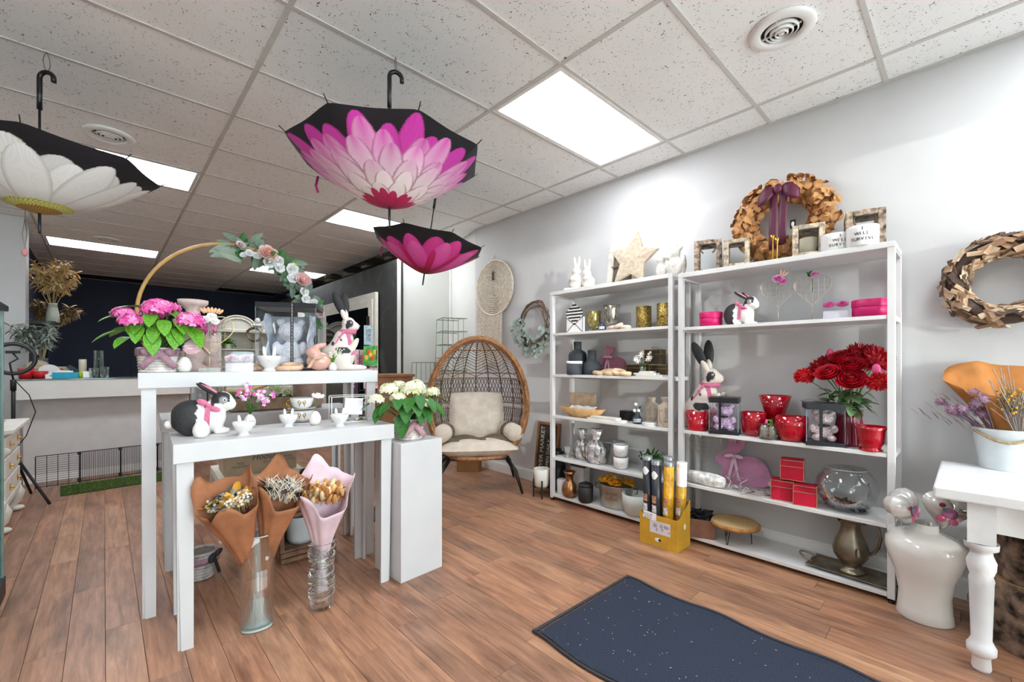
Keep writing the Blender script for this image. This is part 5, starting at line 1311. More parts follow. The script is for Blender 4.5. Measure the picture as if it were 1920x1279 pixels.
def smooth_outline(pts, it=2):
    for _ in range(it):
        q = []
        for i in range(len(pts)):
            a, b = pts[i], pts[(i + 1) % len(pts)]
            q += [(a[0] * .75 + b[0] * .25, a[1] * .75 + b[1] * .25), (a[0] * .25 + b[0] * .75, a[1] * .25 + b[1] * .75)]
        pts = q
    return pts
def velvet_rabbit(loc, w, h, label, m, mb, rz=SROT):
    t = thing('rabbit_cutout', label, 'ornament', loc, rz)
    zmin = min(b for a, b in smooth_outline(RAB))
    o = MB().prism([(a * w, (b - zmin) * h) for a, b in smooth_outline(RAB)], .03).build('velvet_body', m, t, bevel=.006)
    o.rotation_euler = (rad(-5), 0, 0)
    b = MB()
    for s in (-1, 1):
        b.ell((-.14 * w + s * .09 * w, -.024, .60 * h), (.09 * w, .008, .04 * h), rot=(0, s * .25, 0)); b.prism([(-.14 * w - .02 * w, .58 * h), (-.14 * w + .03 * w, .58 * h), (-.14 * w + s * .1 * w + .03 * w, .08 * h), (-.14 * w + s * .1 * w - .03 * w, .1 * h)], .003, T(0, -.022, 0))
    b.ell((-.14 * w, -.028, .595 * h), (.03 * w, .012, .03 * h)); b.build('bow', mb, t)
    MB().ell((.5 * w, -.012, .12 * h), (.055 * w, .02, .06 * h)).build('pompom_tail', mb, t)
loc, k = sh(1148, z, 3.27); velvet_rabbit(loc, 60 * k, 56 * k, 'mauve velvet rabbit cutout on the neutral unit', mat('mauve_velvet', '#8d5568', 0.85, var=.12, sheen=.5), mat('mauve_bow', '#b98a9a', 0.7))
loc, k = sh(1148, z, 3.07); t = thing('wood_link_chain', 'carved pale wood chain lying before the velvet rabbit', 'ornament', loc, SROT); wood_links(t, 5, 11 * k, 4.2 * k, mat('carved_pale_wood', '#cfb391', 0.6, var=.15), rn)
loc, k = sh(1205, z, 3.12)
t = thing('flower_vase', 'glass bud vase of white lilies before the gold boxes', 'vase', loc, SROT)
MB().lathe([(0, 0), (6 * k, 0), (6 * k, 18 * k), (5 * k, 18 * k), (5 * k, 2 * k), (0, 2 * k)], 18).build('vase_glass', m_glass, t)
g = MB(); p = MB()
for q in range(11):
    ex, ez = rn.uniform(-18, 18) * k, rn.uniform(28, 44) * k; ey = rn.uniform(-.03, .02)
    g.tube([(0, 0, 3 * k), (ex * .4, ey * .5, 20 * k), (ex, ey, ez)], .0016, 4); g.leaf(.03, .014, .3, T(ex * .5, ey, 22 * k, rad(30), 0, rn.uniform(0, 6)), 4)
    M = T(ex, ey, ez, rad(60) + rn.uniform(-.5, .5), rn.uniform(-.5, .5), 0)
    for j in range(6): p.leaf(.026, .011, .25, M @ Matrix.Rotation(j * PI / 3, 4, 'Z') @ T(0, 0, 0, rad(25)), 4, .1, 1, col=rn.choice(['#f5f4ee', '#e8e8dc']))
g.build('foliage', m_leafd, t); p.build('lilies', m_petal, t)
# gold-edged glass boxes
def edged_box(loc, w, d, h, label, fill, cat='box', grp=None, rz=SROT, edge=None):
    t = thing('edged_box', label, cat, loc, rz, grp)
    MB().box((0, 0, h / 2), (w * .97, d * .97, h * .97)).build('box_body', fill, t)
    e = MB()
    for sx in (-1, 1):
        for sy in (-1, 1): e.box((sx * w / 2, sy * d / 2, h / 2), (.0035, .0035, h))
        for zz in (.002, h * .68, h - .002): e.box((sx * w / 2, 0, zz), (.0035, d, .0035))
    for sy in (-1, 1):
        for zz in (.002, h * .68, h - .002): e.box((0, sy * d / 2, zz), (w, .0035, .0035))
    e.build('gold_edges', edge or m_gold, t)
    return t
m_dglass = mat('smoky_glass', '#38322a', 0.12, var=.3, scale=8)
for (x, wp, hp, lv, lab) in ((1197, 38, 21, 0, 'gold-edged smoky glass box, lower left of its stack'), (1238, 34, 21, 0, 'gold-edged smoky glass box, lower right by the post'), (1228, 32, 28, 21, 'gold-edged smoky glass box on top of its stack')):
    loc, k = sh(x, z, 3.25); edged_box((loc[0], loc[1], z + lv * k + (.002 if lv else 0)), wp * k, .09, hp * k, lab, m_dglass, 'box', 'gold-edged smoky glass boxes')
def books(x, z, X, sizes, labs, grp, rz=SROT):
    loc, k = sh(x, z, X); zz = z
    for (w, d, h, dx), lab in zip(sizes, labs):
        t = thing('book', lab, 'book', (loc[0], loc[1] - dx * k, zz), rz, grp)
        MB().box((0, 0, h / 2), (w * k, d, h * .999)).build('cover', mat('white_cover', '#e9e8e6', 0.5), t)
        MB().box((0, -d / 2 + .003, h / 2), (w * k * .96, .01, h * .7)).build('pages', mat('cream_pages', '#d8d2c4', 0.8), t)
        zz += h + .0008
books(1214, z, 3.075, [(52, .1, .014, 8), (42, .09, .013, -2), (24, .08, .013, 0)], ['widest white book at the bottom, before the gold boxes', 'middle white book of three before the gold boxes', 'small white book topping the three by the gold boxes'], 'white books before the gold boxes')
# ---------------------------------------------------------------- shelf 4 (0.787 m)
z = LL[2]
loc, k = sh(1092, z, 3.29); t = thing('wood_plaque', 'small whitewashed wood plaque behind the beads', 'plaque', (loc[0], loc[1], z), SROT); MB().box((0, 0, 20 * k), (60 * k, .014, 40 * k)).build('board', mat('washed_wood', '#b39b83', 0.7, var=.15, scale=16), t, bevel=.002)
loc, k = sh(1090, z, 3.12)
t = thing('dough_bowl', 'long pale wooden dough bowl on the neutral unit', 'bowl', loc, SROT); 
MB().lathe([(0, 0), (.5, 0), (.85, .25), (1, .5), (.95, .52), (.8, .3), (.45, .12), (0, .1)], 36, Matrix.Diagonal((53 * k, .09, 34 * k, 1))).build('bowl_body', m_wood, t)
t = thing('bead_garland', 'strings of white beads piled in the dough bowl', 'beads', (loc[0], loc[1], z + .055), SROT)
bd = MB()
for q in range(4):
    for j in range(22):
        bd.ell((-.12 * 1 + j * .0125, -.035 + q * .018 + .004 * math.sin(j), .008 + q * .009 + .004 * math.sin(j * .8 + q)), (.0078,) * 3, 8, 6)
o = bd.build('beads', mat('white_wood_bead', '#dfe0e2', 0.5), t); o['kind'] = 'stuff'
books(1137, z, 3.07, [(78, .07, .016, 0), (58, .07, .015, -2)], ['white book lying at the shelf edge, lower of two', 'white book lying at the shelf edge, upper of two'], 'white books at the shelf edge')
loc, k = sh(1176, z, 3.24); t = thing('marble_box', 'small black marble box behind the dark bud vase', 'box', loc, SROT); MB().box((0, 0, .04), (.10, .08, .08)).build('marble_body', mat('black_marble', '#1c1b1b', 0.2, var=.6, scale=14), t, bevel=.002)
loc, k = sh(1195, z, 3.1); t, r = ink_vase(loc, k, 'dark bud vase with white blooms on the neutral unit', 'OH HI', s=9)
p = MB(); g = MB()
for (dx, dz) in ((-.022, .02), (.01, .02), (-.012, .07)):
    p.ell((dx, -.01, 2.2 * r + dz), (.013, .013, .013), 10, 8, col='#f2f1ea'); g.tube([(0, 0, 2 * r), (dx, -.01, 2.2 * r + dz)], .0015, 4)
for q in range(5): g.leaf(.035, .022, .2, T(.012, 0, 2.3 * r + .01 * q, rad(30), 0, rn.uniform(3.6, 5.6)), 4)
p.build('white_blooms', m_petal, t); g.build('foliage', m_leafd, t)
def face_vase(loc, k, h, r, label, flip=1):
    t = thing('face_vase', label, 'vase', loc, SROT + rad(22), 'beige line-drawn face vases')
    R_, H = r * k, h * k
    MB().lathe([(0, 0), (.9 * R_, 0), (R_, .04 * H), (R_, .62 * H), (.86 * R_, .72 * H), (.46 * R_, .80 * H), (.42 * R_, .86 * H), (.6 * R_, .95 * H), (.56 * R_, H), (.4 * R_, H), (0, .8 * H)], 28).build('vase_body', mat('beige_bisque', '#c6b8a5', 0.8, var=.05), t)
    def on(u, v): a = u * 1.1; return (R_ * 1.015 * math.sin(a), -R_ * 1.015 * math.cos(a), v * H)
    ln = MB()
    for pts in ([(-.1, .66), (-.05, .5), (-.28, .36), (-.12, .33), (-.05, .3)], [(-.6, .52), (-.4, .56), (-.2, .53)], [(-.55, .5), (-.4, .47), (-.25, .49)], [(.25, .55), (.45, .57), (.65, .52)], [(-.3, .2), (-.05, .23), (.2, .2), (-.05, .17), (-.3, .2)], [(.8, .6), (.75, .35), (.5, .15), (.1, .06)]):
        ln.tube([on(flip * a, b) for a, b in pts], .0011, 4)
    ln.build('line_drawing', m_black, t)
loc, k = sh(1223, z, 3.22); face_vase(loc, k, 49, 13, 'beige face vase standing behind the white coasters')
loc, k = sh(1248, z, 3.10); face_vase(loc, k, 56, 14, 'taller beige face vase next to the unit post', -1)
for q in range(3):
    loc, k = sh(1218, z + q * .0085, 3.08); t = thing('coaster', ['bottom', 'middle', 'top'][q] + ' white round coaster of the small stack by the face vases', 'coaster', loc, SROT, 'white coasters'); MB().lathe([(0, 0), (12.5 * k, 0), (14 * k, .003), (14 * k, .007), (12.5 * k, .008), (0, .008)], 30).build('disc', m_cer, t)
# ---------------------------------------------------------------- shelf 5 (0.40 m)
z = LL[1]
loc, k = sh(1064, z, 3.12); lathe_thing('votive_cup', 'small hammered silver footed votive', 'votive', loc, [(0, 0), (6, 0), (6, 1), (3, 5), (5, 8), (7, 14), (7, 22), (6, 22), (5.5, 14), (0, 9)], k, mat('hammered_silver', '#b5b3ac', 0.25, .9, bump=.8, bscale=220))
m_cello = mat('crinkled_cellophane', '#cfcdd3', 0.15, .6, var=.45, scale=22, bump=1.0, bscale=28)
for x, X, hh, rr, lab in ((1092, 3.17, 56, 17, 'left cellophane-wrapped gift bag with silver glitter'), (1118, 3.13, 64, 21, 'right cellophane-wrapped gift bag with a gold tie')):
    loc, k = sh(x, z, X); t = thing('gift_bag', lab, 'gift', loc, SROT, 'cellophane gift bags')
    b = MB().lathe([(0, 0), (.85, 0), (1, .15), (.95, .45), (.6, .62), (.28, .68), (.4, .8), (.62, 1.0), (.5, 1.0), (.2, .7), (0, .66)], 26, Matrix.Diagonal((rr * k, rr * k * .75, hh * k, 1)), flute=.10, nf=7); b.build('cellophane', m_cello, t)
    for q in range(7): a = rn.uniform(0, 6.28); MB().ell((.78 * rr * k * math.cos(a), -.55 * rr * k * abs(math.sin(a)), hh * k * rn.uniform(.12, .5)), (.018, .014, .016), 8, 6).build('candy', mat('candy_%d' % (q % 4), ['#5a3b33', '#b99a86', '#6d5a74', '#d9cfc6'][q % 4], 0.3), t)
    for s in (-1, 1): MB().tube([(0, -.03, .68 * hh * k), (s * .02, -.045, .45 * hh * k), (s * .05, -.06, .12 * hh * k), (s * .075, -.05, .02)], .006, 6).build('gold_tie', mat('bronze_ribbon', '#8a6b3c', 0.35, .7), t)
loc, k = sh(1152, z, 3.24); t = thing('glass_cylinder', 'clear glass hurricane behind the stacked face planters', 'vase', loc, SROT); MB().lathe([(0, .002), (20 * k, .002), (20 * k, 40 * k), (19 * k, 40 * k), (19 * k, 3 * k), (0, 3 * k)], 30).build('vase_glass', m_glass, t); MB().lathe([(19 * k, 39.4 * k), (20.3 * k, 39.4 * k), (20.3 * k, 40.4 * k), (19 * k, 40.4 * k)], 30).build('rim', mat('glass_edge', '#bcc8c4', 0.15), t)
for q, lab in enumerate(('lower white sleeping-face planter of the stacked pair', 'upper white sleeping-face planter of the stacked pair')):
    loc, k = sh(1164, z, 3.1); H = 22.5 * k; t = thing('face_planter', lab, 'planter', (loc[0], loc[1], z + q * (H + .001)), SROT + rad(20), 'stacked face planters')
    MB().lathe([(0, 0), (9 * k, 0), (12.5 * k, 4 * k), (13.5 * k, 12 * k), (14 * k, H), (12.5 * k, H), (12 * k, 6 * k), (0, 4 * k)], 28).build('pot', m_cer, t)
    ln = MB()
    for s in (-1, 1): ln.tube([(13.9 * k * math.sin(a), -13.9 * k * math.cos(a), 13 * k - 2 * k * math.cos((a - s * .4) * 8)) for a in [s * .4 + (j - 3) * .06 for j in range(7)]], .0009, 4)
    ln.tube([(13.6 * k * math.sin(a), -13.6 * k * math.cos(a), 7 * k) for a in (-.12, 0, .12)], .0009, 4); ln.build('drawn_face', mat('grey_print', '#7d6f5e', 0.7), t)
loc, k = sh(1226, z, 3.2); t = thing('trailing_plant', 'small green trailing plant on the shelf behind the map tubes', 'plant', loc, SROT)
MB().lathe([(0, 0), (.05, 0), (.06, .09), (.052, .09), (0, .02)], 24).build('pot', m_cer, t)
ld = leaf_data(.05, .016, .3, m_leafd)
for q in range(46): a = rn.uniform(0, 6.28); rr = rn.uniform(0, .10); put('leaf', ld, t, T(rr * math.cos(a) * 1.4, rr * math.sin(a) * .6, .10 + rn.uniform(0, .05), rad(rn.uniform(0, 80)), 0, rn.uniform(0, 6.28)))
MB().lathe([(0, .085), (.05, .09), (.11, .10), (.05, .125), (0, .13)], 12).build('moss', m_leafd, t)
# ---------------------------------------------------------------- bottom shelf
z = LL[0]
loc, k = sh(1046, z, 3.2); lathe_thing('tall_cylinder', 'tall glossy black cylinder in the bottom corner', 'vase', loc, [(0, 0), (14, 0), (14.5, 2), (14.5, 72), (13, 72), (13, 6), (0, 6)], k, mat('gloss_black_glaze', '#1d2124', 0.25))
loc, k = sh(1088, z, 3.27); t = thing('white_canister', 'white box with a grey lid behind the copper vase', 'box', loc, SROT); MB().box((0, 0, 24 * k), (30 * k, .1, 48 * k)).build('carton', mat('white_card', '#e8e6e2', 0.6), t, bevel=.002); MB().box((0, 0, 49 * k), (31 * k, .105, 3 * k)).build('lid', mat('grey_lid', '#4b463f', 0.5), t)
loc, k = sh(1054, z, 3.12); lathe_thing('white_jar', 'small white jar half hidden by the copper vase', 'jar', loc, [(0, 0), (9, 0), (10, 2), (10, 24), (8, 26), (0, 26)], k, m_cer)
loc, k = sh(1068, z, 3.07); lathe_thing('copper_vase', 'round brushed copper vase with flared neck', 'vase', loc, [(0, 0), (9, 0), (13, 4), (15, 13), (13.5, 22), (8, 29), (6.2, 34), (8, 42), (11.5, 48), (10.5, 48), (5.5, 34), (0, 28)], k, mat('brushed_copper', '#a97a52', 0.3, .9, var=.1), 36)
loc, k = sh(1098, z, 3.06); t = lathe_thing('black_jar', 'small matte black lidded jar', 'jar', loc, [(0, 0), (11, 0), (13.5, 4), (14, 12), (14, 29), (13, 29.5), (0, 29.5)], k, mat('matte_black_glaze', '#22221f', 0.5)); MB().lathe([(0, 29.5 * k), (13.8 * k, 29.5 * k), (13.8 * k, 33 * k), (10 * k, 35 * k), (0, 35.5 * k)], 28).build('lid', mat('matte_black_glaze', '#22221f', 0.5), t); MB().ell((0, 0, 37 * k), (2.5 * k, 2.5 * k, 2 * k)).build('knob', mat('matte_black_glaze', '#22221f', 0.5), t)
loc, k = sh(1155, z, 3.14)
t = thing('metal_planter', 'oval metal flower tub lettered and full of yellow blooms', 'planter', loc, SROT + rad(12))
m_tin = mat('galvanised_tin', '#b4b1a6', 0.35, .8, var=.15, scale=8)
MB().lathe([(0, 0), (.82, 0), (.86, .03), (1, .97), (1.03, 1), (.97, 1), (.8, .05), (0, .04)], 40, Matrix.Diagonal((34 * k, 22 * k, 42 * k, 1))).build('tub', m_tin, t)
text('SUMMER\n&\nGARDEN', .026, mat('dark_print', '#4f4a42', 0.7), t, (.0, -22 * k * 1.03, 24 * k), (PI / 2 + rad(-7), 0, 0), space=.8)
for s in (-1, 1): MB().tube([(s * 34 * k, 0, 38 * k), (s * 41 * k, 0, 40 * k), (s * 40 * k, 0, 31 * k), (s * 33 * k, 0, 29 * k)], .004, 6).build('handle', mat('dark_iron', '#4a4238', 0.5, .6), t)
p = MB()
for q in range(70):
    a = rn.uniform(0, 6.28); rr = math.sqrt(rn.uniform(0, 1)); M = T(33 * k * rr * math.cos(a), 20 * k * rr * math.sin(a), 43 * k + rn.uniform(0, 10) * k, rn.uniform(-.8, .8), rn.uniform(-.8, .8), 0)
    for j in range(6): p.leaf(.028, .014, .1, M @ Matrix.Rotation(j * PI / 3, 4, 'Z') @ T(0, 0, 0, rad(25)), 3, .1, 1, col=rn.choice(['#f0b41e', '#e89a10', '#f6cb3a']))
o = p.build('yellow_blooms', m_petal, t); o['kind'] = 'stuff'
loc, k = sh(1192, z, 3.09); lathe_thing('frosted_bowl', 'frosted glass bowl beside the map tube display', 'bowl', loc, [(0, 0), (16, 0), (20, 6), (24, 22), (25, 40), (23.5, 40), (22, 22), (18, 8), (0, 4)], k, mat('frosted_glass', '#c9cfc8', 0.45, var=.03))
# ================================================================== right unit: top
z = RT
# ---- burlap-petal wreath with a burgundy bow, leaning on the wall
X, Y, k = atX(1468, 3.28)
t = thing('petal_wreath', 'round wreath of tan cloth petals with a burgundy bow', 'wreath', (X, Y, z), SROT)
Ro, rt = 68 * k, 23 * k; cz = Ro + rt * .72; m_burl = mat('tan_cloth_petals', '#c08d5c', 0.85, var=.16, scale=20)
MB().tube([(Ro * .98 * math.cos(a), .01, cz + Ro * .85 * math.sin(a)) for a in [2 * PI * j / 40 for j in range(40)]], rt * .62, 10, closed=True).build('wreath_ring', m_burl, t)
pet = MB().grid(lambda u, v: ((u - .5) * .062 * (.5 + .5 * math.sin(PI * (v * .8 + .1))), v * .052, .014 * math.sin(PI * u) + .010 * math.sin(5 * v)), 5, 4)
me = bpy.data.meshes.new('cloth_petal'); me.from_pydata(pet.v, [], pet.f); me.materials.append(m_burl)
for q in range(280):
    a = rn.uniform(0, 2 * PI); b_ = rn.uniform(-PI, PI) ; b_ = b_ * .55 - PI / 2 + 0
    # b_ : around the tube, mostly the side that looks into the room
    cx, cz2 = math.cos(a), math.sin(a); rr = rt * .58
    off = math.cos(b_) * rr; dep = math.sin(b_) * rr
    p = Vector(((Ro + off) * cx * .98, .01 + dep, cz + (Ro * .85 + off) * cz2)); nrm = Vector((math.cos(b_) * cx, math.sin(b_), math.cos(b_) * cz2))
    M = Matrix.Translation(p) @ align(nrm + Vector([rn.uniform(-.5, .5) for _ in range(3)]), rn.uniform(0, 6.28)) @ T(0, 0, 0, rad(rn.uniform(30, 75)))
    put('cloth_petal', me, t, M)
m_burg = mat('burgundy_satin', '#551633', 0.5, var=.1, scale=30)
zb = cz + Ro * .85 - 6 * k
bw = MB()
for s in (-1, 1):
    bw.grid(lambda u, v, s=s: (s * (4 + 30 * u) * k, -rt - .02 - .02 * math.sin(PI * u), zb + (v - .5) * 22 * k * (.3 + math.sin(PI * min(1, u * .85))) - 16 * k * u), 8, 4)
bw.ell((0, -rt - .03, zb), (7 * k, .014, 9 * k))
for x0, x1, L in ((-8, -10, 108), (8, 5, 100)):
    bw.grid(lambda u, v, x0=x0, x1=x1, L=L: ((x0 + (x1 - x0) * v + (u - .5) * 13) * k, -rt - .012 + .004 * math.sin(v * 7), zb - v * L * k), 4, 10)
bw.build('bow', m_burg, t, solid=.001)
MB().box((18 * k, -.03, cz - 12 * k), (9 * k, .002, 16 * k)).build('tag', m_black, t)
MB().ell((18 * k, -.0315, cz - 12 * k), (2.6 * k, .0006, 4.5 * k), 10, 8).build('tag_print', mat('white_ink', '#e8e8e8', 0.6), t)
# ---- bark lanterns
m_bark = mat('birch_bark', '#8f7d6c', 0.85, var=.55, scale=34, bump=.8, bscale=60)
m_barkp = mat('pale_birch_bark', '#b5a591', 0.85, var=.4, scale=34, bump=.8, bscale=60)
def lantern(x, X, w, h, label, m, rz=0.0, candle=0, fr=.19, rope=True):
    loc, k = sh(x, z, X); w *= k; h *= k; t = thing('lantern', label, 'lantern', loc, SROT + rz, 'bark-framed glass lanterns')
    b = fr * w; d = w * .92
    for sx in (-1, 1):
        for sy in (-1, 1): MB().box((sx * (w - b) / 2, sy * (d - b) / 2, h / 2), (b, b, h)).build('bark_post', m, t, bevel=.004)
    for zz in (b * .35, h - b * .45):
        th = b * (.7 if zz < h / 2 else .9)
        for sy in (-1, 1): MB().box((0, sy * (d - b) / 2, zz), (w - 2 * b, b * .96, th)).build('bark_rail', m, t, bevel=.004)
        for sx in (-1, 1): MB().box((sx * (w - b) / 2, 0, zz), (b * .96, d - 2 * b, th)).build('bark_rail', m, t, bevel=.004)
    MB().box((0, 0, b * .2), (w - b, d - b, .006)).build('floor_panel', mat('lantern_metal', '#9d9f9e', 0.4, .6), t)
    for sy in (-1, 1): MB().box((0, sy * (d / 2 - b * .6), h / 2), (w - 2 * b, .002, h - b)).build('pane', m_glass, t)
    for sx in (-1, 1): MB().box((sx * (w / 2 - b * .6), 0, h / 2), (.002, d - 2 * b, h - b)).build('pane', m_glass, t)
    MB().box((0, 0, h - b * .15), (w - b * 1.2, d - b * 1.2, .004)).build('roof_panel', mat('lantern_metal', '#9d9f9e', 0.4, .6), t)
    if rope:
        m_rope = mat('jute_rope', '#a68b62', 0.9, var=.2, scale=90)
        MB().tube([(w * .28 * math.sin(a), -d * .3 - .012 * math.cos(a), h + .004 - (.05 * (1 - math.cos(a)) if 1 else 0)) for a in [(-PI * .8) + 1.6 * PI * j / 14 for j in range(15)]], .005, 6).build('rope_handle', m_rope, t)
    if candle:
        c = MB().lathe([(0, .006), (candle * w, .006), (candle * w, h * .62), (candle * w * .9, h * .635), (0, h * .61)], 24).build('candle', mat('cream_wax', '#e2d9bf', 0.5, sss=.2), t)
        MB().tube([(0, 0, h * .61), (0, 0, h * .65)], .0015, 4).build('wick', m_black, c)
    return t
lantern(1328, 3.20, 46, 60, 'dark bark lantern at the left end above the pink shelf', m_bark, rad(20))
lantern(1382, 3.12, 42, 50, 'pale bark lantern left of the petal wreath', m_barkp, rad(16), rope=False)
lantern(1515, 3.14, 50, 58, 'bark lantern with a cream candle, right of the wreath', m_barkp, rad(14), candle=.27, rope=False)
lantern(1620, 3.20, 58, 72, 'tallest bark lantern at the right end with a rope handle', m_bark, rad(12))
# ---- gold candlesticks
for x, X, h, lab in ((1449, 3.10, 50, 'taller brass candlestick before the wreath'), (1457, 3.06, 41, 'shorter brass candlestick before the wreath')):
    loc, k = sh(x, z, X); t = lathe_thing('candlestick', lab, 'candlestick', loc, [(0, 0), (5, 0), (4.6, 1.2), (1.5, 2.2), (1.1, 4), (1.1, h - 12), (2, h - 10), (2.6, h - 6), (4.6, h), (3.8, h), (2, h - 5), (0, h - 5)], k, m_gold, 20, 'brass candlesticks')
# ---- white pots with lettering
for x, X, w, h, lab in ((1567, 3.12, 25, 33, 'white pot lettered I WILL SURVIVE, farther and partly hidden'), (1617, 3.08, 25, 38, 'white pot lettered I WILL SURVIVE, nearer one')):
    loc, k = sh(x, z, X); t = thing('lettered_pot', lab, 'pot', loc, face(loc) + (rad(16) if x < 1600 else 0), 'white lettered pots'); w *= k; h *= k
    MB().lathe([(0, 0), (w * .93, 0), (w * .98, .004), (w, h * .97), (w * .985, h), (w * .9, h), (w * .9, .01), (0, .01)], 40).build('pot_body', m_cer, t)
    for q, (tx, zz) in enumerate((('I', .80), ('WILL', .56), ('SURVIVE', .30))):
        o = text(tx, h * .24, m_black, t, (0, -w * 1.0 - .0012, h * zz))
        n = len(tx)
        if n > 1:                                         # wrap the word round the pot, letter by letter
            bpy.data.objects.remove(o)
            for j, ch in enumerate(tx):
                a = (j - (n - 1) / 2) * .21; text(ch, h * .22, m_black, t, (w * 1.004 * math.sin(a), -w * 1.004 * math.cos(a), h * zz), (PI / 2, 0, a))
# ================================================================== right unit: shelf at 1.526
z = RL[3]
m_mag = mat('magenta_card', '#c2065f', 0.45, var=.04)
def round_box(x, X, r, h, label):
    loc, k = sh(x, z, X); t = thing('round_box', label, 'gift box', loc, SROT, 'magenta round boxes')
    MB().lathe([(0, 0), (r * k * .97, 0), (r * k * .97, h * k * .8), (0, h * k * .8)], 48).build('box_body', m_mag, t); MB().lathe([(r * k, h * k * .62), (r * k * 1.005, h * k), (r * k * .99, h * k + .001), (0, h * k + .001), (0, h * k - .002), (r * k * .98, h * k - .002), (r * k * .98, h * k * .62)], 48).build('lid', m_mag, t)
round_box(1333, 3.14, 20, 27, 'small magenta round box at the left of the shelf'); round_box(1634, 3.16, 30, 33, 'large magenta round box at the right end of the shelf')
loc, k = sh(1390, z, 3.13); rabbit_sit(loc, 62 * k, 'small black and white rabbit between round box and wire hearts', SROT + rad(-14))
m_sw = mat('silver_wire', '#b9aca0', 0.3, .8)
def fl_pink(t, zz, w):
    o = rose_mb(.028, rn, 6, 4, ['#d95fb0', '#e98cc8', '#f3c3e2']).build('pink_bloom', m_petal, t); o.location = (.0, -.02, zz + .008); o.rotation_euler = (rad(60), 0, 0)
    o = rose_mb(.022, rn, 6, 3, ['#c94aa0', '#e07ac0']).build('pink_bloom', m_petal, t); o.location = (.022, -.015, zz - .006); o.rotation_euler = (rad(75), 0, .4)
    p = MB()
    for q in range(3): p.ell((0, 0, .035), (.006, .006, .024), 8, 6, T(.01, 0, zz + .015, 0, rad(5 + q * 24), 0), col='#ecc4ae')
    p.build('bunny_tails', m_petal, t)
def fl_pink2(t, zz, w):
    o = rose_mb(.022, rn, 6, 4, ['#c94aa0', '#e07ac0', '#eba4d3']).build('pink_bloom', m_petal, t); o.location = (.012, -.015, zz + .02); o.rotation_euler = (rad(35), 0, 0)
    g = MB()
    for q in range(6): g.leaf(.032, .02, .1, T(-.014, 0, zz + .012 + .004 * q, rad(50), 0, rn.uniform(0, 6.28)), 4)
    g.build('leaves', m_leafd, t)
for x, X, lab, fl in ((1459, 3.14, 'silver wire heart with a two-tone pink bloom, left of the pair', fl_pink), (1523, 3.14, 'silver wire heart with one pink bud and leaves, right of the pair', fl_pink2)):
    loc, k = sh(x, z, X); heart_stand(loc, 58 * k, 58 * k, 26 * k, lab, m_sw, None, wire_base, SROT + rad(10), fl)
loc, k = sh(1567, z, 3.14); rose_cube(loc, 40 * k, .07, 38 * k, 'clear box of two hot pink roses on the right unit', ['#d83a8c', '#e860a6', '#f08cc0'], SROT + rad(8), .72)
# ================================================================== right unit: shelf at 0.79
z = RL[2]
def votive(x, X, r, h, label, prof=None):
    loc, k = sh(x, z, X); return lathe_thing('red_glass_pot', label, 'pot', loc, [(a * r, b_ * h) for a, b_ in (prof or [(0, .02), (.82, 0), (.88, .05), (1, 1), (.95, 1), (.83, .1), (0, .1)])], k, m_redgl, 36, 'red glass pots')
votive(1307, 3.1, 20, 36, 'tapered red glass votive in front of the tall rabbit'); votive(1327, 3.2, 15, 33, 'red glass votive behind the tapered one')
loc, k = sh(1322, z, 3.265); rabbit_tall((loc[0], loc[1], z), 163 * k, 'upright black-eared rabbit on the red shelf', SROT + rad(6))
def bear_box(x, X, w, h, label, col, bow, rz):
    loc, k = sh(x, z, X); t = thing('bear_box', label, 'gift box', loc, SROT + rz, 'rose bears in clear boxes'); w *= k; h *= k
    lidded_glass_box(t, w, w * .85, h, h * .15, m_blklid, h * .09)
    o = bear_mesh(h * .80, mat(label.split()[0] + '_rose_bear', col, 0.7, var=.35, scale=120, bump=1.0, bscale=150), t); o.location = (0, .0, h * .09); o.scale = (1.22, 1, 1)
    MB().ell((0, -w * .22, h * .47), (w * .17, .01, h * .035)).ell((0, -w * .25, h * .46), (w * .05, .012, h * .03)).build('bow_tie', m_black, t)
    r = MB().box((-w * .12, -w * .425 - .003, h / 2), (w * .09, .0015, h)).box((-w * .12, 0, h + .001), (w * .09, w * .86, .0015)).build('ribbon', m_ribprint, t)
    for s in (-1, 1): MB().grid(lambda u, v, s=s: (-w * .12 + s * u * w * (.5 if bow else .2), (v - .5) * .01, h + .004 + .014 * math.sin(PI * u)), 8, 2).build('bow_loop', m_ribprint, r, solid=.001)
bear_box(1359, 3.10, 48, 68, 'orchid pink glitter rose bear in a clear black-lidded box', '#e6b6de', 0, rad(14))
bear_box(1543, 3.10, 58, 78, 'blush pink glitter rose bear in a clear box with striped ribbon', '#efc4c0', 1, rad(20))
bowl = [(0, .02), (.6, 0), (.75, .04), (.92, .3), (1, .65), (.98, 1), (.94, 1), (.95, .65), (.85, .3), (0, .08)]
votive(1413, 3.14, 22, 44, 'rounded red glass pot, lower left of the three', bowl); votive(1484, 3.10, 27, 46, 'rounded red glass pot, lower right of the three', bowl)
loc, k = sh(1453, z, 3.22); t = lathe_thing('red_glass_pot', 'flared red glass pot raised above the rounded pair', 'pot', (loc[0], loc[1], z), [(0, .0), (14, 0), (15, 2), (15, 40), (17, 42), (27, 76), (25.5, 76), (15, 46), (0, 44)], k, m_redgl, 36, 'red glass pots')
loc, k = sh(1442, z, 3.065); t = thing('succulent_jar', 'clear glass jar of moss with green loops and a pink bud', 'jar', loc, SROT); r = 17 * k
MB().lathe([(0, .002), (r, .002), (r, 27 * k), (r * .94, 27 * k), (r * .94, 3 * k), (0, 3 * k)], 28).build('jar_glass', m_glass, t); MB().lathe([(0, 2 * k), (r * .92, 2 * k), (r * .92, 20 * k), (0, 21 * k)], 24).build('moss_fill', mat('grey_moss', '#6e6f55', 0.95, var=.4, scale=70), t)
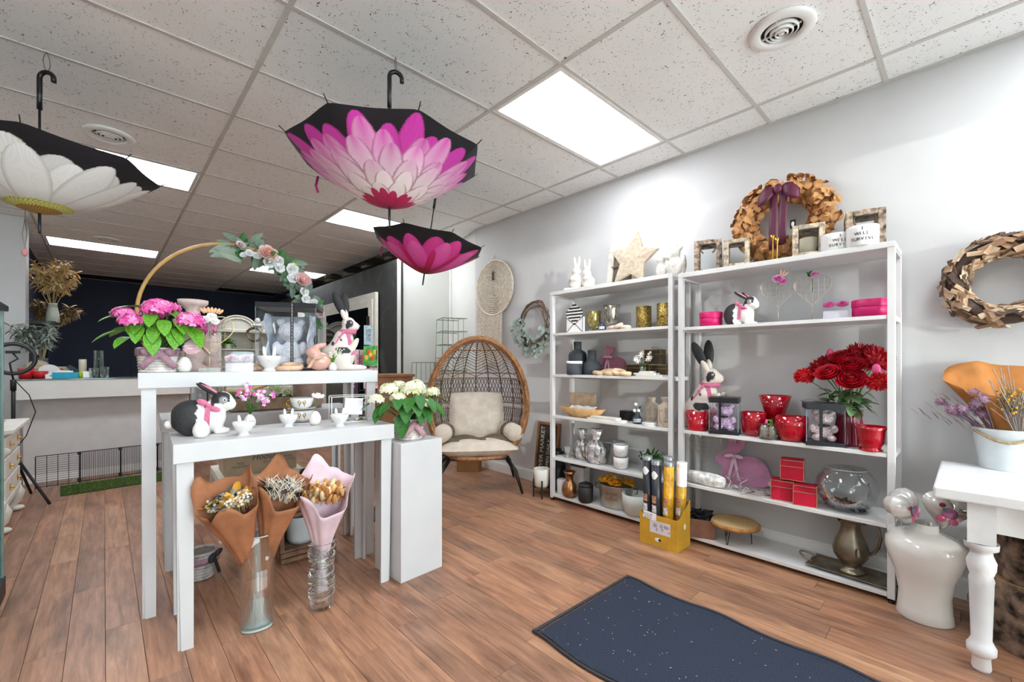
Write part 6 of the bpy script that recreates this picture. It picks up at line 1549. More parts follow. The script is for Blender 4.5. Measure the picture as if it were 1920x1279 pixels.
for s, a in ((-1, .2), (1, -.25), (.9, .1)): MB().tube([(s * (.004 + .016 * math.sin(q)), .004 * s, 19 * k + (.045 + .012 * abs(s)) * (1 - math.cos(q)) / 2 * 1.0) for q in [2 * PI * j / 16 for j in range(17)]], .0032, 6).build('green_loop', m_leaf, t)
MB().ell((-.012, -.008, 32 * k), (.007, .007, .017)).build('pink_bud', mat('pink_bud', '#e0568a', 0.5), t)
# red roses in a ribbed red vase
loc, k = sh(1592, z, 3.2)
t = thing('rose_vase', 'ribbed red vase holding red roses and dahlias', 'vase', loc, SROT)
MB().lathe([(0, 0), (25 * k, 0), (25 * k, 3 * k), (19 * k, 50 * k), (20 * k, 66 * k), (18 * k, 66 * k), (17 * k, 50 * k), (0, 10 * k)], 96, None, flute=.03, nf=24).build('ribbed_vase', mat('ribbed_red_glass', '#7d0f2b', 0.2, var=.1, coat=.4), t)
RR = ['#8d0b1c', '#b01024', '#c81830']; hz = 66 * k
for (dx, dz, dy, rr_, kind) in ((10, 55, -.10, 22, 'r'), (-31, 67, -.09, 20, 'r'), (8, 82, -.06, 21, 'r'), (-12, 96, -.02, 19, 'r'), (-79, 60, -.06, 15, 'd'), (55, 52, -.10, 17, 'd'), (-52, 72, .0, 19, 's'), (14, 102, .03, 20, 's'), (47, 90, -.02, 22, 's'), (-35, 105, .02, 8, 'b'), (50, 76, -.1, 8, 'b'), (35, 100, .04, 18, 's'), (-40, 82, .03, 18, 's')):
    dx *= .86; p = Vector((dx * k, dy, hz + dz * k))
    if kind == 'r': o = rose_mb(rr_ * k, rn, 6, 5, RR).build('rose', m_petal, t); o.rotation_euler = (rad(62 - dz * .3), 0, rad(dx * .5))
    elif kind == 'd': o = ball_flower(rr_ * k, 110, rn, .5, '#c0101c').build('dahlia', m_petal, t)
    elif kind == 's': o = ball_flower(rr_ * k * .95, 80, rn, .9, '#a50d1e', .19).build('dahlia', m_petal, t)
    else: o = MB().ell((0, 0, 0), (rr_ * k * .8, rr_ * k * .8, rr_ * k * 1.2), 10, 8).build('bud', mat('pink_bud', '#c0305a', 0.5), t)
    o.location = p
    MB().tube([(dx * k * .08, 0, hz - 20 * k), (dx * k * .45, dy * .4, hz + dz * k * .5), p], .003, 5).build('stem', m_stem, t)
ldr = leaf_data(.07, .042, .25, mat('rose_leaf', '#5f7d52', 0.5, var=.25, scale=16))
for q in range(60):
    a = rn.uniform(0, 6.28); rr_ = rn.uniform(.01, .1); zz = hz + rn.uniform(-.01, .11)
    put('leaf', ldr, t, T(rr_ * math.cos(a), -.03 + rr_ * .7 * math.sin(a), zz, rn.uniform(-.6, .6), rn.uniform(-.4, .4), a - PI / 2) @ Matrix.Scale(rn.uniform(.8, 1.3), 4))
votive(1633, 3.065, 24, 46, 'red glass footed pot at the right end of the shelf', [(0, 0), (.72, 0), (.76, .06), (.62, .12), (.7, .2), (.86, .35), (.9, .6), (.93, .85), (1.04, 1), (.98, 1), (.85, .7), (0, .25)])
# ================================================================== right unit: shelf at 0.415
z = RL[1]
loc, k = sh(1322, z, 3.2)
def fl_yel(t, zz, w):
    o = rose_mb(.02, rn, 5, 3, ['#c9cf3a', '#dfe06a']).build('yellow_bud', m_petal, t); o.location = (.03, 0, zz + .012); o.rotation_euler = (rad(30), .4, 0)
heart_stand(loc, 56 * k, 52 * k, 36 * k, 'wire heart stand with a yellow-green bud on the lower shelf', m_sw, None, wire_base, SROT + rad(12), fl_yel)
loc, k = sh(1324, z, 3.07)
t = thing('bark_log', 'piece of white birch bark log at the shelf edge', 'log', loc, SROT + rad(-6))
MB().lathe([(0, -34 * k), (10 * k, -34 * k), (12 * k, -20 * k), (12.5 * k, 0), (12 * k, 20 * k), (9 * k, 33 * k), (0, 33 * k)], 16, T(0, 0, 12.5 * k, 0, PI / 2, 0), flute=.06, nf=3).build('bark', mat('white_birch', '#d4d2cf', 0.8, var=.25, scale=30, bump=.6), t)
m_sil = mat('silver_ornament', '#b5aca0', 0.25, .85, var=.15)
def star_frame(M, s, r): return MB().tube([(s * (1 if q % 2 == 0 else .42) * math.cos(PI / 2 + q * PI / 5), s * (1 if q % 2 == 0 else .42) * math.sin(PI / 2 + q * PI / 5), 0) for q in range(10)], r, 6, closed=True, M=M)
for q, (x, X, s, rx, lab) in enumerate(((1380, 3.10, 21, 62, 'silver star outline leaning upright at the shelf edge'), (1400, 3.07, 24, 6, 'silver star outline lying flat, middle of the pile'), (1424, 3.06, 23, 4, 'silver star outline lying flat, nearest the red boxes'))):
    loc, k = sh(x, z, X); t = thing('star_ornament', lab, 'ornament', (loc[0], loc[1], z + (s * k * .85 * math.sin(rad(rx)) + .004 + .006 * q)), SROT + rad(q * 31), 'silver star ornaments'); star_frame(T(0, 0, 0, rad(rx), 0, 0), s * k, .0038).build('star_outline', m_sil, t)
loc, k = sh(1392, z, 3.26); velvet_rabbit(loc, 96 * k, 88 * k, 'large pink velvet rabbit cutout with a sheer bow', mat('pink_velvet', '#b9809f', 0.85, var=.12, sheen=.5), mat('sheer_pink_bow', '#d3b3c4', 0.6), SROT + rad(4))
m_redfill = mat('red_felt', '#b8082f', 0.6, var=.08); m_pinkgold = mat('rose_gold_edge', '#d9a58a', 0.25, .7)
for x, X, lv, lab in ((1468, 3.11, 0, 'gold-edged red gift box, lower left of the three'), (1510, 3.09, 0, 'gold-edged red gift box, lower right of the three'), (1486, 3.13, 1, 'gold-edged red gift box on top of the other two')):
    loc, k = sh(x, z, X); edged_box((loc[0], loc[1], z + .001 + lv * (39 * k + .003)), 36 * k, 36 * k * .9, 37 * k, lab, m_redfill, 'gift box', 'red gold-edged gift boxes', SROT + rad(10), m_pinkgold)
loc, k = sh(1586, z, 3.16)
t = thing('fish_bowl', 'round clear fish bowl with black pebbles', 'bowl', loc, SROT); r = 49 * k
prof = [(.42, .0), (.6, .06), (.86, .34), (.98, .68), (1, .85), (.93, 1.15), (.76, 1.42), (.66, 1.56)]
MB().lathe([(0, .004)] + [(a * r, b_ * r + .004) for a, b_ in prof] + [(a * r - .004, b_ * r + .006) for a, b_ in prof[::-1]] + [(0, .012)], 44).build('bowl_glass', m_glass, t)
MB().tube([(.66 * r * math.cos(a), .66 * r * math.sin(a), 1.56 * r + .004) for a in [2 * PI * j / 40 for j in range(40)]], .0022, 6, closed=True).build('rim', mat('glass_edge', '#bcc8c4', 0.15), t)
pb = MB()
for q in range(150): a = rn.uniform(0, 6.28); rr_ = r * .66 * math.sqrt(rn.uniform(0, 1)); pb.ell((rr_ * math.cos(a), rr_ * math.sin(a), .012 + .2 * r * (rr_ / r) ** 2 * .6 + rn.uniform(0, .16 * r)), (.011, .009, .005), 6, 5, rot=(rn.uniform(0, 1), rn.uniform(0, 1), rn.uniform(0, 6)))
o = pb.build('pebbles', mat('black_pebble', '#26282a', 0.5, var=.2), t); o['kind'] = 'stuff'
# ================================================================== right unit: bottom shelf
z = RL[0]
loc, k = sh(1316, z, 3.1); t = thing('copper_box', 'copper-brown wooden box stuffed with black tissue', 'box', loc, SROT + rad(22)); w = 44 * k; h = 33 * k
m_cop = mat('copper_stained_wood', '#7c5846', 0.55, var=.12, scale=12)
for s in (-1, 1): MB().box((s * (w / 2 - .004), 0, h / 2), (.008, w, h)).build('side_board', m_cop, t); MB().box((0, s * (w / 2 - .004), h / 2), (w - .016, .008, h)).build('side_board', m_cop, t)
MB().box((0, 0, .004), (w - .016, w - .016, .008)).build('bottom_board', m_cop, t)
tis = MB()
for q in range(26):
    M = T(rn.uniform(-.26, .26) * w, rn.uniform(-.26, .26) * w, h * .8 + rn.uniform(0, .35) * h, rn.uniform(-1, 1), rn.uniform(-1, 1), rn.uniform(0, 6))
    tis.grid(lambda u, v: ((u - .5) * .07, (v - .5) * .06, .02 * math.sin(u * 5 + q) * math.cos(v * 4 + q)), 5, 5, M, smooth=False)
tis.build('black_tissue', mat('black_tissue', '#232527', 0.6, var=.1), t)
loc, k = sh(1378, z, 3.13); t = thing('wood_slice_stand', 'live-edge wood slice riser on black hairpin legs', 'stand', loc, SROT + rad(10)); R_ = 42 * k; h = 38 * k
MB().lathe([(0, h - .028), (R_ * .96, h - .028), (R_, h - .014), (R_ * .98, h), (R_ * .95, h + .001), (0, h + .001)], 48, None, flute=.02, nf=5).build('bark_edge', mat('wood_slice_edge', '#a87844', 0.75, var=.2, scale=20), t)
ms = mat('wood_slice_rings', '#b79a6c', 0.65); nt = ms.node_tree; wv = N(nt, 'ShaderNodeTexWave', wave_type='RINGS', rings_direction='Z'); wv.inputs['Scale'].default_value = 24; wv.inputs['Distortion'].default_value = 2.5; tc = N(nt, 'ShaderNodeTexCoord'); nt.links.new(tc.outputs['Object'], wv.inputs['Vector']); cr = N(nt, 'ShaderNodeValToRGB'); cr.color_ramp.elements[0].color = lin('#a98a5c') + (1,); cr.color_ramp.elements[1].color = lin('#c2a678') + (1,); nt.links.new(wv.outputs['Fac'], cr.inputs[0]); nt.links.new(cr.outputs[0], nt.nodes['Principled BSDF'].inputs['Base Color'])
MB().lathe([(0, h + .0025), (R_ * .94, h + .002)], 48).build('cut_face', ms, t)
for q in range(3):
    a = q * 2 * PI / 3 + PI * 1.4; p = Vector((R_ * .62 * math.cos(a), R_ * .62 * math.sin(a), 0)); d = Vector((-math.sin(a), math.cos(a), 0)) * .018
    MB().tube([p + d + Vector((0, 0, h - .028)), p * 1.06 + Vector((0, 0, .003)) + d * .15, p * 1.06 + Vector((0, 0, .003)) - d * .15, p - d + Vector((0, 0, h - .028))], .0025, 6).build('hairpin_leg', m_black, t)
m_pew = mat('aged_pewter', '#8d8371', 0.34, .85, var=.3, scale=10, bump=.12, bscale=20)
loc, k = sh(1590, z, 3.14); loc = (3.155, loc[1] - .01, z)
t = thing('pewter_tray', 'aged pewter tray with loop handles under the pitcher', 'tray', loc, SROT + rad(-4)); w, d = .40, .22
MB()._add([(sx * (w / 2 - i), sy * (d / 2 - i), zz) for zz, i in ((.004, .03), (.016, 0), (.019, .002), (.008, .032)) for sx, sy in ((-1, -1), (1, -1), (1, 1), (-1, 1))], [(3, 2, 1, 0)] + [(a + j, a + (j + 1) % 4, a + 4 + (j + 1) % 4, a + 4 + j) for a in (0, 4, 8) for j in range(4)] + [(12, 13, 14, 15)], False).build('tray_body', m_pew, t, bevel=.002)
for s in (-1, 1): MB().tube([(s * (w / 2 - .02), .05 * math.cos(a) * 1.0, .022 + .0) if q in (0, 16) else (s * (w / 2 - .02 + .075 * math.sin(a)), .05 * math.cos(a), .022 + .02 * math.sin(a)) for q, a in enumerate([PI * j / 16 for j in range(17)])], .006, 7).build('handle', m_pew, t)
loc2 = (loc[0] - .0, loc[1], z + .009)
t = thing('pewter_pitcher', 'tall pewter pitcher with curved handle on the tray', 'pitcher', loc2, SROT); s = 112 * k
MB().lathe([(0, 0), (.20, 0), (.205, .03), (.15, .07), (.11, .1), (.17, .15), (.27, .28), (.285, .38), (.24, .52), (.17, .66), (.15, .76), (.17, .86), (.2, .9), (.185, .9), (.14, .76), (.14, .66), (0, .3)], 40, Matrix.Diagonal((s * .88, s * .88, s, 1))).build('pitcher_body', m_pew, t)
MB().grid(lambda u, v: (s * (-.13 - .16 * v ** .7 * math.cos((u - .5) * PI * .9) - 0), s * (.17 * (u - .5) * 2 * (1 - .35 * v) * .9), s * (.84 + .13 * v * math.cos((u - .5) * PI * .8))), 9, 6).build('spout', m_pew, t, solid=.004)
MB().tube([(s * x, 0, s * zz) for x, zz in ((.16, .84), (.26, .9), (.36, .82), (.39, .66), (.36, .5), (.3, .4), (.25, .36))], [.010, .010, .009, .008, .008, .008, .009], 8).build('handle', m_pew, t)
MB().leaf(.05, .02, .0, T(.05, -.26 * s, .34 * s, rad(80), 0, .4), 5).build('leaf_relief', m_pew, t, solid=.003)
# ================================================================== rattan egg chair
X, Y = 2.73, 3.40
ch = thing('egg_chair', 'rattan egg chair with cream cushions by the right wall', 'chair', (X, Y, 0), rad(-36))
m_rat = mat('rattan_cane', '#9a6b43', 0.55, var=.25, scale=30); m_ratd = mat('dark_rattan', '#5f4430', 0.6, var=.25, scale=30)
A, Bd, Cz, Z0 = .475, .46, .60, .905          # half width, depth, half height, centre height
def rim(t):          # front opening, seen from the front: wide egg cut off at the seat
    x = math.cos(t); zz = math.sin(t)
    w_ = A * (1 - .06 * zz) ; return (w_ * x, -.16 - .10 * (zz < 0) * zz * 0, Z0 + Cz * zz * (1 if zz > 0 else 1.02))
def shell(a, b):
    """a: 0..pi from right rim round the back to the left rim; b: -1..1 height"""
    zz = Cz * math.sin(b * PI / 2) * (1 if b > 0 else 1.02); q = math.cos(b * PI / 2); return Vector((A * (1 - .06 * math.sin(b * PI / 2)) * q * math.cos(a), -.16 + (Bd + .14) * q * math.sin(a), Z0 + zz))
TS = [rad(-62) + (rad(242) - rad(-62)) * j / 60 for j in range(61)]
for dr, y in ((0, 0), (.018, .022), (-.018, .024)):
    MB().tube([(p[0] * (1 + dr / A), p[1] + y, Z0 + (p[2] - Z0) * (1 + dr / Cz)) for p in map(rim, TS)], .0145, 8).build('rim_cane', m_rat, ch)
zb = rim(TS[0])[2]; xb = rim(TS[0])[0]
# seat hoop
MB().tube([(xb * 1.02 * math.cos(a), -.16 + (.50 if math.sin(a) > 0 else .10) * math.sin(a), zb) for a in [2 * PI * j / 40 for j in range(40)]], .018, 8, closed=True).build('seat_hoop', m_rat, ch)
for kx in range(1, 10):
    a = PI * kx / 10; MB().tube([shell(a, -.58 + 1.58 * j / 20) for j in range(21)], .0055, 5).build('upright', m_ratd, ch)
for b_ in (-.55, -.12, -.06, .0, .22, .28, .62):
    MB().tube([shell(PI * j / 30, b_) for j in range(31)], .006, 5).build('band', m_rat, ch)
wv = MB()
for s in (-1, 1):
    for j in range(40):            # diamond lattice round the middle
        a0 = PI * (j + .5) / 40; pts = [shell(a0 + s * (q - 4) * .028, -.06 + .28 * q / 8) for q in range(9)]; wv.tube(pts, .0032, 4)
    for j in range(52):            # closer lattice behind the seat
        a0 = PI * (j + .5) / 52; wv.tube([shell(a0 + s * (q - 3) * .022, -.56 + .46 * q / 6) for q in range(7)], .0032, 4)
for kx in range(10):               # chevrons in the dome between the uprights
    a0, a1 = PI * kx / 10, PI * (kx + 1) / 10; up = 1 if kx % 2 else -1
    for j in range(17):
        b0 = .27 + .042 * j; wv.tube([shell(a0 + (a1 - a0) * q / 4, min(.985, b0 + up * .07 * (q / 4 - .5))) for q in range(5)], .0032, 4)
o = wv.build('weave', m_ratd, ch); o['kind'] = 'stuff'
for sx in (-1, 1):
    for sy, dy in ((-1, -.14), (1, .25)):
        MB().tube([(sx * .26, -.0 + sy * .10 + .05, zb - .01), (sx * .36, dy * 1.3, .22), (sx * .42, dy * 1.65, .012)], [.022, .019, .012], 10).build('leg', mat('black_leg', '#1a1a1a', 0.4), ch)
MB().box((0, .05, zb - .03), (.56, .34, .03)).build('seat_support', m_black, ch)
m_cush = mat('cream_canvas', '#cfc3b3', 0.9, var=.06, scale=14, bump=.35, bscale=30); m_fr = mat('taupe_fringe', '#6b5d50', 0.95, var=.25, scale=60, bump=.8, bscale=90)
def pillow(w, d, h, M, m, name, pinch=.55, res=13):
    def fn(u, v, s=1): pass
    b = MB()
    def f(u, v):
        x, y = (u - .5) * 2, (v - .5) * 2; e = max(0, (1 - x ** 4)) ** .5 * max(0, (1 - y ** 4)) ** .5
        return x, y, e
    for s in (-1, 1):
        b.grid(lambda u, v, s=s: (lambda x, y, e: (x * w / 2 * (1 - .05 * y * y), y * d / 2 * (1 - .05 * x * x), s * h / 2 * e + .004 * math.sin(9 * x + 7 * y) * e))(*f(u, v)), res, res, M)
    return b.build(name, m, ch, sub=1)
pillow(.80, .62, .17, T(0, .04, zb + .075), m_cush, 'seat_cushion')
pillow(.57, .50, .17, T(.0, .20, zb + .36, rad(72)), m_cush, 'back_cushion')
for s in (-1, 1):
    M = T(s * .33, -.02, zb + .22, 0, 0, 0) @ T(0, 0, 0, rad(90), 0, rad(s * 14))
    o = MB().lathe([(0, -.17), (.06, -.168), (.085, -.14), (.092, 0), (.085, .14), (.06, .168), (0, .17)], 24, M).build('bolster', m_cush, ch)
    MB().lathe([(.094, -.06), (.097, -.05), (.098, .02), (.094, .03)], 24, M).build('bolster_band', m_fr, o)
thr = MB().grid(lambda u, v: ((u - .5) * .62, -.15 + v * .17 + .01 * math.sin(u * 20), zb + .165 + .012 * math.sin(u * 13 + v * 4) - .04 * (1 - v) ** 2 + .03 * abs(u - .5)), 24, 6).build('knit_throw', m_fr, ch, solid=.012)
# cardboard box under the chair
X, Y, k = atZ(892, 884, 0); cb = thing('cardboard_box', 'brown cardboard box on the floor behind the egg chair', 'box', (X, Y + .12, 0), rad(-50)); MB().box((0, 0, .07), (.26, .2, .14)).build('carton', mat('brown_cardboard', '#9c7145', 0.85, var=.08), cb, bevel=.003); MB().box((0, -.0, .1412), (.05, .2, .001)).build('tape', mat('packing_tape', '#b08a58', 0.3), cb)
# ================================================================== wall pieces on the right wall
X, Y, k = atX(927, 3.345)
mac = thing('wall_hanging', 'round woven cotton wall hanging with long fringe', 'wall hanging', (X, Y, EYE + (681 - 540) * k), SROT)
m_cot = mat('natural_cotton', '#ddd3c3', 0.95, var=.12, scale=40)
R_ = .32; wv = MB()
# concentric stitched cords
MB().lathe([(0, 0), (R_, 0), (R_, .008), (0, .008)], 48, T(0, .004, 0, PI / 2, 0, 0)).build('backing_disc', mat('cotton_backing', '#b5a893', 0.95), mac)
for j in range(15):
    r_ = .02 + j * (R_ - .03) / 14; n_ = max(10, int(r_ * 170)); wv.tube([((r_ + .004 * math.sin(q * PI)) * math.cos(2 * PI * q / n_), -.008 - .005 * (q % 2), (r_ + .004 * (q % 2)) * math.sin(2 * PI * q / n_)) for q in range(n_)], .0085, 5, closed=True)
o = wv.build('woven_cords', m_cot, mac); o['kind'] = 'stuff'
MB().tube([(R_ * math.cos(a), -.008, R_ * math.sin(a)) for a in [2 * PI * q / 60 for q in range(60)]], .014, 8, closed=True).build('wrapped_ring', m_cot, mac)
fr = MB()
for j in range(34):
    x = -R_ * .96 + 2 * R_ * .96 * j / 45; z0 = -math.sqrt(max(0, R_ * R_ - x * x)); L = .92 + rn.uniform(-.06, .06)
    fr.tube([(x, -.012, z0), (x + rn.uniform(-.006, .006), -.016, (z0 - L) / 2), (x + rn.uniform(-.01, .01), -.012, -L)], .0055, 4)
o = fr.build('fringe', m_cot, mac); o['kind'] = 'stuff'
MB().tube([(-.03, 0, R_), (0, .0, R_ + .07), (.03, 0, R_)], .005, 5).build('hanging_loop', m_cot, mac)
MB().tube([(0, -.02, R_ * .62), (0, -.024, R_ * .52)], .004, 5).box((0, -.024, R_ * .42), (.022, .012, .10)).build('wooden_toggle', mat('dark_toggle', '#4a382a', 0.7), mac)
X, Y, k = atX(1003, 3.33)
wr = thing('eucalyptus_wreath', 'vine wreath with frosted eucalyptus at its lower half', 'wreath', (X, Y, EYE + (681 - 608) * k), SROT)
vb = MB(); Rw = 40 * k
for j in range(15):
    ph = rn.uniform(0, 6.28); rr_ = Rw * rn.uniform(.72, 1.0); vb.tube([((rr_ + .018 * math.sin(3 * a + ph)) * math.cos(a), -.01 + .018 * math.sin(5 * a + ph), (rr_ + .018 * math.cos(4 * a + ph)) * 1.12 * math.sin(a)) for a in [2 * PI * q / 36 for q in range(36)]], .0035, 4, closed=True)
vb.build('vine_ring', m_twig, wr)
lde = leaf_data(.05, .042, .12, mat('frosted_eucalyptus', '#9fb0a6', 0.7, var=.18, scale=30))
for j in range(150):
    a = rad(rn.uniform(165, 345)); rr_ = Rw * rn.uniform(.6, 1.3); put('leaf', lde, wr, Matrix.Translation((rr_ * math.cos(a), -.02 - rn.uniform(0, .05), rr_ * 1.1 * math.sin(a))) @ Euler((rad(90) + rn.uniform(-.7, .7), rn.uniform(0, 6.28), rn.uniform(-.5, .5))).to_matrix().to_4x4() @ Matrix.Scale(rn.uniform(.7, 1.2), 4))
for j in range(5): a = rad(240 + 18 * j); ball_flower(.022, 40, rn, .4, '#6e5a45').build('pine_cone', m_petal, wr).location = (Rw * .9 * math.cos(a), -.06, Rw * math.sin(a))
# driftwood wreath, far right
X, Y, k = atX(1866, 3.31); Y = -.115
dw = thing('driftwood_wreath', 'large wreath of overlapping driftwood pieces on the right wall', 'wreath', (X, Y, EYE + (681 - 529) * k), SROT)
Rd = .178
dms = [mat('driftwood_%d' % i, c, 0.85, var=.2, scale=20, bump=.4) for i, c in enumerate(('#8a6c54', '#b5977a', '#6b5444', '#c9b296', '#9c7a5c', '#54443a'))]
stk = []
for i in range(6):
    b = MB().box((0, 0, 0), (.085, .024, .012), taper=.8); me = bpy.data.meshes.new('driftwood_stick'); me.from_pydata(b.v, [], b.f); me.materials.append(dms[i]); stk.append(me)
for j in range(170):
    a = rn.uniform(0, 2 * PI); b_ = rn.uniform(-1.9, 1.9) - PI / 2; rt = .052
    cx, sx_ = math.cos(a), math.sin(a); p = Vector(((Rd + rt * math.cos(b_)) * cx, rt * .8 * math.sin(b_) - .01, (Rd + rt * math.cos(b_)) * sx_)); nrm = Vector((math.cos(b_) * cx, math.sin(b_), math.cos(b_) * sx_)); tan = Vector((-sx_, 0, cx))
    zx = nrm.normalized(); xx = (tan + zx.cross(tan) * rn.uniform(-1.3, 1.3) + zx * rn.uniform(-.2, .2)).normalized(); yy = zx.cross(xx).normalized(); zx = xx.cross(yy)
    M = Matrix((xx, yy, zx)).transposed().to_4x4(); M.translation = p
    put('driftwood_stick', rn.choice(stk), dw, M @ Matrix.Diagonal((rn.uniform(.7, 1.25), rn.uniform(.7, 1.25), 1, 1)))
MB().tube([(Rd * math.cos(a), .0, Rd * math.sin(a)) for a in [2 * PI * q / 40 for q in range(40)]], .04, 8, closed=True).build('core_ring', dms[5], dw)
# ================================================================== sign and planter by the left unit
sg = thing('wooden_sign', 'dark framed wooden sign reading FLOWER MARKET, leaning on the wall', 'sign', (3.28, 3.0, 0), SROT)
M = T(0, 0, 0, rad(-7)); hS, wS = .66, .30
MB().box((0, 0, hS / 2), (wS - .04, .012, hS - .04), M).build('sign_board', mat('black_stained_board', '#33302c', 0.75, var=.25, scale=10), sg)
mf = mat('orange_wood_frame', '#8a5a38', 0.6, var=.2)
for (cx, cz, sx, sz) in ((0, hS - .012, wS, .024), (0, .012, wS, .024), (-wS / 2 + .012, hS / 2, .024, hS - .048), (wS / 2 - .012, hS / 2, .024, hS - .048)): MB().box((cx, -.002, cz), (sx, .022, sz), M).build('frame_board', mf, sg)
mi = mat('cream_ink', '#c9bda6', 0.7)
for tx, x, sz in (('FLOWER MARKET', -.07, .072), ('OPEN DAILY', .02, .055), ('BOUQUETS', .085, .045)):
    o = text(tx, sz, mi, sg, M @ Vector((x, -.0075, hS / 2)), (PI / 2 - rad(7), -PI / 2, 0))
    o.matrix_local = M @ Matrix.Translation((x, -.0075, hS / 2)) @ Matrix.Rotation(PI / 2, 4, 'X') @ Matrix.Rotation(PI / 2, 4, 'Z')
X, Y, k = atZ(1016, 934, 0)
pl = thing('plant_stand', 'white round pot on a black stand by the wooden sign', 'planter', (X + .03, Y + .03, 0), SROT)
MB().lathe([(0, .10), (.06, .10), (.068, .12), (.076, .27), (.068, .27), (.062, .13), (0, .24)], 30).build('pot', mat('offwhite_pot', '#d9d6cc', 0.5), pl)
for s in range(4): a = PI / 4 + s * PI / 2; MB().box((.078 * math.cos(a), .078 * math.sin(a), .085), (.014, .014, .17), rz=a).build('stand_leg', m_black, pl)
MB().box((0, 0, .092), (.15, .014, .014), rz=PI / 4).box((0, 0, .092), (.15, .014, .014), rz=-PI / 4).build('stand_cross', m_black, pl)
# ================================================================== yellow display box with map tubes
yb = thing('display_box', 'yellow cardboard display bin for map tubes on the floor', 'display box', (2.785, 1.485, 0), SROT)
m_yel = mat('yellow_card', '#c99a2e', 0.55, var=.08, scale=10); wY, dY, hF, hB = .275, .19, .215, .31
b = MB()
def sheet(p): return MB()._add(p, [(0, 1, 2, 3)], False)
for nm, p in (('front_panel', [(-wY / 2, 0, 0), (wY / 2, 0, 0), (wY / 2, 0, hF), (-wY / 2, 0, hF)]), ('back_panel', [(-wY / 2, dY, 0), (wY / 2, dY, 0), (wY / 2, dY, hB), (-wY / 2, dY, hB)]), ('bottom_panel', [(-wY / 2, 0, .002), (wY / 2, 0, .002), (wY / 2, dY, .002), (-wY / 2, dY, .002)])): sheet(p).build(nm, m_yel, yb, solid=.004)
for s in (-1, 1): MB()._add([(s * wY / 2, 0, 0), (s * wY / 2, dY, 0), (s * wY / 2, dY, hB), (s * wY / 2, dY * .45, hB * .80), (s * wY / 2, dY * .18, hF), (s * wY / 2, 0, hF)], [(0, 1, 2, 3, 4, 5)], False).build('side_panel', m_yel, yb, solid=.004)
MB().box((.015, -.003, .135), (.15, .001, .085)).build('map_print', mat('map_paper', '#d9d2d6', 0.6, var=.05), yb)
mp = MB()
for (cx, cz, a, c) in ((-.035, .145, .016, .014), (-.022, .120, .007, .015), (.012, .150, .012, .012), (.018, .128, .009, .015), (.048, .150, .022, .013), (.066, .118, .008, .006)): mp.ell((.015 + cx * 1.0, -.0036, cz), (a, .0006, c), 9, 6)
mp.build('map_continents', mat('map_land', '#b2a3ab', 0.7), yb)
MB().box((-.075, -.0045, .20), (.10, .001, .05), T(0, 0, 0, 0, rad(4))).build('price_label', mat('white_card', '#f2f2f0', 0.6), yb)
ikp = mat('pen_ink', '#333038', 0.7)
text('Scratch map', .014, ikp, yb, (-.075, -.0052, .213)); text('lrg $39.99', .013, ikp, yb, (-.075, -.0052, .199)); text('sml $29.99', .013, ikp, yb, (-.075, -.0052, .186))
MB().ell((0, -.003, .05), (.022, .0008, .014)).build('white_emblem', mat('white_ink', '#e8e8e8', 0.6), yb); MB().ell((.014, -.004, .05), (.010, .0006, .009)).build('dark_emblem', m_black, yb)
MB().ell((wY / 2 + .003, dY * .55, .15), (.0008, .016, .02)).build('side_emblem', mat('white_ink', '#e8e8e8', 0.6), yb)
tubes = [(-.098, .05, '#23262d', 'black map tube at the left of the display bin', 1, .60), (-.028, .045, '#2c2f36', 'black map tube second from left in the bin', 1, .58), (.0, .135, '#1e2026', 'black map tube at the back of the bin', -1, .6), (.042, .055, '#c9921e', 'yellow map tube right of the black ones', -1, .585), (.099, .12, '#b98f2a', 'yellow and white map tube at the right end of the bin', -1.5, .58)]
for i, (x, y, c, lab, lean, L) in enumerate(tubes):
    p = yb.matrix_world @ Vector((0, 0, 0)); wx, wy = 2.785 + y, 1.485 - x
    t = thing('map_tube', lab, 'tube', (wx, wy, .006), SROT, 'cardboard map tubes'); M = T(0, 0, 0, 0, rad(-lean), 0); r_ = .0335
    MB().lathe([(0, 0), (r_, 0), (r_, L - .02), (0, L - .02)], 26, M).build('tube_body', mat('tube_%d' % i, c, 0.35, var=.3 if c[1] in 'bc' else .12, scale=16), t)
    MB().lathe([(r_ + .001, L - .03), (r_ + .0015, L), (r_ - .004, L + .001), (0, L - .008)], 26, M).build('cap', mat('silver_cap' if i < 4 else 'white_cap', '#8f9094' if i < 4 else '#dddbd4', 0.3, .5 if i < 4 else 0), t)
    for zz, hh, cc in ((.31, .05, '#b98a6a'), (.245, .05, '#d9d2d6'), (.19, .035, '#c26f5a')): MB().grid(lambda u, v: ((r_ + .0008) * math.sin((u - .5) * 1.3 - .3), -(r_ + .0008) * math.cos((u - .5) * 1.3 - .3), zz + (v - .5) * hh), 6, 2, M).build('sticker', mat('sticker_' + cc[1:], cc, 0.5, var=.3, scale=60), t)
    if i in (0, 1): MB().grid(lambda u, v: ((r_ + .0008) * math.sin((u - .5) * 1.6), -(r_ + .0008) * math.cos((u - .5) * 1.6), L - .10 + (v - .5) * .06 * math.sin(PI * u)), 8, 2, M).build('white_figure', mat('white_ink', '#e8e8e8', 0.6), t)
    if i == 4: MB().lathe([(r_ + .0006, L * .72), (r_ + .0008, L - .03)], 26, M).build('white_band', mat('white_card', '#e6e2d6', 0.5), t)
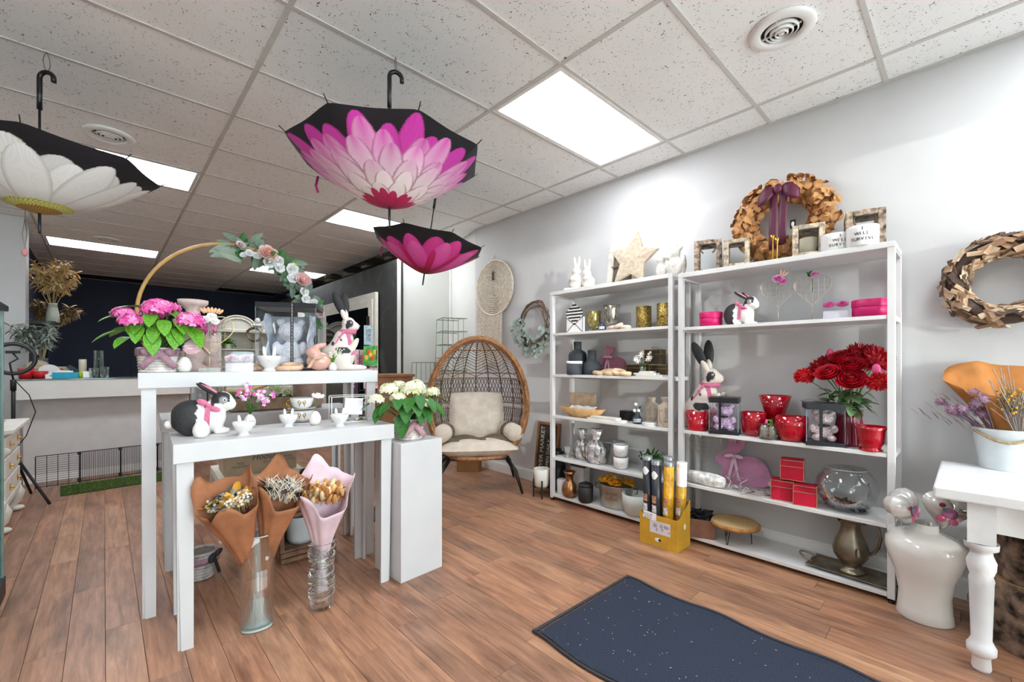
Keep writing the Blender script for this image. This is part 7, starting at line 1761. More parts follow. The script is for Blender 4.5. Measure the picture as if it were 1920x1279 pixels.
# ================================================================== door mat
mt = MB(); nx, ny = 60, 40
P0, P1, P2 = Vector((1.464, 1.415)), Vector((2.248, 1.398)), Vector((1.445, -.25))
def matp(u, v):
    p = P0 + (P1 - P0) * u + (P2 - P0) * v
    wob = .010 * math.sin(v * 22 + 1) * (1 if u > .98 else (.9 if u < .02 else 0)); wz = .003 * max(0, math.sin(v * 22 + 1)) * (1 if u > .97 or u < .03 else 0)
    return p, wob, wz
m_mat = mat('navy_mat_pile', '#2e3648', 0.95, var=.28, scale=220, bump=.9, bscale=260)
mm = thing('door_mat', 'navy blue entrance mat with black rubber edge', 'mat', (0, 0, 0))
MB().grid(lambda u, v: (lambda r: (r[0].x + r[1], r[0].y, .009 + r[2] + .0008 * math.sin(u * 190) * math.sin(v * 330)))(matp(.018 + u * .964, .012 + v * .976)), 90, 110).build('pile', m_mat, mm)
ed = MB()
loop = [(u / 30, 0) for u in range(31)] + [(1, v / 60) for v in range(1, 61)] + [(1 - u / 30, 1) for u in range(1, 31)] + [(0, 1 - v / 60) for v in range(1, 60)]
ed.tube([(lambda r: (r[0].x + r[1], r[0].y, .0065 + r[2]))(matp(u, v)) for u, v in loop], .0075, 6, closed=True)
ed.build('rubber_edge', mat('rubber_edge', '#2c2f36', 0.6), mm)
lint = MB()
for q in range(140):
    (p, _, _), a = matp(rn.uniform(.05, .95), rn.uniform(.02, .95) ** 1.3), rn.uniform(0, 6.28); L = rn.uniform(.002, .009); lint.box((p.x, p.y, .0115), (L, .0016, .0012), rz=a)
o = lint.build('lint', mat('white_lint', '#c9c9c6', 0.8), mm); o['kind'] = 'stuff'
# ================================================================== right foreground: table, bucket, vase, logs
m_tbl = mat('white_brushed_paint', '#dcdcdc', 0.55, var=.06, scale=4, bump=.25, bscale=24)
tb = thing('farm_table', 'white painted farm table with turned leg at the right edge', 'table', (2.56, .112, 0), 0)
MB().box((.35, -.62, .725), (.70, 1.24, .05)).build('tabletop', m_tbl, tb, bevel=.008)
for x in (.115, .60):
    MB().box((x, -.6, .635), (.025, 1.0, .13)).build('apron', m_tbl, tb)
for y in (-.15, -1.08): MB().box((.36, y, .635), (.45, .025, .13)).build('apron', m_tbl, tb)
prof = [(0, 0), (.026, 0), (.030, .012), (.027, .055), (.034, .066), (.044, .075), (.045, .10), (.037, .115), (.031, .13), (.037, .36), (.039, .375), (.034, .392), (.043, .42), (.045, .45), (.034, .48), (.032, .495), (.05, .505), (.052, .53)]
for x in (.085, .62):
    for y in (-.14, -1.1):
        MB().lathe(prof, 28, T(x, y, 0)).box((x, y, .615), (.082, .082, .17)).build('turned_leg', m_tbl, tb)
# white bucket with kraft-wrapped dried flowers
bx, by = 3.175, -.118
bu = thing('white_bucket', 'white metal bucket with rope handle on the farm table', 'bucket', (bx + .06, by + .0, .75), SROT)
MB().lathe([(0, 0), (.092, 0), (.094, .004), (.118, .195), (.124, .20), (.116, .2), (.09, .01), (0, .008)], 40).build('bucket_body', mat('white_enamel', '#d5dde0', 0.35), bu)
MB().tube([(-.11 + .22 * j / 10, -.118 * math.sin(PI * (.15 + .7 * j / 10)) - .006, .185 - .045 * math.sin(PI * j / 10)) for j in range(11)], .006, 6).build('rope_handle', mat('jute_rope', '#a68b62', 0.9), bu)
bb_ = thing('dried_bouquet', 'kraft-wrapped dried thistles, yellow tansy and twigs in the bucket', 'bouquet', (bx + .06, by + .0, .76), SROT)
paper_cone(T(.02, .01, .10, rad(-2), rad(6), 0) @ Matrix.Diagonal((1, .6, 1, 1)), .40, .07, .27, .5, rn, .6, .5).build('wrapping_paper', mat('orange_kraft', '#b3743a', 0.8, var=.14, scale=8, bump=.35, bscale=12), bb_, solid=.0015)
th_ = MB(); ts_ = MB()
for q in range(13):
    a = rn.uniform(-.9, -.25); L = rn.uniform(.16, .34); tip = Vector((math.sin(a) * L * 1.05, -.05 + rn.uniform(-.05, .03), .16 + math.cos(a) * L * .62))
    ts_.tube([(-.03, -.04, .12), tip * .5 + Vector((-.015, -.02, .07)), tip], .0022, 4)
    o = ball_flower(.022, 60, rn, 1.0, rn.choice(['#7d5a70', '#8d6a80', '#a08093']), .12).build('thistle', m_petal, bb_); o.location = tip
ts_.build('thistle_stems', mat('purple_grey_stem', '#6e5a62', 0.8), bb_)
lv = MB()
for q in range(34): a = rn.uniform(-1.25, -.5); L = rn.uniform(.1, .36); lv.leaf(.06, .008, .1, T(math.sin(a) * L, -.05 + rn.uniform(-.03, .03), .14 + math.cos(a) * L * .7, rad(50), 0, rad(rn.uniform(40, 130))), 4)
o = lv.build('lavender_leaves', mat('purple_grey_stem', '#6e5a62', 0.8), bb_); o['kind'] = 'stuff'
ty = MB(); tw = MB()
for q in range(120): a = rn.uniform(0, 6.28); rr_ = .055 * math.sqrt(rn.random()); ty.ell((.02 + rr_ * math.cos(a), -.07 + rr_ * .5 * math.sin(a), .26 + rn.uniform(0, .13)), (.006,) * 3, 5, 4, col=rn.choice(['#a8811e', '#c79a2a', '#7d6a2a']))
for q in range(34):
    a = rn.uniform(-.35, .6); L = rn.uniform(.2, .38); p = [(.04, -.06, .13), (.04 + math.sin(a) * L * .5 + rn.uniform(-.02, .02), -.08, .13 + math.cos(a) * L * .5), (.04 + math.sin(a) * L, -.08 + rn.uniform(-.03, .03), .13 + math.cos(a) * L)]
    tw.tube(p, .0018, 4); m_ = Vector(p[1]); tw.tube([m_, m_ + Vector((rn.uniform(-.06, .06), -.01, rn.uniform(.03, .08)))], .0012, 4)
o = ty.build('tansy', m_petal, bb_); o['kind'] = 'stuff'
o = tw.build('grey_twigs', mat('grey_twig', '#9a9088', 0.8), bb_); o['kind'] = 'stuff'
# tall white ginger-jar vase with foil balloons
vx, vy, k = atZ(1742, 1172, 0)
va = thing('white_vase', 'tall glossy white ginger jar vase on the floor', 'vase', (vx + .085, vy + .02, 0), 0); va.scale = (.86, .86, .86)
MB().lathe([(0, 0), (.128, 0), (.132, .006), (.122, .06), (.118, .14), (.135, .24), (.165, .32), (.182, .39), (.178, .44), (.14, .48), (.075, .50), (.064, .505), (.062, .545), (.056, .545), (.055, .5), (0, .48)], 48, None, .98, .98).build('vase_body', mat('ivory_glaze', '#e0ded8', 0.12, coat=.5, var=.015), va)
m_foil = mat('clear_foil_balloon', '#cfcdc8', 0.15, .25, var=.12, scale=10)
for (dx, dy, dz, rz_, lab, s) in ((-.075, .03, .60, SROT + 1.25, 'clear heart foil balloon leaning left in the vase', .19), (.05, -.02, .59, SROT + .45, 'clear heart foil balloon with printed flowers in the vase', .20)):
    bl = thing('foil_balloon', lab, 'balloon', (vx + .085 - dy, vy + .02 - dx, dz - .145), rz_, 'heart foil balloons')
    hp = heart_pts(s, s * .9, 36); b = MB(); n = len(hp); cx, cz = 0, s * .52
    rings = []
    vs = []; fs = []
    for f_, th in ((1, 0), (.88, .030), (.6, .052), (.25, .058)):
        for sgn in (-1, 1): vs += [(cx + (x - cx) * f_, sgn * th, cz + (zz - cz) * f_) for x, zz in hp]
    for r_ in range(3):
        for sg_ in (0, 1):
            A0 = (r_ * 2 + sg_) * n; A1 = ((r_ + 1) * 2 + sg_) * n
            for i in range(n): q_ = (A0 + i, A0 + (i + 1) % n, A1 + (i + 1) % n, A1 + i); fs.append(q_ if sg_ == 0 else q_[::-1])
    fs.append(tuple(6 * n + i for i in range(n))); fs.append(tuple(7 * n + i for i in range(n - 1, -1, -1)))
    b._add(vs, fs, True); o = b.build('heart_foil', m_foil, bl); o.rotation_euler = (0, rad(-18 if dx < 0 else 14), 0)
    for (px_, pz, r_, c) in ((-.01, .10, .032, '#9c5a86'), (-.035, .065, .02, '#b84a6e'), (.015, .062, .018, '#c0607e'), (-.045, .13, .014, '#8d2f44'), (-.03, .11, .012, '#3f7d74'), (.03, .08, .012, '#d8a0b4')):
        MB().ell((px_ * s / .2, -.060, pz * s / .2), (r_ * s / .2, .003, r_ * .8 * s / .2), 10, 7).build('printed_flower', mat('balloon_' + c[1:], c, 0.3), o)
    if dx > 0: text('Thinking\nof you', .022, m_black, o, (.05, -.062, .115), shear=.3)
# logs
lx, ly, k = atZ(1893, 1222, 0)
m_logb = mat('pine_bark', '#6b5a4c', 0.95, var=.6, scale=22, bump=1.0, bscale=30); m_logc = mat('cut_log_face', '#b08a5c', 0.7, var=.15, scale=20)
for (dx, dy, z0, h, r_, lab) in ((.12, -.10, .002, .30, .17, 'large bark-covered log standing on the floor under the table'), (.11, -.11, .304, .25, .15, 'smaller bark-covered log stacked on the large one')):
    lg = thing('log', lab, 'log', (lx + dx, ly + dy, z0), rn.uniform(0, 6), 'stacked logs')
    MB().lathe([(r_ * .97, 0), (r_, .02), (r_ * 1.01, h / 2), (r_ * .98, h - .01), (r_ * .95, h)], 48, None, flute=.025, nf=9).build('bark', m_logb, lg); MB().lathe([(0, h - .002), (r_ * .965, h - .002)], 40).build('cut_face', m_logc, lg); MB().lathe([(0, .001), (r_ * .965, .001)], 40).build('bottom_face', m_logc, lg)
# clear plastic cup bag between unit and vase
X, Y, k = atX(1697, 3.24); t = thing('plastic_cup', 'clear plastic cup lying on the floor beside the shelf post', 'cup', (X, Y - .02, .045), SROT); MB().lathe([(.045, 0), (.04, .12), (.038, .12), (.043, 0), (0, .002)], 24, T(0, 0, 0, PI / 2)).build('cup_wall', m_acryl, t)
# ================================================================== counter and the back of the shop
m_ctr = mat('white_counter_panel', '#e0ddd8', 0.5, var=.02)
ct = thing('service_counter', 'long white counter with glass top in front of the navy wall', 'counter', (0, 0, 0))
MB().box((.085, 6.9, .995), (1.46, .60, .20)).build('counter_box', m_ctr, ct, bevel=.003)
MB().box((.085, 6.9, 1.101), (1.47, .62, .010)).build('glass_top', mat('green_glass_edge', '#5f7a74', 0.08, var=.05), ct)
MB().box((.085, 6.95, .4475), (1.40, .30, .895)).build('base_panel', mat('grey_white_panel', '#cfcac8', 0.6, var=.02), ct)
MB().box((.085, 6.795, .04), (1.40, .012, .08)).build('kickboard', m_base, ct)
# ---- low wire fence panels in front of the counter
m_fen = mat('black_fence_wire', '#1c1b1a', 0.5)
fz = .33; xs = [-.50, -.18, .14, .46, .78]
for q, (xa, xb) in enumerate(zip(xs, xs[1:])):
    t = thing('fence_panel', ['wire fence panel with wide grid at the left end, by the dresser', 'narrow-barred wire fence panel above the left of the grass mat', 'narrow-barred wire fence panel just left of the table legs', 'narrow-barred wire fence panel behind the table legs'][q], 'fence', (xa, 6.44 + .12 * (q % 2) * 0 + q * .03, 0), rad(3), 'small wire fence panels')
    L = xb - xa - .008
    for z_ in (.02, fz): MB().tube([(0, 0, z_), (L, 0, z_)], .004, 5).build('rail', m_fen, t)
    n_ = 4 if q == 0 else 22
    for j in range(n_ + 1): MB().tube([(L * j / n_, 0, .004), (L * j / n_, 0, fz)], .0025 if j not in (0, n_) else .004, 4).build('bar', m_fen, t)
    if q == 0:
        for j in range(1, 14): MB().tube([(0, 0, .02 + (fz - .02) * j / 14), (L, 0, .02 + (fz - .02) * j / 14)], .0018, 4).build('cross_wire', m_fen, t)
    for z_ in (fz - .01, .04): MB().box((L, 0, z_), (.03, .02, .03)).build('joint_clip', m_fen, t)
gm2 = thing('grass_mat', 'strip of artificial grass on the floor before the counter', 'mat', (-.30, 5.92, 0), rad(3))
MB().box((.42, .25, .004), (.84, .46, .008)).build('mat_backing', mat('dark_green_backing', '#33401f', 0.9), gm2)
gb = MB()
for q in range(2600): gb._add([(-.0025, 0, 0), (.0025, 0, 0), (rn.uniform(-.012, .012), rn.uniform(-.012, .012), rn.uniform(.014, .028))], [(0, 1, 2)], False, T(rn.uniform(.0, .84), rn.uniform(.02, .48), .007, 0, 0, rn.uniform(0, 6)))
o = gb.build('grass_blades', mat('grass_blade', '#5d7a2c', 0.8, var=.35, scale=40), gm2); o['kind'] = 'stuff'
# ---- carved white dresser at the left edge
m_dr = mat('antique_white_paint', '#dedad0', 0.5, var=.05, scale=8)
ds = thing('dresser', 'carved white dresser with brass knobs at the left edge', 'dresser', (-.52, 4.87, 0), 0)
# its drawer side looks across the room (+x)
MB().box((-.33, .42, .49), (.60, .84, .50)).build('carcass', m_dr, ds, bevel=.006)
MB().box((-.31, .42, .765), (.70, .94, .035)).box((-.32, .42, .742), (.65, .88, .02)).build('top_board', m_dr, ds, bevel=.008)
for q, (zc, hh) in enumerate(((.645, .15), (.48, .15), (.315, .15))):
    for y0, ln in ((.42, .74),):
        dw_ = MB().box((-.024, y0, zc), (.03, ln, hh)).build('drawer', m_dr, ds, bevel=.008)
        for yy in (-.2, .2): MB().lathe([(0, 0), (.014, 0), (.012, .006), (.005, .01), (.011, .02), (0, .027)], 14, T(-.009, y0 + yy, zc, 0, PI / 2, 0)).box((-.006, y0 + yy, zc), (.004, .026, .05)).build('brass_knob', m_gold, dw_)
MB().box((-.32, .42, .215), (.63, .88, .06)).build('base_moulding', m_dr, ds, bevel=.012)
for x_, y_ in ((-.06, .06), (-.06, .78), (-.6, .06), (-.6, .78)):
    MB().tube([(x_, y_, .20), (x_ + .03, y_ - .0, .15), (x_ + .025, y_, .09), (x_ - .005, y_, .05), (x_ + .02, y_, .018)], [.06, .055, .04, .034, .045], 12).ell((x_ + .03, y_, .15), (.045, .05, .05)).ell((x_ + .025, y_, .025), (.055, .045, .025)).build('carved_foot', m_dr, ds)
MB().ell((-.02, -.008, .62), (.04, .012, .03)).ell((-.05, -.008, .6), (.03, .012, .05)).ell((-.09, -.008, .62), (.03, .012, .03)).build('carved_flower', m_dr, ds)
rn2 = thing('table_runner', 'dusty pink cloth runner hanging over the white dresser', 'cloth', (-.52, 4.87, .784), 0)
MB().grid(lambda u, v: (-.60 + .52 * u, .02 + v * .7, .002 + .001 * math.sin(u * 20)), 12, 12).grid(lambda u, v: (-.60 + .52 * u + .004 * math.sin(v * 9), -.075 - .006 * math.sin(u * 18) * v, .002 - v * .34 * (1 - .25 * u)), 14, 8).grid(lambda u, v: (-.60 + .52 * u, -.075 + v * .095, .002), 6, 3).build('runner', mat('dusty_pink_cloth', '#b98e88', 0.9, var=.12), rn2, solid=.003)
# ---- things standing on the dresser: ring light, bottles
rl = thing('ring_light', 'black ring light with phone holder on its tripod', 'ring light', (-.60, 5.98, 0), 0)
X, Y = 0, 0; rz_ = 0
hb_ = MB().tube([(.135 * math.cos(a), .0, 1.31 + .135 * math.sin(a)) for a in [2 * PI * j / 40 for j in range(40)]], .017, 8, closed=True).build('ring', mat('black_plastic', '#1a1b1d', 0.4), rl)
MB().tube([(.135 * math.cos(a), -.015, 1.31 + .135 * math.sin(a)) for a in [2 * PI * j / 40 for j in range(40)]], .009, 6, closed=True).build('ring_diffuser', mat('unlit_diffuser', '#3a3c3e', 0.5), rl)
MB().tube([(0, 0, 1.12), (-.01, -.02, 1.2), (-.02, -.02, 1.27), (.03, -.02, 1.31), (.0, -.02, 1.36)], .007, 6).box((0, -.025, 1.37), (.09, .02, .025)).build('phone_holder', m_black, rl)
MB().tube([(0, 0, .42), (0, 0, 1.12)], .014, 8).tube([(0, 0, 1.02), (0, 0, 1.12)], .02, 8).build('pole', m_black, rl)
for a in (-.95, 1.2, 3.2): MB().tube([(0, 0, .45), ((.43 if a < 0 else .25) * math.cos(a), (.43 if a < 0 else .25) * math.sin(a), .015)], .011, 6).build('tripod_leg', m_black, rl)
MB().tube([(.02, -.02, 1.1), (.10, -.05, .98), (.14, -.04, .82), (.08, -.02, .6), (.02, 0, .5)], .004, 5).build('cable', m_black, rl)
bt = thing('speaker_box', 'black box speaker standing on the dresser top', 'speaker', (-.68, 5.15, .788), 0)
MB().box((0, 0, .13), (.14, .14, .26)).build('cabinet', mat('black_plastic', '#1a1b1d', 0.4), bt, bevel=.004); MB().lathe([(0, 0), (.05, 0), (.055, .006), (0, .004)], 24, T(0, -.07, .10, PI / 2)).build('driver', m_black, bt)
bt = thing('black_tray', 'low black tray in front of the speaker on the dresser', 'tray', (-.64, 4.93, .790), 0)
MB().box((0, 0, .02), (.16, .1, .04)).build('tray_body', m_black, bt, bevel=.004)
# ---- glass display case at the very left edge
gc = thing('display_case', 'glass display case with black frame at the left edge', 'display case', (-.525, 3.18, 0), 0)
gx0, gx1, gd, gh = -.55, .117, .45, 1.57
for x_ in (gx0, gx1):
    for y_ in (0, gd): MB().box((x_, y_, gh / 2), (.018, .018, gh)).build('corner_post', mat('grey_glass_edge', '#7f9690', 0.2), gc)
MB().box(((gx0 + gx1) / 2, gd / 2, gh), (gx1 - gx0 + .05, gd + .05, .03)).build('black_lid', mat('black_lid', '#202427', 0.4), gc, bevel=.004)
MB().box(((gx0 + gx1) / 2, gd / 2, .05), (gx1 - gx0 + .03, gd + .03, .1)).build('plinth', m_black, gc)
for p_, sz_ in ((((gx0 + gx1) / 2, 0, gh / 2), (gx1 - gx0, .005, gh - .2)), (((gx0 + gx1) / 2, gd, gh / 2), (gx1 - gx0, .005, gh - .2)), ((gx1, gd / 2, gh / 2), (.005, gd, gh - .2)), ((gx0, gd / 2, gh / 2), (.005, gd, gh - .2))): MB().box(p_, sz_).build('pane', thin_glass('tinted_case_glass', '#e3efec', .3), gc)
for z_ in (.55, .98): MB().box(((gx0 + gx1) / 2, gd / 2, z_), (gx1 - gx0 - .02, gd - .02, .008)).build('glass_shelf', mat('green_glass_edge', '#5f7a74', 0.08), gc)
# ---- small things on the counter (top at 1.106)
ZC = 1.107
def cpos(x, Y=6.8): X, Y, k = atY(x, Y); return (X, Y, ZC), k
m_red = mat('red_plastic', '#c41f2b', 0.35); 
loc, k = cpos(50, 6.75); lathe_thing('red_cup', 'taller red cup on the counter next to the ring light', 'cup', loc, [(0, 0), (10, 0), (12, 19), (11, 19), (9, 1), (0, 1)], k, m_red, 24, None, 'cup_body', 0)
loc, k = cpos(75, 6.72); lathe_thing('red_bowl', 'small red bowl on the counter, right of the red cup', 'bowl', loc, [(0, 0), (8, 0), (11.5, 14), (10.5, 14), (7, 1), (0, 1)], k, m_red, 24, None, 'bowl_body', 0)
loc, k = cpos(71, 7.0); t = thing('straw_hat', 'pale straw plate leaning on the counter behind the red bowl', 'plate', (loc[0], loc[1], ZC + 17 * k), face(loc)); MB().lathe([(0, .0), (17 * k, .0), (16 * k, .02), (0, .03)], 30, T(0, 0, 0, rad(78))).build('plate_disc', mat('straw', '#b3a78c', 0.85, var=.2, scale=40, bump=.5), t)
loc, k = cpos(92, 6.9); t = thing('white_dish', 'white rounded dish tipped on the counter', 'dish', (loc[0], loc[1], ZC + 10 * k), face(loc)); MB().lathe([(0, 0), (12 * k, .01), (15 * k, .03), (14 * k, .035), (0, .01)], 30, T(0, 0, 0, rad(60), rad(20))).build('dish_body', m_cer, t)
for q, (x, w_, zz, c, lab) in enumerate(((92, 46, 14, '#8d9a97', 'grey file box at the bottom of the counter stack'), (92, 44, 21, '#a3aba6', 'pale grey file box in the middle of the counter stack'), (95, 48, 28, '#b3ada2', 'beige file box at the top of the counter stack'))):
    loc, k = cpos(x, 7.08); t = thing('file_box', lab, 'box', (loc[0], loc[1], ZC + zz * k - 14 * k), face(loc) * 0, 'stacked file boxes'); MB().box((0, 0, 6.5 * k * (2 if q == 0 else 1) / 2 + (0 if q == 0 else 3.2 * k * 0)), (w_ * k, .09, 6.6 * k)).build('box_body', mat('file_%d' % q, c, 0.6), t, bevel=.002); MB().box((0, -.045, 3 * k + (3.5 * k if q == 0 else 0)), (10 * k, .003, 3 * k)).build('label_tab', mat('white_card', '#f2f2f0', 0.6), t)
loc, k = cpos(100, 6.72); t = thing('white_box', 'flat white box on the counter left of the turquoise box', 'box', loc, 0); MB().box((0, 0, 4 * k), (20 * k, .08, 8 * k)).build('carton', mat('white_card', '#f2f2f0', 0.6), t, bevel=.001); MB().box((0, -.0405, 5 * k), (8 * k, .001, 2 * k)).build('print', mat('grey_print', '#7d6f5e', 0.7), t)
loc, k = cpos(123, 6.72); t = thing('turquoise_box', 'turquoise box with white tissue on the counter', 'box', loc, 0); MB().box((0, 0, 5.5 * k), (34 * k, .10, 11 * k)).build('carton', mat('turquoise_card', '#1fa3c0', 0.5), t, bevel=.001); MB().box((-2 * k, 0, 12.5 * k), (24 * k, .07, 3 * k)).build('tissue', mat('white_card', '#f2f2f0', 0.6), t, bevel=.002)
loc, k = cpos(112, 6.95); t = thing('pink_notebook', 'crimson pink pouch on the counter behind the turquoise box', 'pouch', loc, 0); MB().ell((0, 0, 9 * k), (12 * k, .03, 9 * k)).build('pouch_body', mat('crimson_cloth', '#9c2a4c', 0.7), t); MB().box((0, -.02, 14 * k), (16 * k, .01, 1.2 * k)).build('zip', m_gold, t)
loc, k = cpos(134, 6.95); t = thing('tape_gun', 'dark tape dispenser leaning on the counter', 'tool', loc, 0); MB().box((0, 0, 14 * k), (34 * k, .03, 7 * k), T(0, 0, 0, 0, rad(38))).build('handle_bar', mat('black_plastic', '#1a1b1d', 0.4), t, bevel=.003); MB().lathe([(0, 0), (8 * k, 0), (8 * k, .03), (0, .03)], 20, T(-8 * k, .015, 9 * k, PI / 2)).build('tape_roll', mat('grey_tape', '#8c8f90', 0.3), t)
loc, k = cpos(151, 6.74); lathe_thing('yellow_tube', 'small fluorescent yellow bottle on the counter', 'bottle', loc, [(0, 0), (3, 0), (3, 9), (1.5, 11), (1.5, 13), (0, 13)], k, mat('fluorescent_yellow', '#c9d414', 0.4), 14, None, 'bottle_body', 0)
loc, k = cpos(155, 6.95); t = lathe_thing('pillar_candle', 'cream pillar candle on the counter', 'candle', loc, [(0, 0), (5.5, 0), (5.5, 33), (5, 34), (0, 33.5)], k, mat('cream_wax', '#e2d9bf', 0.5), 20, None, 'wax', 0); MB().tube([(0, 0, 33 * k), (0, 0, 37 * k)], .002, 4).build('wick', m_black, t)
loc, k = cpos(164, 6.76); t = thing('square_jar', 'small white square jar on the counter by the candle', 'jar', loc, 0); MB().box((0, 0, 5 * k), (12 * k, .06, 10 * k)).build('jar_body', m_cer, t, bevel=.003); MB().box((0, 0, 11 * k), (13 * k, .064, 2.2 * k)).build('lid', m_cer, t)
loc, k = cpos(185, 6.9); t = lathe_thing('hurricane_vase', 'tall clear hurricane glass on the counter before the navy wall', 'vase', loc, [(0, .5), (7, .5), (7, 50), (6.2, 50), (6.2, 3), (0, 3)], k, m_glass, 24, None, 'vase_glass', 0); MB().lathe([(0, .2), (8 * k, .2 * k), (8 * k, 3 * k), (0, 3 * k)], 24).build('foot', mat('dark_foot', '#3a3a40', 0.3), t)
loc, k = cpos(176, 6.72); lathe_thing('glass_tumbler', 'short clear tumbler on the counter left of the hurricane', 'glass', loc, [(0, .3), (6, .3), (7, 18), (6.3, 18), (5.5, 2), (0, 2)], k, m_glass, 20, None, 'glass_wall', 0)
loc, k = cpos(196, 6.75); lathe_thing('glass_tumbler', 'short clear tumbler on the counter right of the hurricane', 'glass', loc, [(0, .3), (6, .3), (7, 20), (6.3, 20), (5.5, 2), (0, 2)], k, m_glass, 20, None, 'glass_wall', 0)
# ---- wall shelves with pampas grass on the left navy wall
for z_, y_, lab in ((1.55, 8.2, 'lower black wall shelf under the second pampas vase'), (1.76, 7.95, 'upper black wall shelf under the tall pampas vase')):
    t = thing('wall_shelf', lab, 'shelf', (-.6, y_, z_), 0, 'black wall shelves'); MB().box((.0, 0, 0), (.34, .5, .045)).build('board', m_black, t, bevel=.003)
    for yy in (-.18, .18): MB().box((-.08, yy, -.06), (.16, .02, .08)).build('bracket', m_black, t)
def plumes(t, n, L, spread, z0, cols, r0=.028):
    b = MB(); st = MB()
    for q in range(n):
        a = rn.uniform(-1, 1) * spread; ay = rn.uniform(-.6, .6); l_ = L * rn.uniform(.65, 1.1); tip = Vector((math.sin(a) * l_, math.sin(ay) * l_ * .4, z0 + math.cos(a) * l_))
        st.tube([(0, 0, z0 - .1), tip * .6 + Vector((0, 0, z0 * .4)), tip], .003, 4)
        for j in range(16):
            p = Vector((0, 0, z0)).lerp(tip, .45 + .55 * j / 15); c = rn.choice(cols)
            for w_ in range(3): b.leaf(.09, .022, .5, Matrix.Translation(p) @ Euler((rn.uniform(-.8, 1.2), rn.uniform(-.6, .6), rn.uniform(0, 6.28))).to_matrix().to_4x4(), 3, .1, 1, col=c)
    o = b.build('plumes', m_petal, t); o['kind'] = 'stuff'
    o = st.build('stalks', mat('straw_stalk', '#b59a68', 0.8), t); o['kind'] = 'stuff'
t = thing('pampas_vase', 'glass vase of tall golden pampas on the upper wall shelf', 'vase', (-.47, 7.95, 1.785), 0)
MB().lathe([(0, 0), (.07, 0), (.06, .1), (.04, .22), (.045, .24), (.04, .24), (.055, .1), (0, .01)], 24).build('vase_glass', mat('pale_bottle_glass', '#c9cdbf', 0.15, var=.05), t); plumes(t, 15, .52, .55, .24, ['#cfae72', '#dcc08a', '#b8955a', '#e6d0a0'])
t = thing('pampas_vase', 'small vase of brown dried plumes on the lower wall shelf', 'vase', (-.50, 8.25, 1.575), 0)
MB().lathe([(0, 0), (.05, 0), (.045, .1), (.03, .14), (.035, .15), (.0, .1)], 20).build('vase_body', mat('dark_glass', '#3a3a3a', 0.2), t); plumes(t, 9, .34, .9, .15, ['#8d7350', '#a58a60', '#6f5a40'])
t = thing('grey_foliage_vase', 'vase of grey dried foliage on the counter by the white pier', 'vase', (cpos(78, 7.1)[0][0], 7.1, ZC), 0)
MB().lathe([(0, 0), (.06, 0), (.07, .1), (.05, .2), (.055, .22), (.0, .15)], 24).build('vase_body', mat('smoke_glass', '#55606a', 0.15), t); plumes(t, 12, .42, .6, .2, ['#8e9a92', '#a8b0a4', '#6a756c'])
# ---- white carved hutch at the back
m_hu = mat('cream_hutch_paint', '#d3d0c3', 0.5, var=.04)
hu = thing('hutch', 'cream carved hutch with twin arched crest at the back', 'hutch', (1.47, 9.0, 0), 0)
wH = 1.25
MB().box((wH / 2, .28, .45), (wH, .5, .90)).build('base_cabinet', m_hu, hu, bevel=.006)
for x_ in (.33, .92): d_ = MB().box((x_, .02, .47), (.5, .03, .7)).build('door', m_hu, hu, bevel=.01); MB().ell((x_ + (.18 if x_ < .5 else -.18), -.005, .5), (.016, .016, .016)).build('knob', m_gold, d_)
for x_ in (.03, wH / 2, wH - .03): MB().box((x_, .35, 1.40), (.06, .3, 1.0)).build('stile', m_hu, hu, bevel=.006)
MB().box((wH / 2, .49, 1.4), (wH, .02, 1.0)).build('back_panel', m_hu, hu)
for z_ in (1.2, 1.52): MB().box((wH / 2, .36, z_), (wH - .1, .26, .02)).build('inner_shelf', m_hu, hu)
MB().box((wH / 2, .35, 1.86), (wH + .04, .34, .06)).build('cornice', m_hu, hu, bevel=.01)
for c_ in (wH * .25, wH * .75):
    pts = [(c_ + wH * .245 * math.cos(a), 1.88 + .25 * math.sin(a)) for a in [PI * j / 18 for j in range(19)]]; MB().prism(pts, .05, T(0, .22, 0)).build('arched_crest', m_hu, hu)
    for f_ in (1.0, .8): MB().tube([(c_ + f_ * wH * .24 * math.cos(a), .185, 1.89 + f_ * .245 * math.sin(a)) for a in [PI * j / 18 for j in range(19)]], .014, 6).build('arch_moulding', m_hu, hu)
MB().ell((wH / 2, .18, 2.06), (.05, .03, .06)).ell((wH / 2, .18, 1.98), (.09, .025, .03)).build('carved_finial', m_hu, hu)
t = thing('twig_wreath', 'small brown twig wreath hanging on the cream hutch', 'wreath', (1.47 + wH * .45, 9.14, 1.80), 0)
b = MB()
for j in range(12): ph = rn.uniform(0, 6.28); b.tube([((.12 + .018 * math.sin(3 * a + ph)) * math.cos(a), .012 * math.sin(4 * a + ph), (.12 + .018 * math.cos(5 * a + ph)) * math.sin(a)) for a in [2 * PI * q / 30 for q in range(30)]], .008, 4, closed=True)
b.build('twig_ring', m_twig, t); MB().tube([(0, 0, .12), (0, .02, .17)], .004, 5).build('loop', m_twig, t)
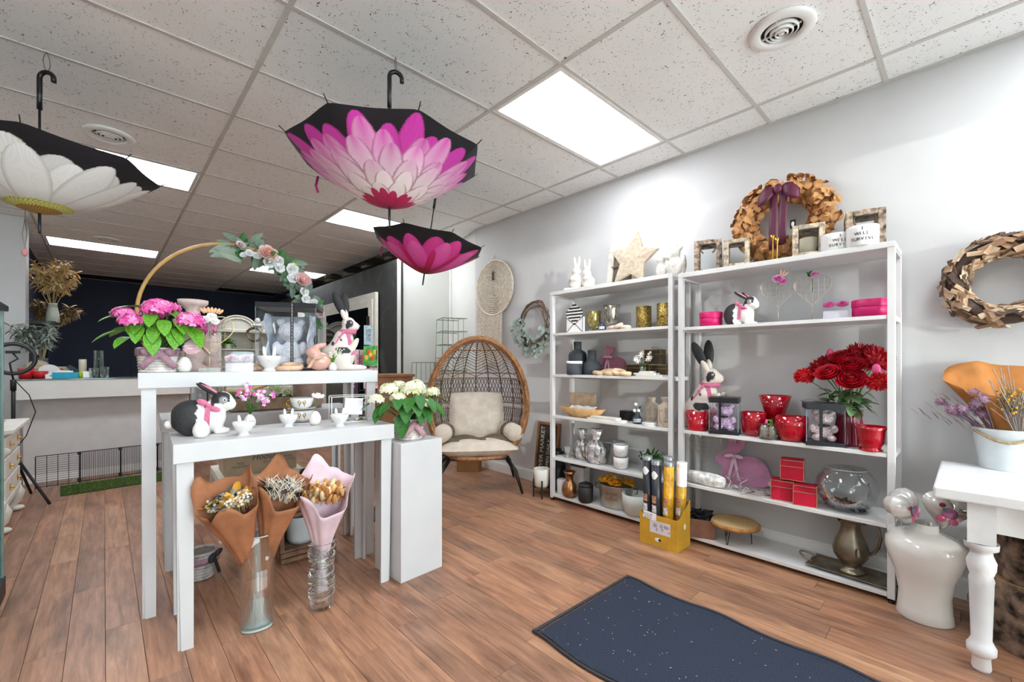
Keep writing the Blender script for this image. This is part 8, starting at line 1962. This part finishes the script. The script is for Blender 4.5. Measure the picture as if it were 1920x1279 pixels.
for q, (x_, z_, c_) in enumerate(((.18, 1.53, 'left'), (.42, 1.21, 'lower'), (.98, 1.53, 'right'))):
    t = thing('leafy_plant', ['leafy green plant on the hutch, left behind the hoop', 'leafy green plant on the lower hutch shelf', 'leafy green plant on the hutch, right by the clear box'][q], 'plant', (1.47 + x_, 9.30, z_), 0)
    MB().lathe([(0, 0), (.05, 0), (.06, .09), (.05, .09), (0, .02)], 20).build('pot', m_cer, t); b = MB()
    for j in range(60): b.leaf(rn.uniform(.06, .12), .05, .4, T(0, 0, .09, rn.uniform(-.2, 1.2), 0, rn.uniform(0, 6.28)) @ T(0, rn.uniform(0, .06), 0), 4)
    o = b.build('foliage', m_leaf, t); o['kind'] = 'stuff'
t = thing('ring_ornament', 'white ceramic ring ornament on the hutch', 'ornament', (1.47 + .58, 9.28, 1.215), 0); MB().tube([(.09 * math.cos(a), 0, .12 + .09 * math.sin(a)) for a in [2 * PI * q / 30 for q in range(30)]], .026, 8, closed=True).build('ring', m_cer, t); MB().box((0, 0, .012), (.1, .07, .024)).build('foot', m_cer, t)
# ---- cabinet with dark glass doors against the chalkboard
cbn = thing('glass_door_cabinet', 'cream framed dark glass doors against the chalkboard wall', 'cabinet', (2.735, 5.66, 0), 0)
for y_, wd_ in ((0, 1.98), (2.0, 1.3)):
    dd = MB().box((.022, y_ + wd_ / 2, 1.13), (.044, wd_, 2.26)).build('door_frame', m_hu, cbn, bevel=.004)
    MB().box((-.002, y_ + wd_ / 2, 1.13), (.02, wd_ - .16, 2.08)).build('inner_moulding', m_hu, dd, bevel=.006)
    MB().box((-.010, y_ + wd_ / 2, 1.13), (.012, wd_ - .40, 1.86)).build('dark_pane', mat('dark_mirror_glass', '#0d0f10', 0.05, var=.0), dd)
MB().ell((-.025, 1.94, 1.0), (.015, .015, .03)).build('knob', m_gold, cbn)
# ---- card spinner rack behind the big rabbit
X, Y, k = atY(690, 3.45)
rk = thing('card_rack', 'wire greeting card rack with tulip cards behind the big rabbit', 'card rack', (X, Y, 0), face((X, Y)))
MB().tube([(0, 0, .02), (0, 0, 1.66)], .012, 8).build('pole', m_black, rk); MB().lathe([(0, 0), (.18, 0), (.17, .02), (0, .03)], 30).build('base', m_black, rk)
for q, zz in enumerate((1.24, 1.05)):
    for sx in (-1, 1): MB().tube([(sx * .065, -.09, zz - .01), (sx * .065, -.11, zz + .13), (sx * .065, -.02, zz - .01)], .003, 5).build('pocket_wire', m_black, rk)
    MB().tube([(-.065, -.10, zz), (.065, -.10, zz)], .004, 5).build('pocket_rail', m_black, rk)
for (x_, zz, w_, h_, c_, pc, lab) in ((.02, 1.33, .11, .16, '#4f9a48', ['#e8b41e', '#d8502a'], 'yellow tulip card in the upper rack pocket'), (.02, 1.145, .11, .16, '#e6a8b4', ['#d82a6e', '#c2305a'], 'pink flower card in the lower rack pocket')):
    M_ = rk.matrix_basis @ Vector((x_, -.104, 0)) if 0 else None
    px_ = X + math.cos(rk.rotation_euler.z) * x_ + math.sin(rk.rotation_euler.z) * .100; py_ = Y + math.sin(rk.rotation_euler.z) * x_ - math.cos(rk.rotation_euler.z) * .100
    t = thing('greeting_card', lab, 'card', (px_, py_, zz - h_ / 2), rk.rotation_euler.z, 'greeting cards'); MB().box((0, 0, h_ / 2), (w_, .003, h_)).build('card_sheet', mat('card_' + c_[1:], c_, 0.6, var=.3, scale=30), t)
    for j in range(5): MB().ell(((-.3 + .15 * j) * w_, -.002, h_ * (.55 + .14 * ((j * 2) % 3 - 1))), (w_ * .15, .0008, h_ * .13), 8, 6).build('printed_flower', mat('card_fl_' + pc[j % 2][1:], pc[j % 2], 0.6), t)
t = thing('greeting_card', 'pale pink patterned card at the rack side', 'card', (X - .08, Y - .02, 1.16), rk.rotation_euler.z + .5, 'greeting cards'); MB().box((0, 0, .11), (.09, .003, .22)).build('card_sheet', mat('pale_pink_card', '#d9b3bb', 0.6, var=.2, scale=60), t); MB().box((0, -.002, .11), (.05, .001, .14)).build('print_panel', mat('rose_print', '#c78a98', 0.6, var=.4, scale=90), t)
t = thing('greeting_card', 'pale blue card at the top of the rack', 'card', (X - .02, Y - .05, 1.42), rk.rotation_euler.z, 'greeting cards'); MB().box((0, 0, .08), (.07, .003, .16)).build('card_sheet', mat('pale_blue_card', '#a9bcc4', 0.6, var=.2, scale=60), t); MB().box((0, -.002, .08), (.04, .001, .1)).build('print_panel', mat('grey_rose_print', '#8a98a0', 0.6, var=.4, scale=90), t)
# ---- brown cabinet behind the pedestal
X, Y, k = atY(738, 4.45)
bc = thing('brown_cabinet', 'brown wooden cabinet behind the white hydrangea', 'cabinet', (X - .2, Y, 0), rad(-6)); m_bw = mat('brown_cabinet_wood', '#8a5c38', 0.55, var=.14, scale=10)
MB().box((.21, .2, .56), (.42, .40, 1.12)).build('carcass', m_bw, bc, bevel=.004); MB().box((.21, .195, 1.13), (.46, .44, .03)).build('top_board', m_bw, bc, bevel=.004); MB().box((.21, -.006, .6), (.36, .014, .9)).build('door', m_bw, bc, bevel=.006)
MB().ell((.36, -.02, .65), (.014, .014, .014)).build('knob', m_gold, bc)
# ---- green wire plant stands by the partition
m_gw = mat('green_wire', '#5d6f52', 0.5, .2)
def wire_stand(x, Y_, wpx, ytop, label, tiers):
    X, Y, k = atY(x, Y_); t = thing('wire_stand', label, 'plant stand', (X, Y, 0), rad(-20), 'green wire plant stands'); w_ = wpx * k / 2; zt = EYE + (681 - ytop) * k; n_ = 6
    for a in [PI / 4 + PI / 2 * j for j in range(4)]: MB().tube([(w_ * 1.25 * math.cos(a) * 1.3, w_ * 1.25 * math.sin(a) * 1.3, .0), (w_ * 1.3 * math.cos(a), w_ * 1.3 * math.sin(a), zt)], .005, 5).build('leg', m_gw, t)
    for q in range(tiers):
        zz = zt - q * (zt - .3) / tiers * .55; s_ = w_ * .92
        MB().tube([(-s_, -s_, zz), (s_, -s_, zz), (s_, s_, zz), (-s_, s_, zz)], .005, 5, closed=True).build('tier_frame', m_gw, t)
        for j in range(1, 5): MB().tube([(-s_ + 2 * s_ * j / 5, -s_, zz), (-s_ + 2 * s_ * j / 5, s_, zz)], .0028, 4).build('tier_wire', m_gw, t); MB().tube([(-s_ + 2 * s_ * j / 5, -s_, zz), (-s_ + 2 * s_ * j / 5, -s_, max(.3, zz - .22))], .0028, 4).build('drop_wire', m_gw, t)
wire_stand(848, 4.72, 52, 599, 'tall green wire stand beside the partition corner', 5)
wire_stand(798, 4.80, 46, 680, 'short green wire stand left of the tall one', 2)
# ------------------------------------------------------------------ lettering becomes plain mesh
dg = bpy.context.evaluated_depsgraph_get()
for o in TEXTS:
    try: me = bpy.data.meshes.new_from_object(o.evaluated_get(dg))
    except ReferenceError: continue
    n = bpy.data.objects.new('lettering', me); COL.objects.link(n); n.parent = o.parent; n.matrix_local = o.matrix_local.copy()
    bpy.data.objects.remove(o)
